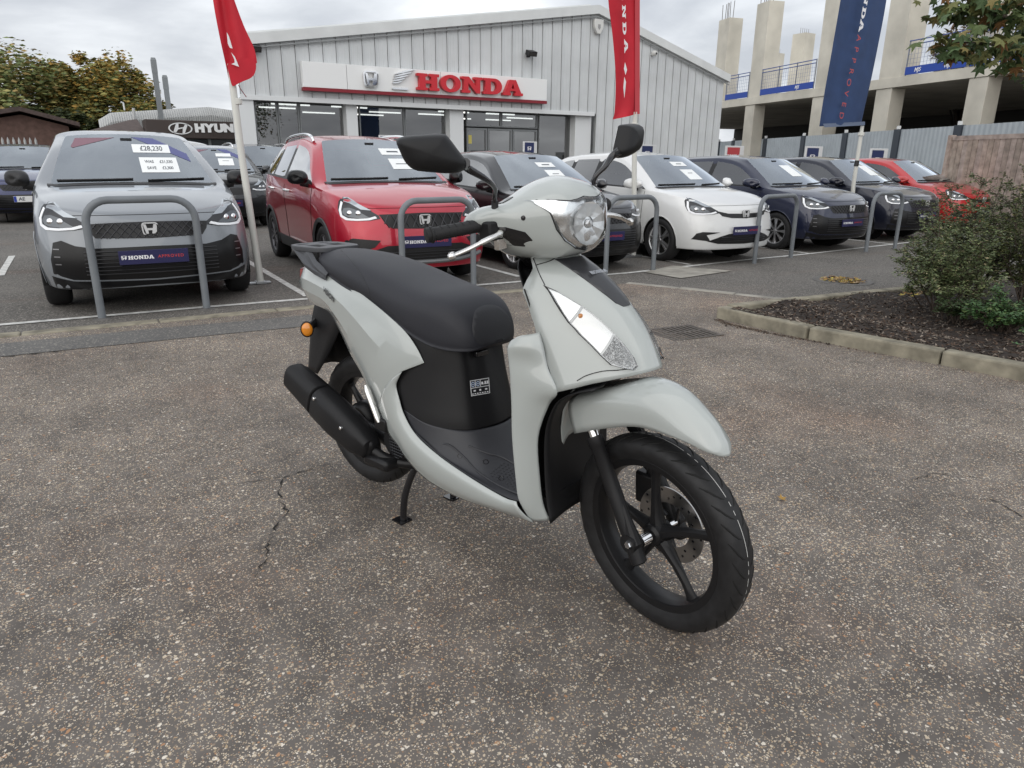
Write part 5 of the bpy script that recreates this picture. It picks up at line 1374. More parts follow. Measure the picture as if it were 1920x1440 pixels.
def make_car(name, label, cat, loc, rz, paint, grille='mesh', wheels='multi', plate='approved', sheets=None, group=None, rails=False, scale=(1, 1, 1), mirror_m=None, detail=True, clad=False, bands=False):
    root = empty(name, loc, rz, label, cat, group)
    root.scale = scale
    b = bpy.data.objects.new('body', CAR_BODY); link(b, root)
    if not CAR_BODY.materials: CAR_BODY.materials.append(paint); CAR_BODY.materials.append(TRIM)
    b.material_slots[0].link = 'OBJECT'; b.material_slots[0].material = paint
    put(CAR_WS, 'windscreen', CARGLASS, root)
    for sgm in CAR_SGS: put(sgm, 'side_window', SIDEGLASS, root)
    # bonnet shut line, grilles
    gl_out = {'mesh': [(-.455, .735), (-.30, .742), (0, .748), (.30, .742), (.455, .735), (.44, .68), (.40, .628), (0, .615), (-.40, .628), (-.44, .68)],
              'honeycomb': [(-.45, .745), (0, .755), (.45, .745), (.40, .66), (.34, .615), (0, .605), (-.34, .615), (-.40, .66)],
              'slim': [(-.47, .735), (-.30, .700), (0, .692), (.30, .700), (.47, .735), (.40, .668), (.25, .640), (0, .632), (-.25, .640), (-.40, .668)]}[grille]
    g = put(fpatch('grille|'+grille, gl_out, .004, .05), 'grille', TRIM, root)
    if detail and grille != 'slim':
        key = 'lat|'+grille
        if key not in _cache:
            m = MB(); n = 15 if grille == 'mesh' else 9
            for i in range(-n, n+1):
                for s in (-1, 1):
                    pts = []
                    for t in range(7):
                        a = i*(.062 if grille == 'mesh' else .1)+s*(t/6-.5)*.11*(1 if grille == 'mesh' else .6); z = .622+.118*t/6
                        if abs(a) > .435-.06*abs(z-.70)/.1: continue
                        h_ = CAR_BVH.ray_cast(_front3(a, z), Vector(_dF))
                        if h_[0] is not None: pts.append(h_[0]+Vector((0, -.008, 0)))
                    if len(pts) > 2: m.tube(pts, .004 if grille == 'mesh' else .006, 4)
            _cache[key] = m.mesh('lattice', True)
        put(_cache[key], 'lattice', mat('lattice_dark_grey', (.05, .05, .055), .35, metal=.4), g)
    if clad:      # cross-over front: grey-framed lower intake
        lo = [(-.56, .40), (-.40, .452), (0, .458), (.40, .452), (.56, .40), (.62, .34), (.5, .318), (0, .30), (-.5, .318), (-.62, .34)]
    elif grille == 'slim':
        lo = [(-.60, .335), (-.42, .40), (-.30, .43), (0, .437), (.30, .43), (.42, .40), (.60, .335), (.45, .30), (0, .285), (-.45, .30)]
    else:
        lo = [(-.70, .595), (-.64, .612), (-.55, .57), (-.42, .548), (0, .553), (.42, .548), (.55, .57), (.64, .612), (.70, .595), (.735, .46), (.735, .345), (.60, .30), (0, .285), (-.60, .30), (-.735, .345), (-.735, .46)]
    lg = put(fpatch('lower|'+('c' if clad else grille), lo, .004, .05), 'lower_grille', TRIM if (clad or grille == 'slim') else GLOSSB, root)
    if not clad and grille != 'slim':
        put(fpatch('lip', [(-.75, .325), (-.60, .288), (0, .272), (.60, .288), (.75, .325), (.735, .225), (.56, .216), (0, .212), (-.56, .216), (-.735, .225)], .006, .05), 'front_lip', GLOSSB, root)
    if detail:
        key = 'slat|'+('c' if clad else grille)
        if key not in _cache:
            m = MB(); zs = (.34, .37, .40, .43, .46, .49, .52) if not clad and grille != 'slim' else (.33, .36, .385)
            for z in zs:
                xm = .50 if not clad and grille != 'slim' else .42
                pts = []
                for t in range(-8, 9):
                    h_ = CAR_BVH.ray_cast(_front3(xm*t/8, z), Vector(_dF)); pts.append(h_[0]+Vector((0, -.010, 0)))
                m.tube(pts, .0055, 4)
            _cache[key] = m.mesh('slats', True)
        tag(put(_cache[key], 'slats', mat('slat_black', (.02, .02, .022), .35), lg), kind='stuff')
    if grille == 'slim' or clad:
        for sg in (-1, 1):
            o_ = [(sg*.44, .455), (sg*.66, .462), (sg*.72, .44), (sg*.755, .36), (sg*.56, .335), (sg*.62, .42)] if not clad else [(sg*.46, .505), (sg*.70, .525), (sg*.76, .50), (sg*.765, .43), (sg*.60, .415), (sg*.52, .44)]
            if sg < 0: o_ = o_[::-1]
            fo = put(fpatch('fog|%d%d' % (sg, clad), o_, .005, .04), 'fog_lamp_recess', TRIM, root)
    if not clad and grille != 'slim' and detail:
        for sg in (-1, 1):
            for k in range(3):
                z = .42+.06*k
                o_ = [(sg*.665, z), (sg*.708, z), (sg*.708, z+.008), (sg*.665, z+.008)]
                put(fpatch('fin|%d%d' % (sg, k), o_ if sg > 0 else o_[::-1], .007, .03), 'corner_fin', mat('fin_grey', (.2, .2, .21), .3, metal=.5), root)
    # head lamps
    for sg in (-1, 1):
        t3, dg = diag(sg)
        def A(x, y): return .78*x+.62*y           # cut-plane coordinate of a body point
        ol = [(.408, .706), (.425, .735), (.50, .775), (.60, .818), (.70, .862), (.785, .893), (.835, .90), (.86, .86), (.85, .79), (.82, .735), (.78, .708), (.70, .692), (.60, .688), (.50, .690)]
        if sg < 0: ol = ol[::-1]
        t3s = t3
        lk = 'lamp|%d' % sg
        bz = put(fpatch(lk, ol, .004, .035, dg, .01, None, t3s), 'headlight', GLOSSB if wheels == 'zz' else mat('lamp_dark', (.05, .052, .056), .25, metal=.5), root)
        inn = [(.50, .715), (.56, .745), (.64, .785), (.72, .805), (.78, .80), (.79, .765), (.76, .735), (.70, .718), (.60, .710)]
        if sg < 0: inn = inn[::-1]
        put(fpatch('lampin|%d' % sg, inn, .007, .03, dg, .006, None, t3s), 'projector_panel', LAMPG, bz)
        up = [(.50, .782), (.60, .825), (.70, .868), (.785, .897), (.825, .897), (.80, .86), (.72, .842), (.60, .79)]
        if sg < 0: up = up[::-1]
        put(fpatch('lampup|%d' % sg, up, .007, .03, dg, .006, None, t3s), 'upper_reflector', mat('lamp_pale', (.42, .45, .48), .2, metal=.6), bz)
        dr = [(.435, .712), (.455, .730), (.52, .712), (.62, .706), (.72, .710), (.785, .735), (.805, .785), (.805, .85), (.83, .862), (.832, .78), (.805, .722), (.74, .692), (.62, .688), (.50, .695)]
        if sg < 0: dr = dr[::-1]
        put(fpatch('drl|%d' % sg, dr, .010, .03, dg, .006, None, t3s), 'light_guide', DRL, bz)
        for a_ in (.62, .71):
            q = CAR_BVH.ray_cast(t3(a_, .752), dg)[0]
            key = 'proj|%d%.2f' % (sg, a_)
            if key not in _cache:
                m = MB(); m.lathe([(0, .016), (.018, .014), (.026, .008), (.030, .002)], q, -dg, 18); _cache[key] = m.mesh('projector', True, 60)
            put(_cache[key], 'projector', CHROME, bz)
        # door mirror
        key = 'mir|%d' % sg
        if key not in _cache:
            m = MB(); rings = []
            for u, s in ((0, .72), (.02, .93), (.06, 1.0), (.12, .9), (.155, .6), (.165, .2)):
                rings.append([Vector((sg*(.928+.098*s*math.copysign(abs(math.cos(t*math.pi/8))**.75, math.cos(t*math.pi/8))), 1.36-u*1.0-.05*math.cos(t*math.pi/8)*-1, 1.058+.082*s*math.copysign(abs(math.sin(t*math.pi/8))**.8, math.sin(t*math.pi/8))*(1 if math.sin(t*math.pi/8) > 0 else .8))) for t in range(16)])
            m.loft(rings); _cache[key] = m.mesh('mirror', True, 60)
            m = MB(); m.tube([(sg*.80, 1.33, 1.0), (sg*.90, 1.31, 1.005)], [.045, .03], 8, sq=(.6, 1)); _cache[key+'s'] = m.mesh('mirror_arm', True)
        mo = put(_cache[key], 'door_mirror', mirror_m or paint, root); put(_cache[key+'s'], 'mirror_arm', TRIM, mo)
        # door handles, shut lines
        ts = lambda a, b: Vector((sg*1.6, a, b)); ds = Vector((-sg, 0, 0))
        if detail:
            for i, yc in enumerate((2.12, 2.98)):
                key = 'hand|%d%d' % (sg, i)
                if key not in _cache:
                    p0 = CAR_BVH.ray_cast(ts(yc, .90), ds)[0]; p1 = CAR_BVH.ray_cast(ts(yc+.17, .905), ds)[0]; n = -ds*.028
                    m = MB(); m.tube([p0-ds*-.005, p0+n, p1+n, p1-ds*-.005], [.011, .013, .013, .011], 8); _cache[key] = m.mesh('handle', True)
                put(_cache[key], 'door_handle', paint if not clad else CHROME, root)
            for i, y in enumerate((1.16, 2.385)):
                key = 'shut|%d%d' % (sg, i)
                if key not in _cache:
                    pts = []
                    for t in range(12):
                        z = .30+.66*t/11; h_ = CAR_BVH.ray_cast(ts(y+(.05*(1-t/11) if i == 0 else -.02*(1-t/11)), z), ds); pts.append(h_[0]+ds*-.0005)
                    m = MB(); m.tube(pts, .0035, 5); _cache[key] = m.mesh('door_gap', True)
                put(_cache[key], 'door_gap', WELL, root)
        # wheels, wells, arch mouldings
        tm, rm, bkm = car_wheel_meshes(wheels)
        for yc in (FW, RWY):
            w = bpy.data.objects.new('wheel', rm if True else None); 
            if not rm.materials: rm.materials.append(ALLOY_S)
            link(w, root); w.material_slots[0].link = 'OBJECT'; w.material_slots[0].material = ALLOY_D if wheels == 'dark' else ALLOY_S
            w.location = (sg*.745, yc, .305); w.rotation_euler = (R(17*sg+yc*20), 0, 0 if sg < 0 else math.pi)
            put(tm, 'tyre', TYRE_C, w); put(bkm, 'brake_backing', WELL, w)
            key = 'well|%d%d' % (sg, int(yc*10))
            if key not in _cache:
                m = MB(); m.grid([[Vector((sg*x, yc+.333*math.cos(R(-15+210*t/24)), .305+.333*math.sin(R(-15+210*t/24)))) for t in range(25)] for x in (.83, .45)])
                m.add([(sg*.45, yc+.34*math.cos(2*math.pi*t/24), .305+.34*math.sin(2*math.pi*t/24)) for t in range(24)], [tuple(range(24))])
                _cache[key] = m.mesh('wheel_well', True)
            put(_cache[key], 'wheel_well', WELL, root)
            key = 'arch|%d%d%d' % (sg, int(yc*10), clad)
            if key not in _cache:
                m = MB(); rows = []
                for t in range(33):
                    an = R(-10+200*t/32); row = []
                    for rr_, ox in (((.330, .003), (.333, .010), (.372, .016), (.378, .004)) if clad else ((.326, .0), (.330, .004), (.341, .005), (.344, .001))):
                        y, z = yc+rr_*math.cos(an), .305+rr_*math.sin(an); z = max(.20, z)
                        h_ = CAR_BVH.find_nearest(Vector((sg*.9, yc+max(rr_, .345)*math.cos(an), max(.21, .305+max(rr_, .345)*math.sin(an))))); row.append(Vector((h_[0].x+sg*ox, y, z)))
                    rows.append(row)
                m.grid(rows); _cache[key] = m.mesh('arch', True, 60)
            put(_cache[key], 'wheel_arch', mat('cladding_grey', (.045, .047, .05), .6) if clad else paint, root)
        if clad:
            key = 'sill|%d' % sg
            if key not in _cache:
                o_ = [(1.16, .22), (2.95, .22), (2.95, .36), (1.16, .33)]
                _cache[key] = patch(CAR_BVH, o_ if sg < 0 else o_[::-1], ts, ds, .008, .08, .01).mesh('sill', True)
            put(_cache[key], 'sill_cladding', mat('cladding_grey', (.045, .047, .05), .6), root)
        if rails:
            m = MB(); m.tube(cr_pts([(sg*.565, 1.92, 1.435), (sg*.575, 1.99, 1.492), (sg*.575, 2.3, 1.520), (sg*.57, 2.9, 1.512), (sg*.56, 3.3, 1.475), (sg*.55, 3.42, 1.40)], 5), .020, 10, sq=(.8, 1)); m.build('roof_rail', CHROME, root)
        # wiper
        key = 'wip|%d' % sg
        if key not in _cache:
            pts = []
            for t in range(9):
                a = (-.62+.60*t/8) if sg < 0 else (.10+.50*t/8)
                h_ = WS_BVH.ray_cast(Vector((a, -1, 1.052+(.012*t/8))), Vector((0, 1, 0))); pts.append((h_[0] if h_[0] is not None else Vector((a, 1.0, 1.045)))+Vector((0, -.015, .0)))
            m = MB(); m.tube(pts, .008, 6); _cache[key] = m.mesh('wiper', True)
        put(_cache[key], 'wiper', TRIM, root)
    if clad:
        key = 'skid'
        if key not in _cache:
            pts = []
            for t in range(-10, 11):
                h_ = CAR_BVH.ray_cast(_front3(.66*t/10, .305-.0*abs(t)), Vector(_dF)); pts.append(h_[0]+Vector((0, -.012, -.02+.05*(abs(t)/10)**3)))
            m = MB(); m.tube(pts, .022, 8); _cache[key] = m.mesh('skid_bar', True)
        put(_cache[key], 'skid_bar', mat('skid_grey', (.16, .165, .17), .45, metal=.4), root)
    # scuttle strip at the base of the screen
    key = 'scuttle'
    if key not in _cache:
        m = MB(); rows = []
        for t in range(-12, 13):
            a = .70*t/12; y = .925+.10*(abs(t)/12)**2*1.2
            h_ = CAR_BVH.ray_cast(Vector((a, y, 2)), Vector((0, 0, -1))); z = h_[0].z if h_[0] is not None else 1.0
            rows.append([Vector((a, y-.012, z+.003)), Vector((a, y+.005, z+.012)), Vector((a, y+.05, z+.022))])
        m.grid(rows); _cache[key] = m.mesh('scuttle', True)
    put(_cache[key], 'scuttle', TRIM, root)
    # bonnet front seam
    key = 'seam'
    if key not in _cache:
        pts = [CAR_BVH.ray_cast(Vector((.56*t/14, -1, .800-.0*(abs(t)/14))), Vector((0, 1, 0)))[0] for t in range(-14, 15)]
        m = MB(); m.tube(pts, .003, 5); _cache[key] = m.mesh('bonnet_gap', True)
    put(_cache[key], 'bonnet_gap', WELL, root)
    # emblem
    q = CAR_BVH.ray_cast(_front3(0, .69), Vector(_dF))[0]
    if 'emb' not in _cache:
        me = flat_mesh([[(x*.105, y*.105) for x, y in s] for s in h_emblem()], .006); me.transform(frame(q+Vector((0, -.018, 0)), (1, 0, 0), (0, 0, 1))); _cache['emb'] = me
        m = MB(); m.add([], []); me2 = flat_mesh([[(x*.105, y*.105) for x, y in h_emblem()[0]]], .004); me2.transform(frame(q+Vector((0, -.010, 0)), (1, 0, 0), (0, 0, 1))); _cache['embb'] = me2
    eo = put(_cache['embb'], 'emblem', TRIM, root); put(_cache['emb'], 'emblem_letter', mat('emblem_silver', (.70, .71, .72), .3, metal=.35), eo)
    # plate
    pz = .47 if not clad else .485
    q = CAR_BVH.ray_cast(_front3(0, pz), Vector(_dF))[0]
    if plate:
        m = MB(); m.box((-.26, q.y-.028, pz-.056), (.26, q.y-.014, pz+.056)); po = m.build('number_plate', PLATE_B if plate == 'approved' else mat('plate_white', (.75, .75, .74), .4), root, smooth=False, bevel=.002)
        if plate == 'approved':
            if 'pt1' not in _cache:
                me, W = slab_one(.030, 0); _cache['pt1'] = me; _cache['pt2'] = text_mesh('APPROVED', .034, 0, .0002, 1.22)
                _cache['pt3'] = flat_mesh([[(x*.036, y*.036) for x, y in s] for s in h_emblem()], 0)
            for k, nm_, mm, dx in (('pt3', 'plate_emblem', WHITE_T, -.222), ('pt1', 'plate_lettering', WHITE_T, -.098), ('pt2', 'plate_word', RED_T, .125)):
                o = put(_cache[k], nm_, mm, po); o.location = (dx, q.y-.0300, pz); o.rotation_euler = (R(90), 0, 0)
        else:
            me = text_mesh(plate, .085, 0, .002); put_mesh(me, 'plate_lettering', INK, frame((-.135, q.y-.0300, pz), (1, 0, 0), (0, 0, 1)), po)
            m = MB(); m.box((-.258, q.y-.0295, pz-.052), (-.215, q.y-.0285, pz+.052)); m.build('plate_band', mat('plate_blue', (.02, .05, .35), .4), po, smooth=False)
    # cabin
    if 'dash' not in _cache:
        m = MB(); m.loft([[Vector((x, y, z)) for y, z in ((1.02, .90), (1.05, 1.0), (1.25, 1.03), (1.45, 1.0), (1.5, .8))] for x in (-.68, -.3, .3, .68)]); m.box((-.25, 1.45, .60), (.25, 2.3, .72)); _cache['dash'] = m.mesh('dashboard', True)
        m = MB(); m.loft([[Vector((x*s, y, z)) for x, s in ((-.25, 1), (.25, 1))]+[Vector((x, y+.10, z)) for x in (.25, -.25)] for y, z, s in ((2.05, .65, 1), (2.18, .95, 1), (2.28, 1.17, .85))]); m.box((-.13, 2.26, 1.19), (.13, 2.36, 1.36)); m.box((-.25, 1.65, .5), (.25, 2.15, .68)); _cache['seat'] = m.mesh('seat', True)
        m = MB(); m.lathe([(.175, -.012), (.187, 0), (.175, .012), (.165, 0)], (.36, 1.52, .98), (0, -1, .35), 28, closed=True); m.box((.20, 1.515, .96), (.52, 1.525, 1.0)); _cache['sw'] = m.mesh('steering_wheel', True)
        m = MB(); m.box((-.78, .9, .35), (.78, 3.9, .42)); m.box((-.75, 3.0, .4), (.75, 3.1, 1.1)); m.box((-.75, 1.0, .4), (-.74, 3.8, .98)); m.box((.74, 1.0, .4), (.75, 3.8, .98)); _cache['tub'] = m.mesh('cabin_floor', False)
    put(_cache['dash'], 'dashboard', INTER, root); put(_cache['tub'], 'cabin_floor', INTER, root); put(_cache['sw'], 'steering_wheel', INTER, root)
    for x in (-.36, .36):
        s_ = put(_cache['seat'], 'seat', INTER, root); s_.location.x = x
    m = None
    if 'rvm' not in _cache:
        mm = MB(); mm.box((-.10, 1.66, 1.315), (.10, 1.68, 1.365)); mm.box((-.05, 1.64, 1.38), (.05, 1.74, 1.43)); _cache['rvm'] = mm.mesh('rear_view_mirror', False)
    put(_cache['rvm'], 'rear_view_mirror', TRIM, root)
    for sh in (sheets or []): sheet_text(root, WS_BVH, *sh)
    if bands:
        for sg, mm in ((1, mat('band_blue', (.08, .09, .24), .4)), (-1, mat('band_red', (.20, .10, .13), .4))):
            o_ = [(.24, 1.435), (.05, 1.442), (.53, 1.215), (.515, 1.29)] if sg > 0 else [(-.10, 1.435), (-.43, 1.425), (-.475, 1.345), (-.46, 1.335)]
            o_ = o_[::-1]
            p = patch(WS_BVH, o_, _front3, _dF, .005, .06, .002); p.build('screen_banner', mm, root, smooth=False)
    return root
# ================================================================== parked cars
def ground_car(x, y, dz=0): return (x, y, zg(x)+dz)
P_GREY = car_paint('paint_grey', (.215, .233, .255), .2)
P_RED = car_paint('paint_crystal_red', (.42, .010, .030), .35)
P_BLK = car_paint('paint_black', (.010, .011, .014), .2)
P_WHT = car_paint('paint_white', (.70, .71, .71), 0)
P_NAVY = car_paint('paint_navy', (.010, .014, .040), .3)
P_NAVY2 = car_paint('paint_dark_navy', (.007, .009, .022), .3)
P_RED2 = car_paint('paint_bright_red', (.45, .015, .018), .1)
P_BLUE = car_paint('paint_blue', (.018, .026, .095), .35)
GRPF = 'hatchbacks parked in the front row'
make_car('hatchback_car', 'grey hatchback with black grille and two price sheets behind its windscreen, behind the nearest hoop', 'car', ground_car(.47, 6.56), R(-.6), P_GREY, grille='mesh', wheels='dark', mirror_m=TRIM, bands=True, group=GRPF,
         sheets=[(.20, 1.335, .33, .078, [('£28,230', 0, 0, .062)]), (.235, 1.185, .33, .135, [('WAS     £31,530', 0, .028, .036), ('SAVE     £3,300', 0, -.028, .036)])])
make_car('crossover_car', 'metallic red crossover hatchback with roof rails and dark grey cladding', 'car', ground_car(2.93, 6.55), R(-1.5), P_RED, grille='honeycomb', wheels='dark', clad=True, rails=True, mirror_m=GLOSSB, group=GRPF, scale=(1, 1, 1.015),
         sheets=[(.22, 1.335, .30, .07, [('######', 0, 0, .04)]), (.25, 1.205, .28, .11, [('############', 0, 0, .022)])])
make_car('hatchback_car', 'black hatchback between the red crossover and the white car, behind the scooter headlight', 'car', ground_car(5.36, 6.75), R(1), P_BLK, grille='mesh', wheels='multi', group=GRPF, scale=(1, 1, .94),
         sheets=[(.10, 1.33, .28, .06, [('######', 0, 0, .035)]), (.12, 1.21, .26, .10, [('########', 0, 0, .022)])])
make_car('hatchback_car', 'white hatchback with slim black grille, beside the middle flag pole', 'car', ground_car(7.66, 6.66), R(0), P_WHT, grille='slim', wheels='multi', group=GRPF, scale=(1, 1, .97),
         sheets=[(.10, 1.34, .28, .06, [('######', 0, 0, .03)]), (.12, 1.19, .26, .14, [('########', 0, .02, .02)])])
make_car('hatchback_car', 'dark navy hatchback with silver star wheels, right of the white car', 'car', ground_car(10.45, 7.0), R(0), P_NAVY, grille='mesh', wheels='star', group=GRPF, scale=(1, 1, .97), sheets=[(.10, 1.26, .26, .18, [])])
make_car('hatchback_car', 'black hatchback farther right, behind the last hoop barrier and the blue flag pole', 'car', ground_car(13.15, 7.35), R(0), P_NAVY2, grille='mesh', wheels='multi', group=GRPF, scale=(1, 1, .97), sheets=[(.10, 1.26, .26, .18, [])])
make_car('hatchback_car', 'bright red hatchback at the far right, half hidden by the bush', 'car', ground_car(15.8, 7.7), R(0), P_RED2, grille='slim', wheels='multi', group=GRPF, scale=(1, 1, .97))
# cars farther back
pl_ = on_z(57, 370, .50)
make_car('parked_car', 'dark blue car at the left edge with a white number plate starting AE', 'car', ground_car(pl_.x, pl_.y), R(2), P_BLUE, grille='mesh', wheels='dark', plate='AE', detail=True, scale=(1.05, 1.05, 1.0))
pl_ = on_y(2, 330, 15.5)
make_car('parked_car', 'blue saloon cut off by the left edge, beyond the AE plate car', 'car', ground_car(pl_.x-1.1, 14.2), R(55), P_BLUE, wheels='multi', detail=False, plate=None, scale=(1.05, 1.08, .97))
pl_ = on_y(40, 290, 20)
make_car('parked_car', 'white car in the back row at the far left', 'car', ground_car(pl_.x+.6, 18.2), R(-50), P_WHT, grille='slim', wheels='multi', detail=False, plate=None, scale=(1.1, 1.1, 1.12))
pl_ = on_y(395, 390, 14.6)
make_car('parked_car', 'black hatchback with a price sheet, between the grey hatchback and the red flag pole', 'car', ground_car(on_y(420, 330, 14.6).x-.05, 14.2), R(-4), P_BLK, wheels='multi', detail=False, sheets=[(.15, 1.33, .28, .06, []), (.17, 1.20, .28, .13, [('##########', 0, .02, .02)])], bands=True)
make_car('parked_car', 'dark four-by-four in front of the showroom corner window', 'car', ground_car(on_y(520, 320, 16.4).x, 16.0), R(2), P_NAVY2, wheels='dark', detail=False, rails=True, scale=(1.05, .85, 1.06))
make_car('parked_car', 'white car in the back row, only its roof showing behind the black hatchback', 'car', ground_car(on_y(1120, 320, 13.0).x, 12.4), R(0), P_WHT, wheels='multi', detail=False, scale=(1, 1, .92))
# ================================================================== showroom
CLAD = mat('cladding_grey_metal', (.57, .59, .60), .45, metal=.0, noise=.09, nscale=1.1)
CLADE = mat('cladding_seam', (.33, .345, .35), .5, metal=.2)
FASC = mat('roof_trim', (.64, .66, .66), .5, metal=.0, noise=.06, nscale=2)
COLM = mat('column_white', (.68, .70, .71), .5)
FRAME = mat('window_frame_grey', (.20, .21, .215), .4, metal=.4)
SHOPGLASS = glass_mat('shop_glass', (.50, .54, .55), 1.8, base=.10)
FY = 20.0
GY_ = FY+.42
def fy(px, py): return on_y(px, py, FY)
sh = empty('showroom_building', (12, FY, 0), 0, 'grey metal clad car showroom with a shallow gable, big windows and red letter sign', 'building')
def loc(p): return Vector((p.x-12, p.y-FY, p.z)) if hasattr(p, 'x') else Vector((p[0]-12, p[1]-FY, p[2]))
xl = fy(452, 180).x; pk = fy(1118, 20); xr = fy(1358, 150).x
zl = fy(470, 79).z; zp = fy(1118, 19).z; zr_ = fy(1360, 146).z; zs = fy(800, 198).z
def roofz(x): return zl+(zp-zl)*(x-xl)/(pk.x-xl) if x < pk.x else zp+(zr_-zp)*(x-pk.x)/(xr-pk.x)
xw1 = fy(1113, 215).x            # right end of the glazed front
x = xl; npan = 47; pw = (xr-xl)/npan
for i in range(npan):
    a, b = xl+i*pw+.005, xl+(i+1)*pw-.005
    z0 = zs if b < xw1+.1 else 0.0
    V = []
    # pan with raised edge seams: profile across the panel
    prof = [(a, 0), (a, .035), (a+.018, .035), (a+.024, .006), (a+(b-a)*.30, .006), (a+(b-a)*.32, .010), (a+(b-a)*.36, .010), (a+(b-a)*.38, .006), (a+(b-a)*.62, .006), (a+(b-a)*.64, .010), (a+(b-a)*.68, .010), (a+(b-a)*.70, .006), (b-.006, .006), (b, 0)]
    m = MB(); m.grid([[loc((q, FY-d, z0)) for q, d in prof], [loc((q, FY-d, roofz(q)-.10)) for q, d in prof]])
    m.build('cladding_panel', CLAD, sh, smooth=False, recalc=False)
m = MB(); m.loft([[loc((x_, FY+.03, z)) for x_, z in ((xl, zs), (xw1+.1, zs), (xw1+.1, 0), (xr, 0), (xr, zr_-.05), (pk.x, zp-.05), (xl, zl-.05))], [loc((x_, FY+.12, z)) for x_, z in ((xl, zs), (xw1+.1, zs), (xw1+.1, 0), (xr, 0), (xr, zr_-.05), (pk.x, zp-.05), (xl, zl-.05))]]); m.build('gable_backing', CLADE, sh, smooth=False)
# verge trims and roof
for x0, z0, x1, z1 in ((xl-.15, roofz(xl)-.02, pk.x, zp), (pk.x, zp, xr+.15, zr_-.03)):
    m = MB(); m.loft([[loc((x0, FY-.16, z0-.12)), loc((x0, FY-.16, z0+.13)), loc((x0, FY+.3, z0+.15)), loc((x0, FY+.3, z0-.12))], [loc((x1, FY-.16, z1-.12)), loc((x1, FY-.16, z1+.13)), loc((x1, FY+.3, z1+.15)), loc((x1, FY+.3, z1-.12))]]); m.build('verge_trim', FASC, sh, smooth=False)
    m = MB(); m.tube([loc((x0, FY-.10, z0-.20)), loc((x1, FY-.10, z1-.20))], .02, 6); m.build('verge_shadow_line', CLADE, sh)  # thin dark tube standing in for the shadow line beneath the verge
    bx = lambda q: q if q > xl+1 else xl*(FY+14)/FY+.6
    m = MB(); m.grid([[loc((x0, FY+.3, z0+.12)), loc((x1, FY+.3, z1+.12))], [loc((bx(x0), FY+14, z0+.12)), loc((bx(x1), FY+14, z1+.12))]]); m.build('roof', FASC, sh, smooth=False, solid=.1)
m = MB(); m.box(loc((xr-.1, FY+.13, 0)), loc((xr, FY+14, zr_-.1))); m.build('side_wall', CLAD, sh, smooth=False)
m = MB(); m.grid([[loc((xl+.12, FY+.13, zs-.03)), loc((xl*(FY+14)/FY+.75, FY+14, zs-.03))], [loc((xl+.12, FY+.13, zl-.1)), loc((xl*(FY+14)/FY+.75, FY+14, zl-.1))]]); m.build('side_wall', CLAD, sh, smooth=False, solid=.05)
m = MB(); m.grid([[loc((xl+.3, GY_+.15, 0)), loc((xl*(FY+14)/FY+.75, FY+14, 0))], [loc((xl+.3, GY_+.15, zs-.05)), loc((xl*(FY+14)/FY+.75, FY+14, zs-.05))]]); m.build('lower_side_wall', COLM, sh, smooth=False, solid=.05)
# soffit band
m = MB(); m.box(loc((xl-.02, FY-.06, zs-.07)), loc((xw1, FY-.002, zs+.05))); m.build('soffit_trim', COLM, sh, smooth=False)
m = MB(); m.box(loc((xl, FY, zs-.03)), loc((xw1, FY+1.0, zs-.01))); m.build('soffit', FRAME, sh, smooth=False)
GY = FY+.42
def gx(px, py=230): return on_y(px, py, GY).x
for a, b, d in ((445, 479, .0), (653, 674, .12), (847, 873, .12), (1083, 1113, .12)):
    m = MB(); m.box(loc((fy(a, 230).x, FY+d, 0)), loc((fy(b, 230).x, GY+.1, zs-.035))); m.build('column', COLM, sh, smooth=False, bevel=.01)
ztr = on_y(930, 240, GY).z
def pane(x0, x1, z0, z1, fr=.035, name='window'):
    m = MB()
    for lo, hi in (((x0, z0), (x1, z0+fr)), ((x0, z1-fr), (x1, z1)), ((x0, z0+fr), (x0+fr, z1-fr)), ((x1-fr, z0+fr), (x1, z1-fr))): m.box(loc((lo[0], GY-.04, lo[1])), loc((hi[0], GY+.04, hi[1])))
    w = m.build(name, FRAME, sh, smooth=False)
    m = MB(); m.add([loc((x0+fr, GY, z0+fr)), loc((x1-fr, GY, z0+fr)), loc((x1-fr, GY, z1-fr)), loc((x0+fr, GY, z1-fr))], [(0, 1, 2, 3)]); m.build('pane', SHOPGLASS, w, smooth=False)
    return w
zt = zs-.04
xs = [gx(478), gx(522), gx(562), gx(654)]
for i in range(3): pane(xs[i]+.006, xs[i+1]-.006, .12, zt)
xs = [gx(673), gx(758), gx(847)]
for i in range(2): pane(xs[i]+.006, xs[i+1]-.006, .12, zt)
xs = [gx(873), gx(939), gx(1007)]
for i in range(2): pane(xs[i]+.006, xs[i+1]-.006, ztr+.02, zt)
xs = [gx(873), gx(913), gx(960), gx(1007)]
for i in range(3):
    w = pane(xs[i]+.01, xs[i+1]-.01, .03, ztr-.02, .06, 'glass_door')
    if i == 0:
        m = MB(); m.box(loc((xs[0]+.08, GY-.012, 1.75)), loc((xs[0]+.20, GY-.008, 2.0))); m.build('notice', mat('notice_yellow', (.55, .47, .12), .6), w, smooth=False)
    else:
        m = MB(); m.tube([loc((xs[i+1]-.12, GY-.07, .9)), loc((xs[i+1]-.12, GY-.07, 1.3))], .015, 8); m.build('door_pull', CHROME, w)
pane(gx(1009), gx(1083)-.01, .12, zt)
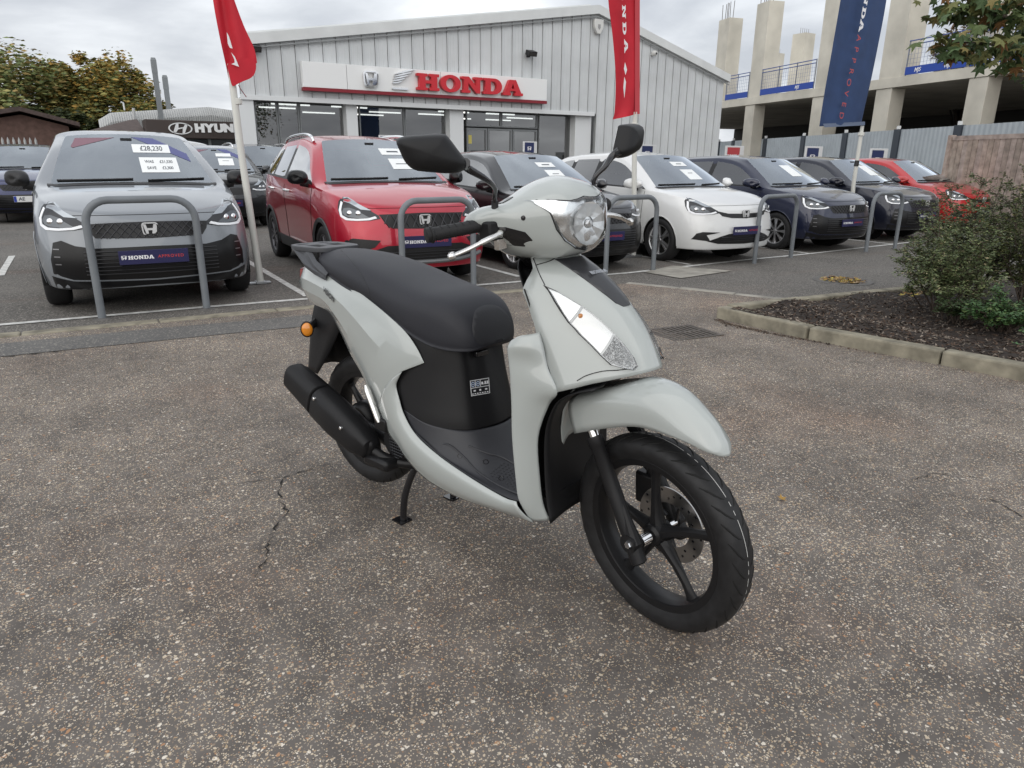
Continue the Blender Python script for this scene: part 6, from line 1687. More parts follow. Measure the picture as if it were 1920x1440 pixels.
# showroom interior
m = MB(); m.box(loc((xl+2.0, GY+.1, .004)), loc((xw1, FY+9, .03))); m.build('showroom_floor', mat('showroom_tile', (.28, .28, .28), .2), sh, smooth=False)
m = MB(); m.box(loc((xl+2.2, FY+9, 0)), loc((xw1, FY+9.1, zs+.6))); m.box(loc((xw1-.02, GY+.15, 0)), loc((xw1+.06, FY+9, zs+.6))); m.build('showroom_wall', mat('showroom_wall_grey', (.22, .225, .23), .8), sh, smooth=False)
m = MB(); m.box(loc((xl+1.9, FY+1.01, zs+.05)), loc((xw1, FY+9, zs+.1))); m.build('showroom_ceiling', mat('showroom_ceiling_grey', (.2, .2, .2), .9), sh, smooth=False)
LIT = mat('lit_tube', (1, .98, .94), .5, emis=1.5)
for i in range(6):
    for j in range(3):
        if (i+j) % 3 == 2: continue
        x0 = xl+1.2+i*1.75; y0 = FY+2+j*1.6
        m = MB(); m.box(loc((x0, y0, zs-.02)), loc((x0+1.1, y0+.06, zs+.02))); m.build('strip_light', LIT, sh, smooth=False)
# sign board
s0, s1 = fy(561, 118), fy(1019, 148); zb = fy(790, 177).z; ztp = fy(790, 133).z; x0, x1 = s0.x, s1.x
sg_ = empty('fascia_sign', ((x0+x1)/2, FY-.2, zb), 0, 'long white fascia sign with winged badge and red block capitals above the showroom windows', 'sign')
sl = lambda x_, y_, z_: Vector((x_-(x0+x1)/2, y_, z_-zb))
SIGNW = mat('sign_panel_white', (.78, .79, .79), .45)
sb = [x0, fy(646, 150).x, fy(820, 150).x, x1]
for i in range(3):
    m = MB(); m.box(sl(sb[i]+.006, -.02, zb), sl(sb[i+1]-.006, .17, ztp)); m.build('panel', SIGNW, sg_, smooth=False, bevel=.006)
m = MB(); m.box(sl(x0, -.03, zb-.085), sl(x1, .17, zb-.004)); m.build('red_trim', mat('sign_red_dark', (.22, .012, .022), .4), sg_, smooth=False)
REDL = mat('sign_letter_red', (.55, .018, .03), .35); REDS = mat('sign_letter_side', (.20, .008, .014), .5)
lx0, lx1 = fy(773, 155).x, fy(969, 165).x; lz0 = fy(870, 176).z; lz1 = fy(870, 146).z
ms, W = slab_meshes(1.0, .07); sx = (lx1-lx0)/W; szz = (lz1-lz0)
for me in ms:
    me.transform(Matrix.Diagonal((sx, szz, 1, 1))); put_mesh(me, 'letter', REDL, frame(sl(lx0, -.10, lz0), (1, 0, 0), (0, 0, 1)), sg_)
ec = fy(688, 150); eh = fy(688, 135).z-fy(688, 165).z
me = flat_mesh([[(a*eh*.88, b*eh) for a, b in s_] for s_ in h_emblem()], .05); put_mesh(me, 'car_badge', CHROME, frame(sl(ec.x, -.08, ec.z), (1, 0, 0), (0, 0, 1)), sg_)
wc = fy(741, 154); wh = fy(741, 136).z-fy(741, 171).z
feat = []
for k in range(5):
    t = k/4; yb = -.30+.17*k; 
    L_ = .42+.16*k
    feat.append([(-.38+.03*k, yb+.02), (-.38+.06*k, yb+.10), (-.38+L_*.7, yb+.16+.05*k), (-.38+L_*1.25, yb+.26+.06*k), (-.38+L_*1.15, yb+.17+.06*k), (-.38+L_*.6, yb+.05+.03*k)])
for f_ in feat:
    me = flat_mesh([[(a*wh*1.05, b*wh*.72) for a, b in f_]], .04); put_mesh(me, 'wing_feather', CHROME, frame(sl(wc.x, -.07, wc.z+.03), (1, 0, 0), (0, 0, 1)), sg_)
me = flat_mesh([[(-.42*wh, -.44*wh), (.55*wh, -.44*wh), (.55*wh, -.34*wh), (-.42*wh, -.34*wh)]], .03); put_mesh(me, 'wing_base', CHROME, frame(sl(wc.x, -.06, wc.z), (1, 0, 0), (0, 0, 1)), sg_)
# wall fittings
def fit(px, py, nm_, lab, cat, fn):
    p = fy(px, py); o = empty(nm_, (p.x, FY-.04, p.z), 0, lab, cat); fn(o); return o
def flood(o):
    m = MB(); m.box((-.14, -.30, -.02), (.14, -.05, .12), Matrix.Rotation(R(18), 4, 'X')); m.build('housing', TRIM, o, smooth=False, bevel=.01); m = MB(); m.box((-.04, -.06, -.10), (.04, .04, .06)); m.build('bracket', TRIM, o, smooth=False)
    m = MB(); m.box((-.12, -.306, 0), (.12, -.300, .10), Matrix.Rotation(R(18), 4, 'X')); m.build('lamp_glass', SIDEGLASS, o, smooth=False)
fit(989, 101, 'flood_light', 'small black floodlight on the gable above the red letters', 'floodlight', flood)
fit(474, 92, 'flood_light', 'small black floodlight at the left eave beside the red flag', 'floodlight', flood)
def alarm(o):
    me = flat_mesh([[(-.16, .2), (.16, .2), (.16, -.02), (.06, -.2), (-.06, -.2), (-.16, -.02)]], .05, .01); put_mesh(me, 'case', mat('alarm_white', (.62, .62, .60), .4), frame((0, -.06, 0), (1, 0, 0), (0, 0, 1)), o)
    me = flat_mesh([[(-.05, .06), (.05, .06), (.05, -.04), (0, -.1), (-.05, -.04)]], .002); put_mesh(me, 'shield_mark', mat('alarm_grey', (.3, .3, .3), .5), frame((0, -.124, 0), (1, 0, 0), (0, 0, 1)), o)
fit(1118, 51, 'alarm_box', 'white burglar alarm box under the gable peak', 'alarm', alarm)
def cctv(o):
    m = MB(); m.lathe([(.0, -.20), (.06, -.19), (.09, -.12), (.09, -.06), (0, -.05)], (0, 0, 0), (0, 1, 0), 16); m.build('housing', mat('alarm_white', (.62, .62, .60), .4), o)
    m = MB(); m.lathe([(0, -.215), (.03, -.21), (.045, -.18)], (0, 0, -.01), (0, 1, 0), 12); m.build('lens', TRIM, o); m = MB(); m.box((-.05, -.06, -.05), (.05, .04, .05)); m.build('mount', mat('alarm_white', (.62, .62, .60), .4), o, smooth=False)
fit(1222, 101, 'security_camera', 'round white security camera on the right slope of the showroom gable', 'camera', cctv)

# ================================================================== neighbouring dealership with dark fascia
HY = 24.0
hp = lambda px, py, Y=HY: on_y(px, py, Y)
BRN = mat('bronze_fascia', (.055, .042, .038), .35, metal=.3)
a, b = hp(271, 223), hp(470, 262)
hb_ = empty('neighbour_showroom', ((a.x+b.x)/2, HY, 0), 0, 'low showroom with a dark bronze fascia sign in white letters, left of the red flag', 'building')
hl_ = lambda p: Vector((p[0]-(a.x+b.x)/2, p[1]-HY, p[2]))
m = MB(); m.box(hl_((a.x, HY, b.z)), hl_((b.x+1.5, HY+1.0, a.z))); m.build('fascia', BRN, hb_, smooth=False, bevel=.02)
m = MB(); m.box(hl_((a.x, HY+.5, 0)), hl_((b.x+1.5, HY+.6, b.z))); m.build('shop_front', mat('dark_shop_front', (.03, .032, .035), .1), hb_, smooth=False)
for k in range(6):
    xx = a.x+(b.x+1.5-a.x)*k/5; m = MB(); m.box(hl_((xx-.04, HY+.42, 0)), hl_((xx+.04, HY+.499, b.z))); m.build('mullion', FRAME, hb_, smooth=False)
m = MB(); m.box(hl_((a.x, HY+.40, 2.0)), hl_((b.x+1.5, HY+.498, 2.08))); m.build('transom', FRAME, hb_, smooth=False)
# oval badge and lettering
c = hp(338, 241); hh = hp(338, 230).z-hp(338, 252).z; ww = hp(360, 241).x-hp(315, 241).x
ov = [arc(0, 0, .5*ww, .5*hh, 0, 360, 40)[:-1], arc(0, 0, .44*ww, .42*hh, 0, 360, 40)[:-1][::-1]]
me = flat_mesh(ov, .02); put_mesh(me, 'oval_ring', mat('sign_silver', (.72, .73, .74), .3, metal=.3), frame(hl_((c.x, HY-.04, c.z)), (1, 0, 0), (0, 0, 1)), hb_)
Hs = [[(-.32*ww, -.36*hh), (-.22*ww, -.40*hh), (-.10*ww, -.08*hh), (.10*ww, .02*hh), (.06*ww, -.43*hh), (.16*ww, -.41*hh), (.32*ww, .36*hh), (.22*ww, .40*hh), (.14*ww, .12*hh), (-.08*ww, .04*hh), (-.06*ww, .43*hh), (-.16*ww, .41*hh)]]
me = flat_mesh(Hs, .02); put_mesh(me, 'slanted_letter', MATS['sign_silver'], frame(hl_((c.x, HY-.04, c.z)), (1, 0, 0), (0, 0, 1)), hb_)
px_ = [367, 385, 403, 421, 440, 458, 474]
for ch, p_ in zip('HYUNDAI', px_):
    me = text_mesh(ch, hp(400, 230).z-hp(400, 250).z+.02, .02, .025); me.transform(Matrix.Diagonal((1.12, .92, 1, 1))); q = hp(p_+7, 241); put_mesh(me, 'letter', mat('sign_white', (.78, .79, .80), .4), frame(hl_((q.x, HY-.04, q.z)), (1, 0, 0), (0, 0, 1)), hb_)
# dark lean-to roof left of the fascia
q0, q1 = hp(165, 240), hp(270, 236)
m = MB(); m.loft([[hl_((hp(140, 255).x, HY, hp(140, 252).z)), hl_((q0.x+1.2, HY+2.5, q0.z+.35)), hl_((q0.x+1.2, HY+2.5, 1.5)), hl_((hp(140, 255).x, HY, 1.5))], [hl_((a.x-.01, HY, hp(270, 250).z)), hl_((a.x-.01, HY+2.5, a.z+.1)), hl_((a.x-.01, HY+2.5, 1.5)), hl_((a.x-.01, HY, 1.5))]]); m.build('lean_to_roof', mat('brown_tile', (.07, .05, .045), .8, noise=.3, nscale=8), hb_, smooth=False)
# corrugated workshop behind, and two flues
WY = 30.0
wp = lambda px, py: on_y(px, py, WY)
p0, p1, p2 = wp(182, 207), wp(392, 197), wp(470, 208)
wk = empty('corrugated_workshop', ((p0.x+p2.x)/2, WY, 0), 0, 'pale grey corrugated metal workshop roof behind the bronze fascia', 'building')
wl_ = lambda p: Vector((p[0]-(p0.x+p2.x)/2, p[1]-WY, p[2]))
CORR = mat('corrugated_grey', (.45, .46, .46), .55, metal=.0, noise=.08, nscale=2)
n = 68; rows = [[], [], [], []]
for i in range(n*2+1):
    x = p0.x+(p2.x-p0.x)*i/(n*2); zt_ = np.interp(x, [p0.x, p0.x+.4, p1.x, p2.x], [p0.z-.25, p0.z, p1.z, p2.z]); d = .07 if i % 2 else 0
    rows[0].append(wl_((x, WY-d, .5))); rows[1].append(wl_((x, WY-d, zt_-.35))); rows[2].append(wl_((x, WY+.25-d*.5, zt_-.05))); rows[3].append(wl_((x, WY+8, zt_+.1)))
m = MB(); m.grid(rows); m.build('corrugated_sheet', CORR, wk, smooth=False)
m = MB(); m.tube([wl_((wp(250, 205).x, WY-.12, wp(250, 203).z)), wl_((wp(252, 240).x, WY-.12, wp(252, 240).z))], .05, 8); m.build('downpipe', CORR, wk)
m = MB(); m.tube([wl_((wp(233, 205).x, WY-.1, wp(233, 207).z)), wl_((wp(231, 195).x, WY-.1, wp(231, 193).z)), wl_((wp(226, 193).x, WY-.1, wp(226, 192).z))], .03, 6); m.build('vent_pipe', COLM, wk)
FLUE = mat('flue_grey', (.20, .215, .225), .5, metal=.3)
for (pa, pb, wd, lab) in (((284.5, 108), (302, 222), 9.5, 'taller grey square flue stack behind the bronze fascia'), ((308, 141), (316, 200), 9, 'shorter grey square flue stack right of the taller one')):
    Y_ = WY+ (2.0 if wd == 9 else -.6); t_ = on_y(*pa, Y_); b_ = on_y(*pb, Y_); hw = (on_y(pa[0]+wd/2, pa[1], Y_).x-t_.x)
    o = empty('flue_stack', (b_.x, Y_, 0), 0, lab, 'chimney'); m = MB(); m.box((-hw, -hw, 0), (hw, hw, t_.z-.5)); m.build('shaft', FLUE, o, smooth=False)
    m = MB(); m.loft([[Vector((x_*hw*1.08, y_*hw*1.08, t_.z-.5)) for x_, y_ in ((-1, -1), (1, -1), (1, 1), (-1, 1))], [Vector((x_*hw*1.08, y_*hw*1.08, t_.z-.08)) for x_, y_ in ((-1, -1), (1, -1), (1, 1), (-1, 1))], [Vector((x_*hw*.8, y_*hw*.8, t_.z)) for x_, y_ in ((-1, -1), (1, -1), (1, 1), (-1, 1))]]); m.build('cowl', FLUE, o, smooth=False)
# brown brick gable at the left edge
BY = 31.0
bp = lambda px, py: on_y(px, py, BY)
g0, g1, g2 = bp(-90, 228), bp(38, 209), bp(150, 238)
gb = empty('brown_gable_building', (g1.x, BY, 0), 0, 'low brown gabled building under the trees at the left edge', 'building')
gl = lambda p: Vector((p[0]-g1.x, p[1]-BY, p[2]))
BRK = mat('brown_brick', (.115, .070, .058), .9, noise=.25, nscale=6)
m = MB(); m.loft([[gl((g0.x, BY+y_, .0)), gl((bp(128, 260).x, BY+y_, .0)), gl((bp(128, 234).x, BY+y_, bp(128, 237).z)), gl((g1.x, BY+y_, g1.z-.1)), gl((g0.x, BY+y_, g0.z-.1))] for y_ in (0, 12)]); m.build('wall', BRK, gb, smooth=False)
for A, B_ in ((g0, g1), (g1, g2)):
    m = MB(); m.loft([[gl((A.x, BY+y_, A.z)), gl((B_.x, BY+y_, B_.z)), gl((B_.x, BY+y_, B_.z+.14)), gl((A.x, BY+y_, A.z+.14))] for y_ in (-.4, 12.5)]); m.build('roof_slope', mat('brown_tile', (.07, .05, .045), .8, noise=.3, nscale=8), gb, smooth=False)
# galvanised palisade fence at the far left
pf = empty('palisade_fence', (bp(20, 270).x, 27, 0), 0, 'pale galvanised palisade fence in front of the brown gabled building', 'fence')
GALV = mat('galvanised', (.42, .43, .43), .5, metal=.4)
fx0, fx1 = on_y(-60, 265, 27).x, on_y(75, 265, 27).x; zt_ = on_y(20, 257, 27).z
k = 0; xx = fx0
while xx < fx1:
    m = MB(); m.loft([[Vector((xx-on_y(20, 270, 27).x+sx*w_, d_, z)) for sx, d_ in ((-1, 0), (0, -.02), (1, 0))] for z, w_ in ((.05, .034), (zt_-.1, .034), (zt_, .004))], cap=False); m.build('pale', GALV, pf, smooth=False); xx += .14
for z in (.5, zt_-.4):
    m = MB(); m.box((fx0-on_y(20, 270, 27).x, .005, z-.03), (fx1-on_y(20, 270, 27).x, .05, z+.03)); m.build('rail', GALV, pf, smooth=False)
pf.location.x = on_y(20, 270, 27).x
# ================================================================== unfinished concrete frame beyond the hoarding
def on_v(px, py, A, B_):
    """photo ray on the vertical plane through the ground line A-B"""
    d = ray(px, py); n = Vector((-(B_.y-A.y), B_.x-A.x, 0)); t = (A.x*n.x+A.y*n.y)/(d[0]*n.x+d[1]*n.y); return Vector((d[0]*t, d[1]*t, CAM_H+d[2]*t))
CFR = mat('raw_concrete', (.54, .515, .45), .9, noise=.16, nscale=.9, bump=.4, bscale=12)
CFD = mat('raw_concrete_shaded', (.17, .16, .145), .95, noise=.3, nscale=1.2)  # darker copy of the raw concrete with the interior shade in its colour
SZ = 4.5
SA, SB = on_z(1352, 190, SZ), on_z(1914, 112, SZ); sd = (SB-SA).normalized(); sn = Vector((-sd.y, sd.x, 0))
if sn.x < 0: sn = -sn                                   # sn points away from the camera
E0 = SA-sd*22.0; E1 = SB+sd*12
th = SZ-on_v(1700, 161, SA, SB).z
cf = empty('concrete_frame_building', (SA.x, SA.y, 0), 0, 'unfinished raw concrete frame with bare columns and a deck beyond the hoarding', 'building')
cl_ = lambda p: Vector((p[0]-SA.x, p[1]-SA.y, p[2]))
def prism(parent, name, mt, a, b, d0, d1, z0, z1):
    """box along the frame edge from a to b, between depths d0 and d1 behind the edge"""
    V = [p+sn*d for d in (d0, d1) for p in (a, b)]
    mm = MB(); mm.add([cl_((V[i].x, V[i].y, z)) for z in (z0, z1) for i in (0, 1, 3, 2)], [(0, 3, 2, 1), (4, 5, 6, 7), (0, 1, 5, 4), (1, 2, 6, 5), (2, 3, 7, 6), (3, 0, 4, 7)]); return mm.build(name, mt, parent, smooth=False, bevel=.015)
prism(cf, 'deck_slab', CFR, E0, E1, 0, 16, SZ-th, SZ)
prism(cf, 'rear_wall', mat('void_dark', (.07, .068, .064), 1), E0, E1, 15, 15.3, 0, SZ-th-.01)  # closes the view under the deck; the interior shade is in its colour
def edge_at(px, py=190): p = on_v(px, py, SA, SB); return Vector((p.x, p.y, 0))
for a, b in ((1393, 1426), (1516, 1566), (1632, 1688), (1800, 1870)):
    A_, B_ = edge_at(a, 230), edge_at(b, 230); w = (B_-A_).length*.52; prism(cf, 'column', CFR, A_, A_+sd*w*(1 if (B_-A_).dot(sd) > 0 else -1), .05, .05+w*.8, 0, SZ-th-.004)
REB = mat('rebar', (.08, .06, .05), .8)
def upper_col(a, b, top, d0, pa=SA, reb=True):
    A_, B_ = edge_at(a, 150), edge_at(b, 150); f = 1+d0/30.0; s_ = 1 if (B_-A_).dot(sd) > 0 else -1; w = (B_-A_).length*.52
    zt_ = on_v(a, top, SA, SB).z if top is not None else SZ+4.2
    o = prism(cf, 'upper_column', CFR, A_, A_+sd*w*s_, d0+.06, d0+.06+w*.8, SZ+.004, zt_)
    if reb and top is not None:
        for k in range(6):
            q = A_+sd*s_*w*(.15+.14*k)+sn*(d0+.15+.2*(k % 2)); mm = MB(); mm.tube([cl_((q.x, q.y, zt_-.1)), cl_((q.x+.03*(k % 3-1), q.y, zt_+.75+.1*(k % 2)))], .016, 5); mm.build('rebar', REB, o)
upper_col(1337, 1374, 42, 0); upper_col(1404, 1448, 13, 0); upper_col(1527, 1590, None, 0); upper_col(1645, 1722, None, 0)
upper_col(1803, 1890, None, 0)
def back_col(px0, px1, top, dist):
    """column on the far side of the deck"""
    A2, B2 = SA+sn*dist, SB+sn*dist; p = on_v(px0, top, A2, B2); q = on_v(px1, top, A2, B2); w = (q-p).length*.7
    mm = MB(); mm.box((p.x-SA.x-w/2, p.y-SA.y-w/2, SZ), (p.x-SA.x+w/2, p.y-SA.y+w/2, p.z)); o = mm.build('rear_column', CFR, cf, smooth=False)
    for k in range(5):
        m3 = MB(); xx = p.x-SA.x-w/2+w*(.1+.2*k); m3.tube([(xx, p.y-SA.y, p.z-.05), (xx, p.y-SA.y, p.z+.35)], .012, 4); m3.build('rebar', REB, o)
back_col(1508, 1534, 64, 10); back_col(1456, 1474, 101, 14)
# blue edge protection
BLU = mat('guard_blue', (.012, .055, .33), .45); BLUR = mat('guard_rail_blue', (.07, .11, .30), .5)
def guard(px0, px1, texts, lab):
    A_, B_ = edge_at(px0, 150), edge_at(px1, 150)
    if (B_-A_).dot(sd) < 0: pass
    L_ = (B_-A_).length; d = (B_-A_).normalized(); o = empty('edge_guard', (A_.x, A_.y, SZ), math.atan2(d.y, d.x), lab, 'guard rail', 'blue mesh edge guards on the concrete deck')
    m = MB(); m.box((0, -.02, .02), (L_, .02, .30)); tb_ = m.build('toe_board', BLU, o, smooth=False)
    for z in (1.08, 1.22):
        m = MB(); m.tube([(0, 0, z), (L_, 0, z)], .022, 6); m.build('rail', BLUR, o)
    n = max(2, int(L_/1.3))
    for i in range(n+1):
        m = MB(); m.tube([(L_*i/n, .03, 0), (L_*i/n, .03, 1.25)], .026, 6); m.build('post', mat('guard_post_grey', (.2, .21, .22), .5, metal=.4), o)
    m = MB(); x = 0
    while x < L_: m.box((x-.003, -.003, .3), (x+.003, .003, 1.08)); x += .16
    z = .42
    while z < 1.05: m.box((0, -.0035, z-.003), (L_, .0025, z+.003)); z += .16
    tag(m.build('wire_mesh', BLUR, o, smooth=False), kind='stuff')
    for t in texts:
        me = text_mesh('MJS', .20, 0, .004, shear=.15); put_mesh(me, 'lettering', WHITE_T, frame((L_*t, -.0235, .16), (1, 0, 0), (0, 0, 1)), tb_)
guard(1363, 1404, [], 'blue mesh edge guard at the far left end of the concrete deck')
guard(1428, 1526, [.72], 'blue mesh edge guard between the second and third bare columns')
guard(1695, 1806, [.22, .72], 'blue mesh edge guard with two white MJS marks right of the blue flag')
guard(1812, 1990, [.25], 'blue mesh edge guard behind the overhanging maple leaves')
# hoarding of corrugated sheets with dark posts
HZ = 2.45
HA, HB_ = on_z(1349, 266, HZ), on_z(1914, 228, HZ); hd = (HB_-HA).normalized(); hn = Vector((-hd.y, hd.x, 0)); hn = hn if hn.x > 0 else -hn
hoard = empty('site_hoarding', (HA.x, HA.y, 0), math.atan2(hd.y, hd.x), 'grey corrugated site hoarding with dark posts below the concrete frame', 'hoarding')
def halong(px): p = on_v(px, 260, HA, HB_); return (p-HA).dot(hd)
sgn = 1
posts = [halong(p) for p in (1349, 1376, 1436, 1507, 1585, 1682, 1795, 1935)]
HMAT = mat('hoarding_sheet', (.36, .40, .43), .5, metal=.0, noise=.1, nscale=1.5); POSTM = mat('hoarding_post', (.035, .045, .06), .5)
for i in range(len(posts)-1):
    a, b = posts[i]+.18, posts[i+1]-.18; n = max(6, int((b-a)/.11)); row0, row1 = [], []
    for k in range(n*2+1):
        x = a+(b-a)*k/(n*2); d = -.03 if (k//2) % 2 else 0.0; row0.append(Vector((x, d, 0))); row1.append(Vector((x, d, HZ)))
    m = MB(); m.grid([row0, row1]); m.build('sheet', HMAT, hoard, smooth=False)
for x in posts:
    m = MB(); m.box((x-.18, -.06, 0), (x+.18, .08, HZ+.02)); po = m.build('post', POSTM, hoard, smooth=False); m = MB(); m.box((x-.05, -.05, HZ+.021), (x+.05, .05, HZ+.14)); m.build('cap_lamp', COLM, po, smooth=False)
# weathered timber fence
WD = [mat('old_timber_%d' % i, c, .9, noise=.35, nscale=7, bump=.5, bscale=50) for i, c in enumerate(((.30, .25, .21), (.34, .28, .24), (.26, .22, .19), (.32, .27, .24)))]
WZ = 1.83
WA, WB = on_z(1790, 255, WZ), on_z(1920, 250, WZ); wd_ = (WB-WA).normalized()
wf = empty('timber_fence', (WA.x, WA.y, zg(12)), math.atan2(wd_.y, wd_.x), 'weathered brown timber board fence behind the bush at the right edge', 'fence')
for i in range(38):
    x = i*.128; m = MB(); m.box((x, rnd.uniform(-.006, .006), 0), (x+.118, .02, WZ-zg(12)-.06+rnd.uniform(-.02, .015))); m.build('board', WD[rnd.randrange(4)], wf, smooth=False)
m = MB(); m.box((-.03, -.012, WZ-zg(12)-.09), (4.9, .05, WZ-zg(12)+.0)); m.build('capping_rail', WD[3], wf, smooth=False)
m = MB(); m.box((-.14, -.03, 0), (-.04, .09, WZ-zg(12)+.02)); m.build('post', WD[1], wf, smooth=False)
# ================================================================== flags
def cloth(root, m_, P, depth, nu=26, nv=10, amp=.03, name='banner', folds=5.0):
    """cloth between a left and a right edge (lists of points top to bottom), with folds in depth"""
    Lc, Rc = cr_pts(P[0], max(2, nu//(len(P[0])-1))), cr_pts(P[1], max(2, nu//(len(P[1])-1))); n = min(len(Lc), len(Rc)); rows = []
    for i in range(n):
        row = []
        for j in range(nv+1):
            t = j/nv; q = Lc[i].lerp(Rc[i], t); ph = folds*t+2.2*i/n
            row.append(q+Vector((0, amp*math.sin(ph)*depth(t)+.4*amp*math.sin(2.7*ph+1), 0)))
        rows.append(row)
    m = MB(); m.grid(rows); return m.build(name, m_, root, angle=180, recalc=False), rows
FLAGR = mat('flag_red', (.50, .012, .028), .65, noise=.1, nscale=4); FLAGB = mat('flag_blue', (.022, .050, .135), .65, noise=.15, nscale=4)
POLE = mat('pole_white', (.62, .62, .58), .45)
def flag_pole(base, Y, top_px, label, name='flag_pole'):
    o = empty(name, base, 0, label, 'flag'); tp = on_y(*top_px, Y); lean = (tp-base); return o, lean
# left red flag
b = on_g(489, 532); o = empty('feather_flag', (b.x, b.y, b.z), 0, 'red feather flag on a white pole between the grey hatchback and the red crossover', 'flag')
Yp = b.y; L1 = lambda px, py: on_y(px, py, Yp)-b
tp = L1(396, -60); mid = L1(437, 165)
m = MB(); m.tube([Vector((0, 0, .01)), L1(452, 285), mid, L1(431, 120)], [.036, .034, .032, .024], 14); m.build('pole', POLE, o)
m = MB(); m.lathe([(.033, 0), (.042, .004), (.042, .05), (.033, .054)], L1(446, 196), (mid-Vector((0, 0, 0))).normalized(), 14); m.build('collar', POLE, o)
m = MB(); m.box((-.36, -.035, .004), (.10, .035, .022)); m.box((-.05, -.05, .004), (.05, .05, .030)); m.build('base_plate', mat('steel_plate', (.35, .36, .37), .35, metal=.7), o, smooth=False, bevel=.003)
fl, rows = cloth(o, FLAGR, [[L1(393, -70), L1(400, 0), L1(412, 70), L1(424, 125), L1(432, 162)], [L1(412, -70), L1(437, 0), L1(456, 50), L1(474, 90), L1(481, 118)]], lambda t: .3+t, amp=.045, folds=4)
m = MB(); m.grid([[L1(432, 162), L1(436, 163), L1(444, 158), L1(456, 152)], [L1(424, 125), L1(440, 128), L1(462, 132), L1(476, 146)], [L1(424, 120), L1(444, 112), L1(466, 108), L1(481, 117)]]); m.xf(lambda p: p+Vector((0, -.05, 0))); m.build('hem_fold', FLAGR, fl, angle=180, sub=2)
for poly in ([(422, 63), (426, 70), (433, 93), (428, 92), (424, 84)], [(430, 100), (437, 108), (445, 127), (431, 122), (437, 119), (436, 113)]):
    pts = [L1(*q)+Vector((0, -.085, 0)) for q in poly]; m = MB(); m.add(pts, [tuple(range(len(pts)))]); m.build('lettering', WHITE_T, fl, smooth=False, recalc=False)
m = MB(); m.tube([L1(446, 160)+Vector((0, -.03, 0)), L1(452, 168), L1(462, 182)], .004, 5); m.build('tether', REDS, o)
# middle red flag
b = on_g(1188, 482); b = Vector((b.x, b.y, b.z)); o = empty('feather_flag', b, 0, 'tall narrow red flag on a white pole beside the white car and left scooter mirror', 'flag')
Yp = b.y; L2 = lambda px, py: on_y(px, py, Yp)-b
m = MB(); m.tube([Vector((0, 0, .01)), L2(1190, 236), L2(1191, 210)], [.036, .034, .03], 14); m.build('pole', POLE, o)
m = MB(); m.lathe([(.03, 0), (.05, .004), (.05, .05), (.03, .055)], L2(1189.5, 238), (0, 0, 1), 14); m.build('collar', POLE, o)
m = MB(); m.box((-.35, -.05, .004), (.12, .05, .03)); m.build('base_plate', mat('steel_plate', (.35, .36, .37), .35, metal=.7), o, smooth=False)
fl, rows = cloth(o, FLAGR, [[L2(1141, -80), L2(1143, 0), L2(1150, 60), L2(1156, 140), L2(1155, 205), L2(1152, 224)], [L2(1196, -80), L2(1196, 0), L2(1196, 70), L2(1195, 140), L2(1194, 190), L2(1193, 214)]], lambda t: 1-.7*t, amp=.035, folds=3)
m = MB(); m.grid([[L2(1188, y_)+Vector((0, -.028, 0)), L2(1197, y_)+Vector((0, -.028, 0))] for y_ in (-80, 60, 214)]); m.build('pole_sleeve', mat('flag_red_sleeve', (.52, .06, .075), .65), fl, smooth=False)
for ch, px, py, hh in (('H', 1157, -38, 24), ('O', 1159, -8, 22), ('N', 1162, 24, 26), ('D', 1163, 55, 26), ('A', 1166, 88, 26)):
    me = None
    g_, w_ = dict(zip('HONDA', slab_word()))[ch]
    me = flat_mesh([[(a-w_/2, bb-.5) for a, bb in q] for q in g_], 0); hgt = (L2(px, py-hh/2)-L2(px, py+hh/2)).z
    me.transform(Matrix.Diagonal((hgt*.78, hgt*.36, 1, 1))); q = L2(px, py); put_mesh(me, 'lettering', WHITE_T, frame(q+Vector((0, -.085, 0)), (.10, 0, -1), (1, 0, .1)), fl)
for poly in ([(1164, 118), (1168, 132), (1165, 142), (1162, 130)], [(1163, 145), (1166, 155), (1163, 185), (1161, 165)]):
    pts = [L2(*q)+Vector((0, -.085, 0)) for q in poly]; m = MB(); m.add(pts, [tuple(range(len(pts)))]); m.build('lettering', WHITE_T, fl, smooth=False, recalc=False)
# right blue flag
Yp = 8.3; gx_ = on_y(1597, 420, Yp); b = Vector((gx_.x, Yp, zg(gx_.x))); o = empty('feather_flag', b, 0, 'blue banner flag with white and red vertical lettering behind the navy cars', 'flag')
L3 = lambda px, py: on_y(px, py, Yp)-b
m = MB(); m.tube([Vector((0, 0, .01)), L3(1600, 348), L3(1613, 262), L3(1617, 236)], [.040, .036, .034, .03], 14); m.build('pole', POLE, o)
m = MB(); m.lathe([(.03, 0), (.055, .004), (.055, .06), (.03, .065)], L3(1614, 255), (.1, 0, 1), 14); m.build('collar', POLE, o)
m = MB(); m.lathe([(.037, 0), (.041, .002), (.041, .10), (.037, .102)], L3(1605, 312), (.1, 0, 1), 14); m.build('clamp', TRIM, o)
m = MB(); m.box((-.4, -.05, .004), (.12, .05, .03)); m.build('base_plate', mat('steel_plate', (.35, .36, .37), .35, metal=.7), o, smooth=False)
fl, rows = cloth(o, FLAGB, [[L3(1592, -90), L3(1579, 0), L3(1563, 90), L3(1549, 170), L3(1540, 237)], [L3(1672, -90), L3(1659, 0), L3(1645, 80), L3(1632, 160), L3(1619, 232)]], lambda t: 1, amp=.04, folds=5)
m = MB(); m.grid([[L3(1540, 232)+Vector((0, -.03, 0)), L3(1619, 228)+Vector((0, -.03, 0))], [L3(1541, 239)+Vector((0, -.05, 0)), L3(1618, 235)+Vector((0, -.04, 0))]]); m.build('hem', mat('flag_hem', (.10, .13, .20), .6), fl, smooth=False)
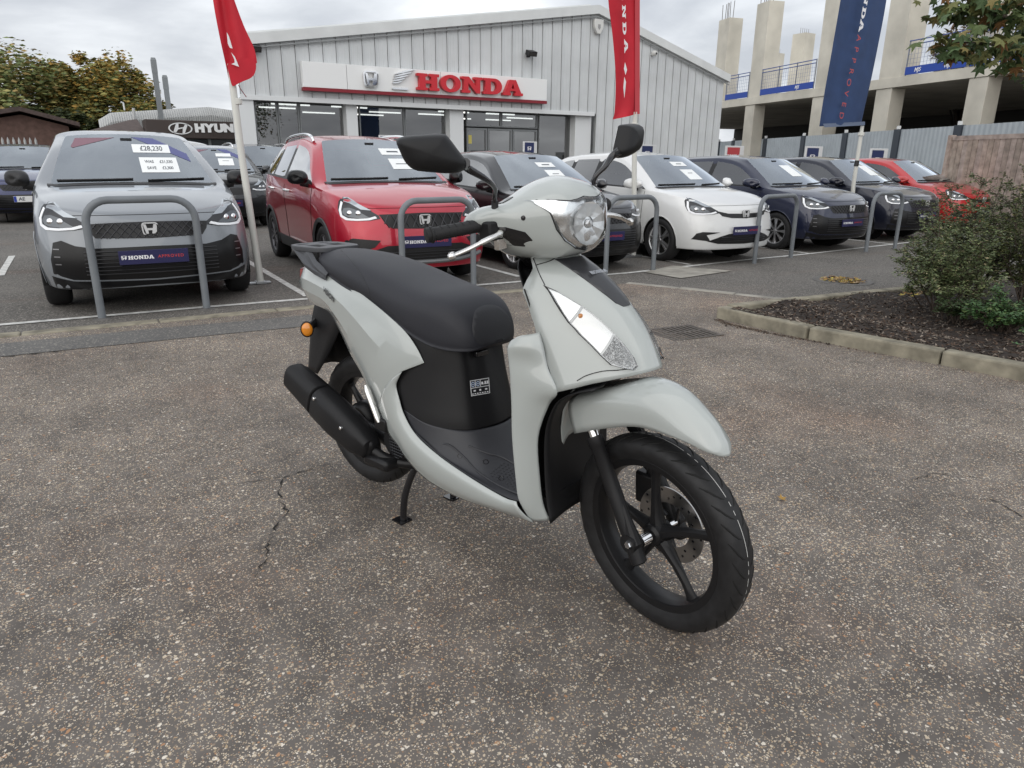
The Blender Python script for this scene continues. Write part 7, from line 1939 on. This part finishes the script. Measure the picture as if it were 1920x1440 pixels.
ax_ = (L3(1570, 215)-L3(1613, -20)).normalized(); rt = Vector((-ax_.z, 0, ax_.x)); rt = rt if rt.x > 0 else -rt
for ch, px, py, hh in (('H', 1626, -86, 24), ('O', 1621, -58, 23), ('N', 1614, 0, 24), ('D', 1609, 26, 24), ('A', 1605, 50, 24)):
    g_, w_ = dict(zip('HONDA', slab_word()))[ch]
    me = flat_mesh([[(a-w_/2, bb-.5) for a, bb in q] for q in g_], 0); hgt = (L3(px, py-hh/2)-L3(px, py+hh/2)).z
    me.transform(Matrix.Diagonal((hgt*.80, hgt*.52, 1, 1))); put_mesh(me, 'lettering', WHITE_T, frame(L3(px, py)+Vector((0, -.10, 0)), ax_, rt), fl)
for i, ch in enumerate('APPROVED'):
    t = i/7; px, py = 1600+(1568-1600)*t, 73+(217-73)*t
    me = text_mesh(ch, .155, 0, .001); put_mesh(me, 'lettering', mat('flag_letter_red', (.42, .07, .07), .6), frame(L3(px, py)+Vector((0, -.10, 0)), ax_, rt), fl)
# ================================================================== small display boards behind the cars
def board(px0, py0, px1, py1, Y, col, label, mark=True):
    a, b2 = on_y(px0, py0, Y), on_y(px1, py1, Y); cx_ = (a.x+b2.x)/2; w = abs(b2.x-a.x); h = w*.86
    o = empty('display_board', (cx_, Y, zg(cx_)), 0, label, 'sign', 'small display boards standing behind the cars'); z1 = a.z-zg(cx_)
    m = MB(); m.box((-w/2, 0, z1-h), (w/2, .04, z1)); m.build('frame', mat('board_white', (.62, .63, .63), .5), o, smooth=False, bevel=.006)
    m = MB(); m.box((-w*.42, -.004, z1-h*.93), (w*.26, -.001, z1-h*.07)); p_ = m.build('face', col, o, smooth=False)
    if mark:
        me = flat_mesh([[(x_*h*.30, y_*h*.30) for x_, y_ in s_] for s_ in h_emblem()], 0); put_mesh(me, 'emblem', WHITE_T, frame((-w*.08, -.006, z1-h*.5), (1, 0, 0), (0, 0, 1)), p_)
    else:
        me, W_ = slab_one(h*.16, 0); put_mesh(me, 'lettering', WHITE_T, frame((-w*.08, -.006, z1-h*.45), (1, 0, 0), (0, 0, 1), .9), p_)
    m = MB(); m.box((-.03, .045, 0), (.03, .085, z1-h*.2)); m.build('leg', TRIM, o, smooth=False)
NB = mat('board_navy', (.02, .03, .10), .5)
board(711, 253, 739, 275, 12.6, NB, 'small navy display board left of the dark scooter mirror'); board(982, 265, 1007, 285, 12.6, NB, 'small navy display board in front of the showroom doors')
board(1202, 271, 1230, 290, 13.2, NB, 'small navy display board behind the roof of the white car'); board(1362, 273, 1394, 292, 13.4, mat('board_red', (.42, .05, .06), .5), 'small red display board below the hoarding', False)
board(1512, 274, 1541, 295, 12.8, NB, 'small navy display board with white emblem behind the navy cars'); board(1634, 278, 1663, 298, 12.6, NB, 'small navy display board just left of the bright red car roof')
# ================================================================== trees and shrubs
def leaf_mats(name, cols): return [mat('%s_%d' % (name, i), c, .65, noise=.35, nscale=3, spec=.3) for i, c in enumerate(cols)]
def tree(name, base, h, rx, rz, label, cols, n=6000, ls=.22, clumps=60, seed=1, weights=None, squash=1.0, trunk=True, crown_z=None):
    r_ = random.Random(seed); o = empty(name, base, 0, label, 'tree'); ms = leaf_mats(name+str(seed), cols)
    cz = crown_z or h-rz
    BARK = mat('bark', (.055, .045, .036), .95, noise=.4, nscale=6)
    C = []
    while len(C) < clumps:
        p = Vector((r_.uniform(-1, 1), r_.uniform(-1, 1), r_.uniform(-1, 1)))
        if .25 < p.length < 1: C.append((Vector((p.x*rx, p.y*rx, cz+p.z*rz*(1 if p.z > 0 else .85))), r_.uniform(.5, 1.15)))
    m = MB(); m.tube([(0, 0, 0), (.05, 0, h*.2), (0, .05, h*.45), (0, 0, h*.8)], [h*.028, h*.022, h*.015, h*.005], 8)
    for c, s in C[:26]:
        z0 = r_.uniform(.25, .6)*h; m.tube([Vector((0, 0, z0)), Vector((c.x*.45, c.y*.45, (z0+c.z)/2+.1*h*.2)), c], [h*.010, h*.006, h*.002], 5)
    m.build('trunk', BARK, o)
    m = MB()
    for i in range(n):
        c, s = C[r_.randrange(len(C))]; g = Vector((r_.gauss(0, 1), r_.gauss(0, 1), r_.gauss(0, .8)))
        if g.length > 1.7: g *= 1.7/g.length*r_.random()
        g *= rx*.15*s; p = c+g
        l = ls*r_.uniform(.5, 1.2); M = Matrix.Translation(p) @ Matrix.Rotation(r_.uniform(0, 6.28), 4, 'Z') @ Matrix.Rotation(r_.uniform(-1.2, 1.2), 4, 'X')
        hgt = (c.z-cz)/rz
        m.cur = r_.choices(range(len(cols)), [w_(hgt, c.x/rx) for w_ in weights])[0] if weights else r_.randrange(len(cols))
        m.add([M @ Vector(q) for q in ((-l, 0, 0), (0, -l*.45, .1*l), (l, 0, 0), (0, l*.45, .1*l))], [(0, 1, 2, 3)])
    m.build('crown', ms, o, smooth=False, recalc=False)
    return o
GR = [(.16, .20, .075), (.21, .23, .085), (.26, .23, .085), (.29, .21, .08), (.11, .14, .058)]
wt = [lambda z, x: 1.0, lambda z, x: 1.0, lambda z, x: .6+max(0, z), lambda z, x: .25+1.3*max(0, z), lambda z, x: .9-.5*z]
TY = 40.0
q = on_y(25, 170, TY)
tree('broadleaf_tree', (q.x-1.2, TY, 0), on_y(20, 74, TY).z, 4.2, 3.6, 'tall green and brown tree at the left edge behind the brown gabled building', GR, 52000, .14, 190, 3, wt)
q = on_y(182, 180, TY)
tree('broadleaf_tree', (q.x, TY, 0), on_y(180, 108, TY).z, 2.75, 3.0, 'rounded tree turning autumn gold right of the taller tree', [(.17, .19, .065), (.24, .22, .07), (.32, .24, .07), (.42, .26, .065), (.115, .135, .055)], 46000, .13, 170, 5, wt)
q = on_y(262, 205, TY+6); tree('broadleaf_tree', (q.x, TY+4, 0), on_y(240, 170, TY).z, 2.0, 1.9, 'small yellowing tree beside the corrugated workshop roof', [(.10, .09, .025), (.14, .10, .03), (.06, .065, .02)], 12000, .12, 60, 8)
q = on_y(95, 225, TY-4); tree('broadleaf_tree', (q.x, TY-4, 0), on_y(95, 205, TY-4).z, 2.4, 1.2, 'dark low tree growing between the two larger trees', [(.03, .042, .016), (.045, .058, .02), (.06, .07, .022)], 13000, .12, 60, 9)
q = on_z(1385, 175, SZ); tree('broadleaf_tree', (q.x+14*sn.x, q.y+14*sn.y, 0), 8.2, 2.2, 1.6, 'thin brown tree showing behind the concrete deck', [(.13, .09, .05), (.10, .075, .04), (.16, .12, .07)], 3500, .10, 30, 11)
# ---- shrubs in the island: stems, twigs and small leaves
def shrub(name, base, stems, label, cols, leaf, seed, spread, height, twigs=9, per=34, lean=(0, 0), gloss=.45, stemr=.007):
    r_ = random.Random(seed); o = empty(name, base, 0, label, 'shrub'); ms = [mat('%s_leaf_%d_%d' % (name, seed, i), c, gloss, noise=.3, nscale=8, spec=.4) for i, c in enumerate(cols)]
    st = MB(); lf = MB()
    for s in range(stems):
        a = r_.uniform(0, 6.28); rad = spread*math.sqrt(r_.uniform(.05, 1)); top = Vector((rad*math.cos(a)+lean[0], rad*math.sin(a)+lean[1], height*r_.uniform(.55, 1.0)*(1-.35*(rad/spread)**2)))
        b0 = Vector((r_.gauss(0, .05), r_.gauss(0, .05), 0)); P = cr_pts([b0, b0.lerp(top, .4)+Vector((r_.gauss(0, .04), r_.gauss(0, .04), .05)), b0.lerp(top, .75)+Vector((r_.gauss(0, .04), r_.gauss(0, .04), .02)), top], 5)
        st.tube(P, [stemr*(1-.75*i/len(P)) for i in range(len(P))], 5)
        for t in range(twigs):
            k = int(len(P)*(.25+.75*(t+.5)/twigs)); k = min(k, len(P)-1); p0 = P[k]; d = Vector((r_.gauss(0, 1), r_.gauss(0, 1), r_.gauss(.35, .5))).normalized(); L_ = r_.uniform(.06, .20)*spread/.45
            p1 = p0+d*L_; st.tube([p0, p0.lerp(p1, .5)+Vector((0, 0, .01)), p1], [.0028, .002, .001], 4)
            for i in range(per):
                f = r_.uniform(.1, 1.05); q_ = p0.lerp(p1, f)+Vector((r_.gauss(0, .012), r_.gauss(0, .012), r_.gauss(0, .012))); l = leaf*r_.uniform(.6, 1.25)
                M = Matrix.Translation(q_) @ Matrix.Rotation(r_.uniform(0, 6.28), 4, 'Z') @ Matrix.Rotation(r_.uniform(-.9, .9), 4, 'X') @ Matrix.Rotation(r_.uniform(-.6, .6), 4, 'Y')
                lf.cur = r_.choices(range(len(cols)), [5, 4, 2, .8][:len(cols)])[0]
                lf.add([M @ Vector(v) for v in ((-l, 0, 0), (-.2*l, -.42*l, .06*l), (l, 0, .05*l), (-.2*l, .42*l, .06*l))], [(0, 1, 2, 3)])
    st.build('stems', mat('twig_bark', (.06, .045, .035), .9), o); lf.build('foliage', ms, o, smooth=False, recalc=False); return o
def isl_pt(px, py): p = on_g(px, py, .10); return (p.x, p.y, p.z)
SG = [(.080, .108, .050), (.125, .155, .068), (.18, .205, .092), (.28, .24, .14)]
p = isl_pt(1760, 588); shrub('box_shrub', p, 24, 'loose small-leaved evergreen bush overhanging the mulch at the kerb island', SG, .014, 21, .47, .74, twigs=15, per=50)
p = isl_pt(1845, 575); shrub('box_shrub', (p[0]+.25, p[1]+.25, p[2]), 30, 'taller small-leaved bush in front of the far red hatchback', SG, .014, 22, .58, 1.18, twigs=16, per=50)
p = isl_pt(1935, 590); shrub('box_shrub', (p[0]+.1, p[1]+.1, p[2]), 26, 'small-leaved bush cut off by the right edge of the island', [(.045, .062, .025), (.075, .095, .034), (.12, .13, .045), (.2, .19, .08)], .015, 23, .46, 1.3, twigs=13, per=34)
p = isl_pt(1875, 625); shrub('ground_cover_shrub', p, 26, 'low bright green feathery shrub at the front of the bush', [(.045, .095, .035), (.065, .125, .045), (.10, .15, .05)], .016, 24, .26, .30, twigs=8, per=30)
p = isl_pt(1800, 608); shrub('ground_cover_shrub', p, 16, 'low dark green shrub under the loose bush', [(.03, .05, .02), (.045, .07, .028), (.06, .09, .03)], .013, 25, .2, .24, twigs=8, per=26)
p = isl_pt(1905, 655); o = scatter_leaves('green_leaf', [(0, 0)], .055, None, up=.03, stuff=False); o.location = p; o.data.materials.clear(); o.data.materials.append(mat('leaf_fresh_green', (.06, .14, .05), .5)); o.data.polygons.foreach_set('material_index', [0]*len(o.data.polygons)); tag(o, 'single large green leaf on the mulch at the right edge', 'leaf')
sp = [(rnd.uniform(5.2, 5.9), rnd.uniform(3.2, 3.9)) for _ in range(34)]
c0 = isl_pt(1722, 552); sp = [(c0[0]+rnd.gauss(0, .10), c0[1]+rnd.gauss(0, .07)) for _ in range(36)]
o = scatter_leaves('leaf_drift', sp, .032, None, up=c0[2]+.015, stuff=True); tag(o, 'small drift of orange fallen leaves under the bush', 'leaves')
# ---- maple overhanging at the top right; trunk stands outside the frame
tb_ = Vector((7.6, 2.2, zg(7.6)+.1)); mp = empty('maple_tree', tb_, 0, 'maple with large green and rusty leaves hanging into the top right corner', 'tree')
r_ = random.Random(77); BARK = mat('bark', (.055, .045, .036), .95, noise=.4, nscale=6)
m = MB(); m.tube([(0, 0, 0), (-.03, .02, 1.2), (-.05, .05, 2.2), (-.02, .05, 3.4), (0, 0, 4.8)], [.10, .085, .07, .05, .02], 12); trk = m.build('trunk', BARK, mp)
def mpix(px, py, d): 
    v = Vector(ray(px, py)); return Vector((0, 0, CAM_H))+v*d-tb_
DD = 5.6
br = [[Vector((-.05, .05, 2.3)), mpix(2020, 60, DD+.4), mpix(1930, 40, DD), mpix(1840, 22, DD), mpix(1790, 10, DD)], [Vector((-.05, .05, 2.1)), mpix(2010, 120, DD+.2), mpix(1915, 95, DD-.1), mpix(1850, 82, DD-.2), mpix(1770, 78, DD-.2)], [Vector((-.03, .05, 2.6)), mpix(2000, 10, DD), mpix(1900, -30, DD), mpix(1800, -40, DD)]]
BL = []
for P in br:
    Q = cr_pts(P, 6); BL.append(Q); m = MB(); m.tube(Q, [.024*(1-.85*i/len(Q)) for i in range(len(Q))], 6); m.build('limb', BARK, mp)
ML = leaf_mats('maple', [(.060, .095, .040), (.085, .118, .045), (.13, .135, .050), (.21, .115, .048), (.17, .14, .055)])
def maple_pts(s):
    out = []
    for a, k in ((0, 1.0), (18, .55), (28, .62), (48, .88), (62, .48), (78, .50), (100, .62), (125, .32), (160, .22), (180, .12)): out.append((s*k*math.cos(R(a)), s*k*math.sin(R(a))))
    return out+[(x, -y) for x, y in out[-2:0:-1]]
m = MB()
def add_leaf(p, s, flat=.5):
    M = Matrix.Translation(p) @ Matrix.Rotation(r_.uniform(0, 6.28), 4, 'Z') @ Matrix.Rotation(r_.uniform(.1, 1.2), 4, 'Y') @ Matrix.Rotation(r_.uniform(-.7, .7), 4, 'X')
    P = maple_pts(s); m.cur = r_.choices(range(5), (5, 5, 3, 1.6, 1.6))[0]
    m.add([M @ Vector((x, y, -.35*(x*x+y*y)/s+.1*abs(y))) for x, y in P]+[M @ Vector((0, 0, .0))], [(i, (i+1) % len(P), len(P)) for i in range(len(P))])
for Q in BL:
    for k in range(7, len(Q)):
        for _ in range(10): add_leaf(Q[k]+Vector((r_.gauss(0, .11), r_.gauss(0, .11), r_.gauss(-.02, .055))), r_.uniform(.055, .10))
for k in range(260):
    add_leaf(mpix(r_.uniform(1810, 2150), r_.uniform(-160, 60), DD+r_.uniform(-.2, 1.2)), r_.uniform(.055, .10))
for k in range(1800):
    p = Vector((r_.gauss(0, .85), r_.gauss(0, .85), 3.7+r_.gauss(0, .7))); add_leaf(p, r_.uniform(.06, .11))
for px, py in ((1740, 68), (1752, 92), (1775, 55), (1800, 95), (1825, 105), (1772, 30), (1790, 5), (1880, 120), (1905, 128)): add_leaf(mpix(px, py, DD-.2), .085)
m.build('crown', ML, mp, smooth=False, recalc=False)
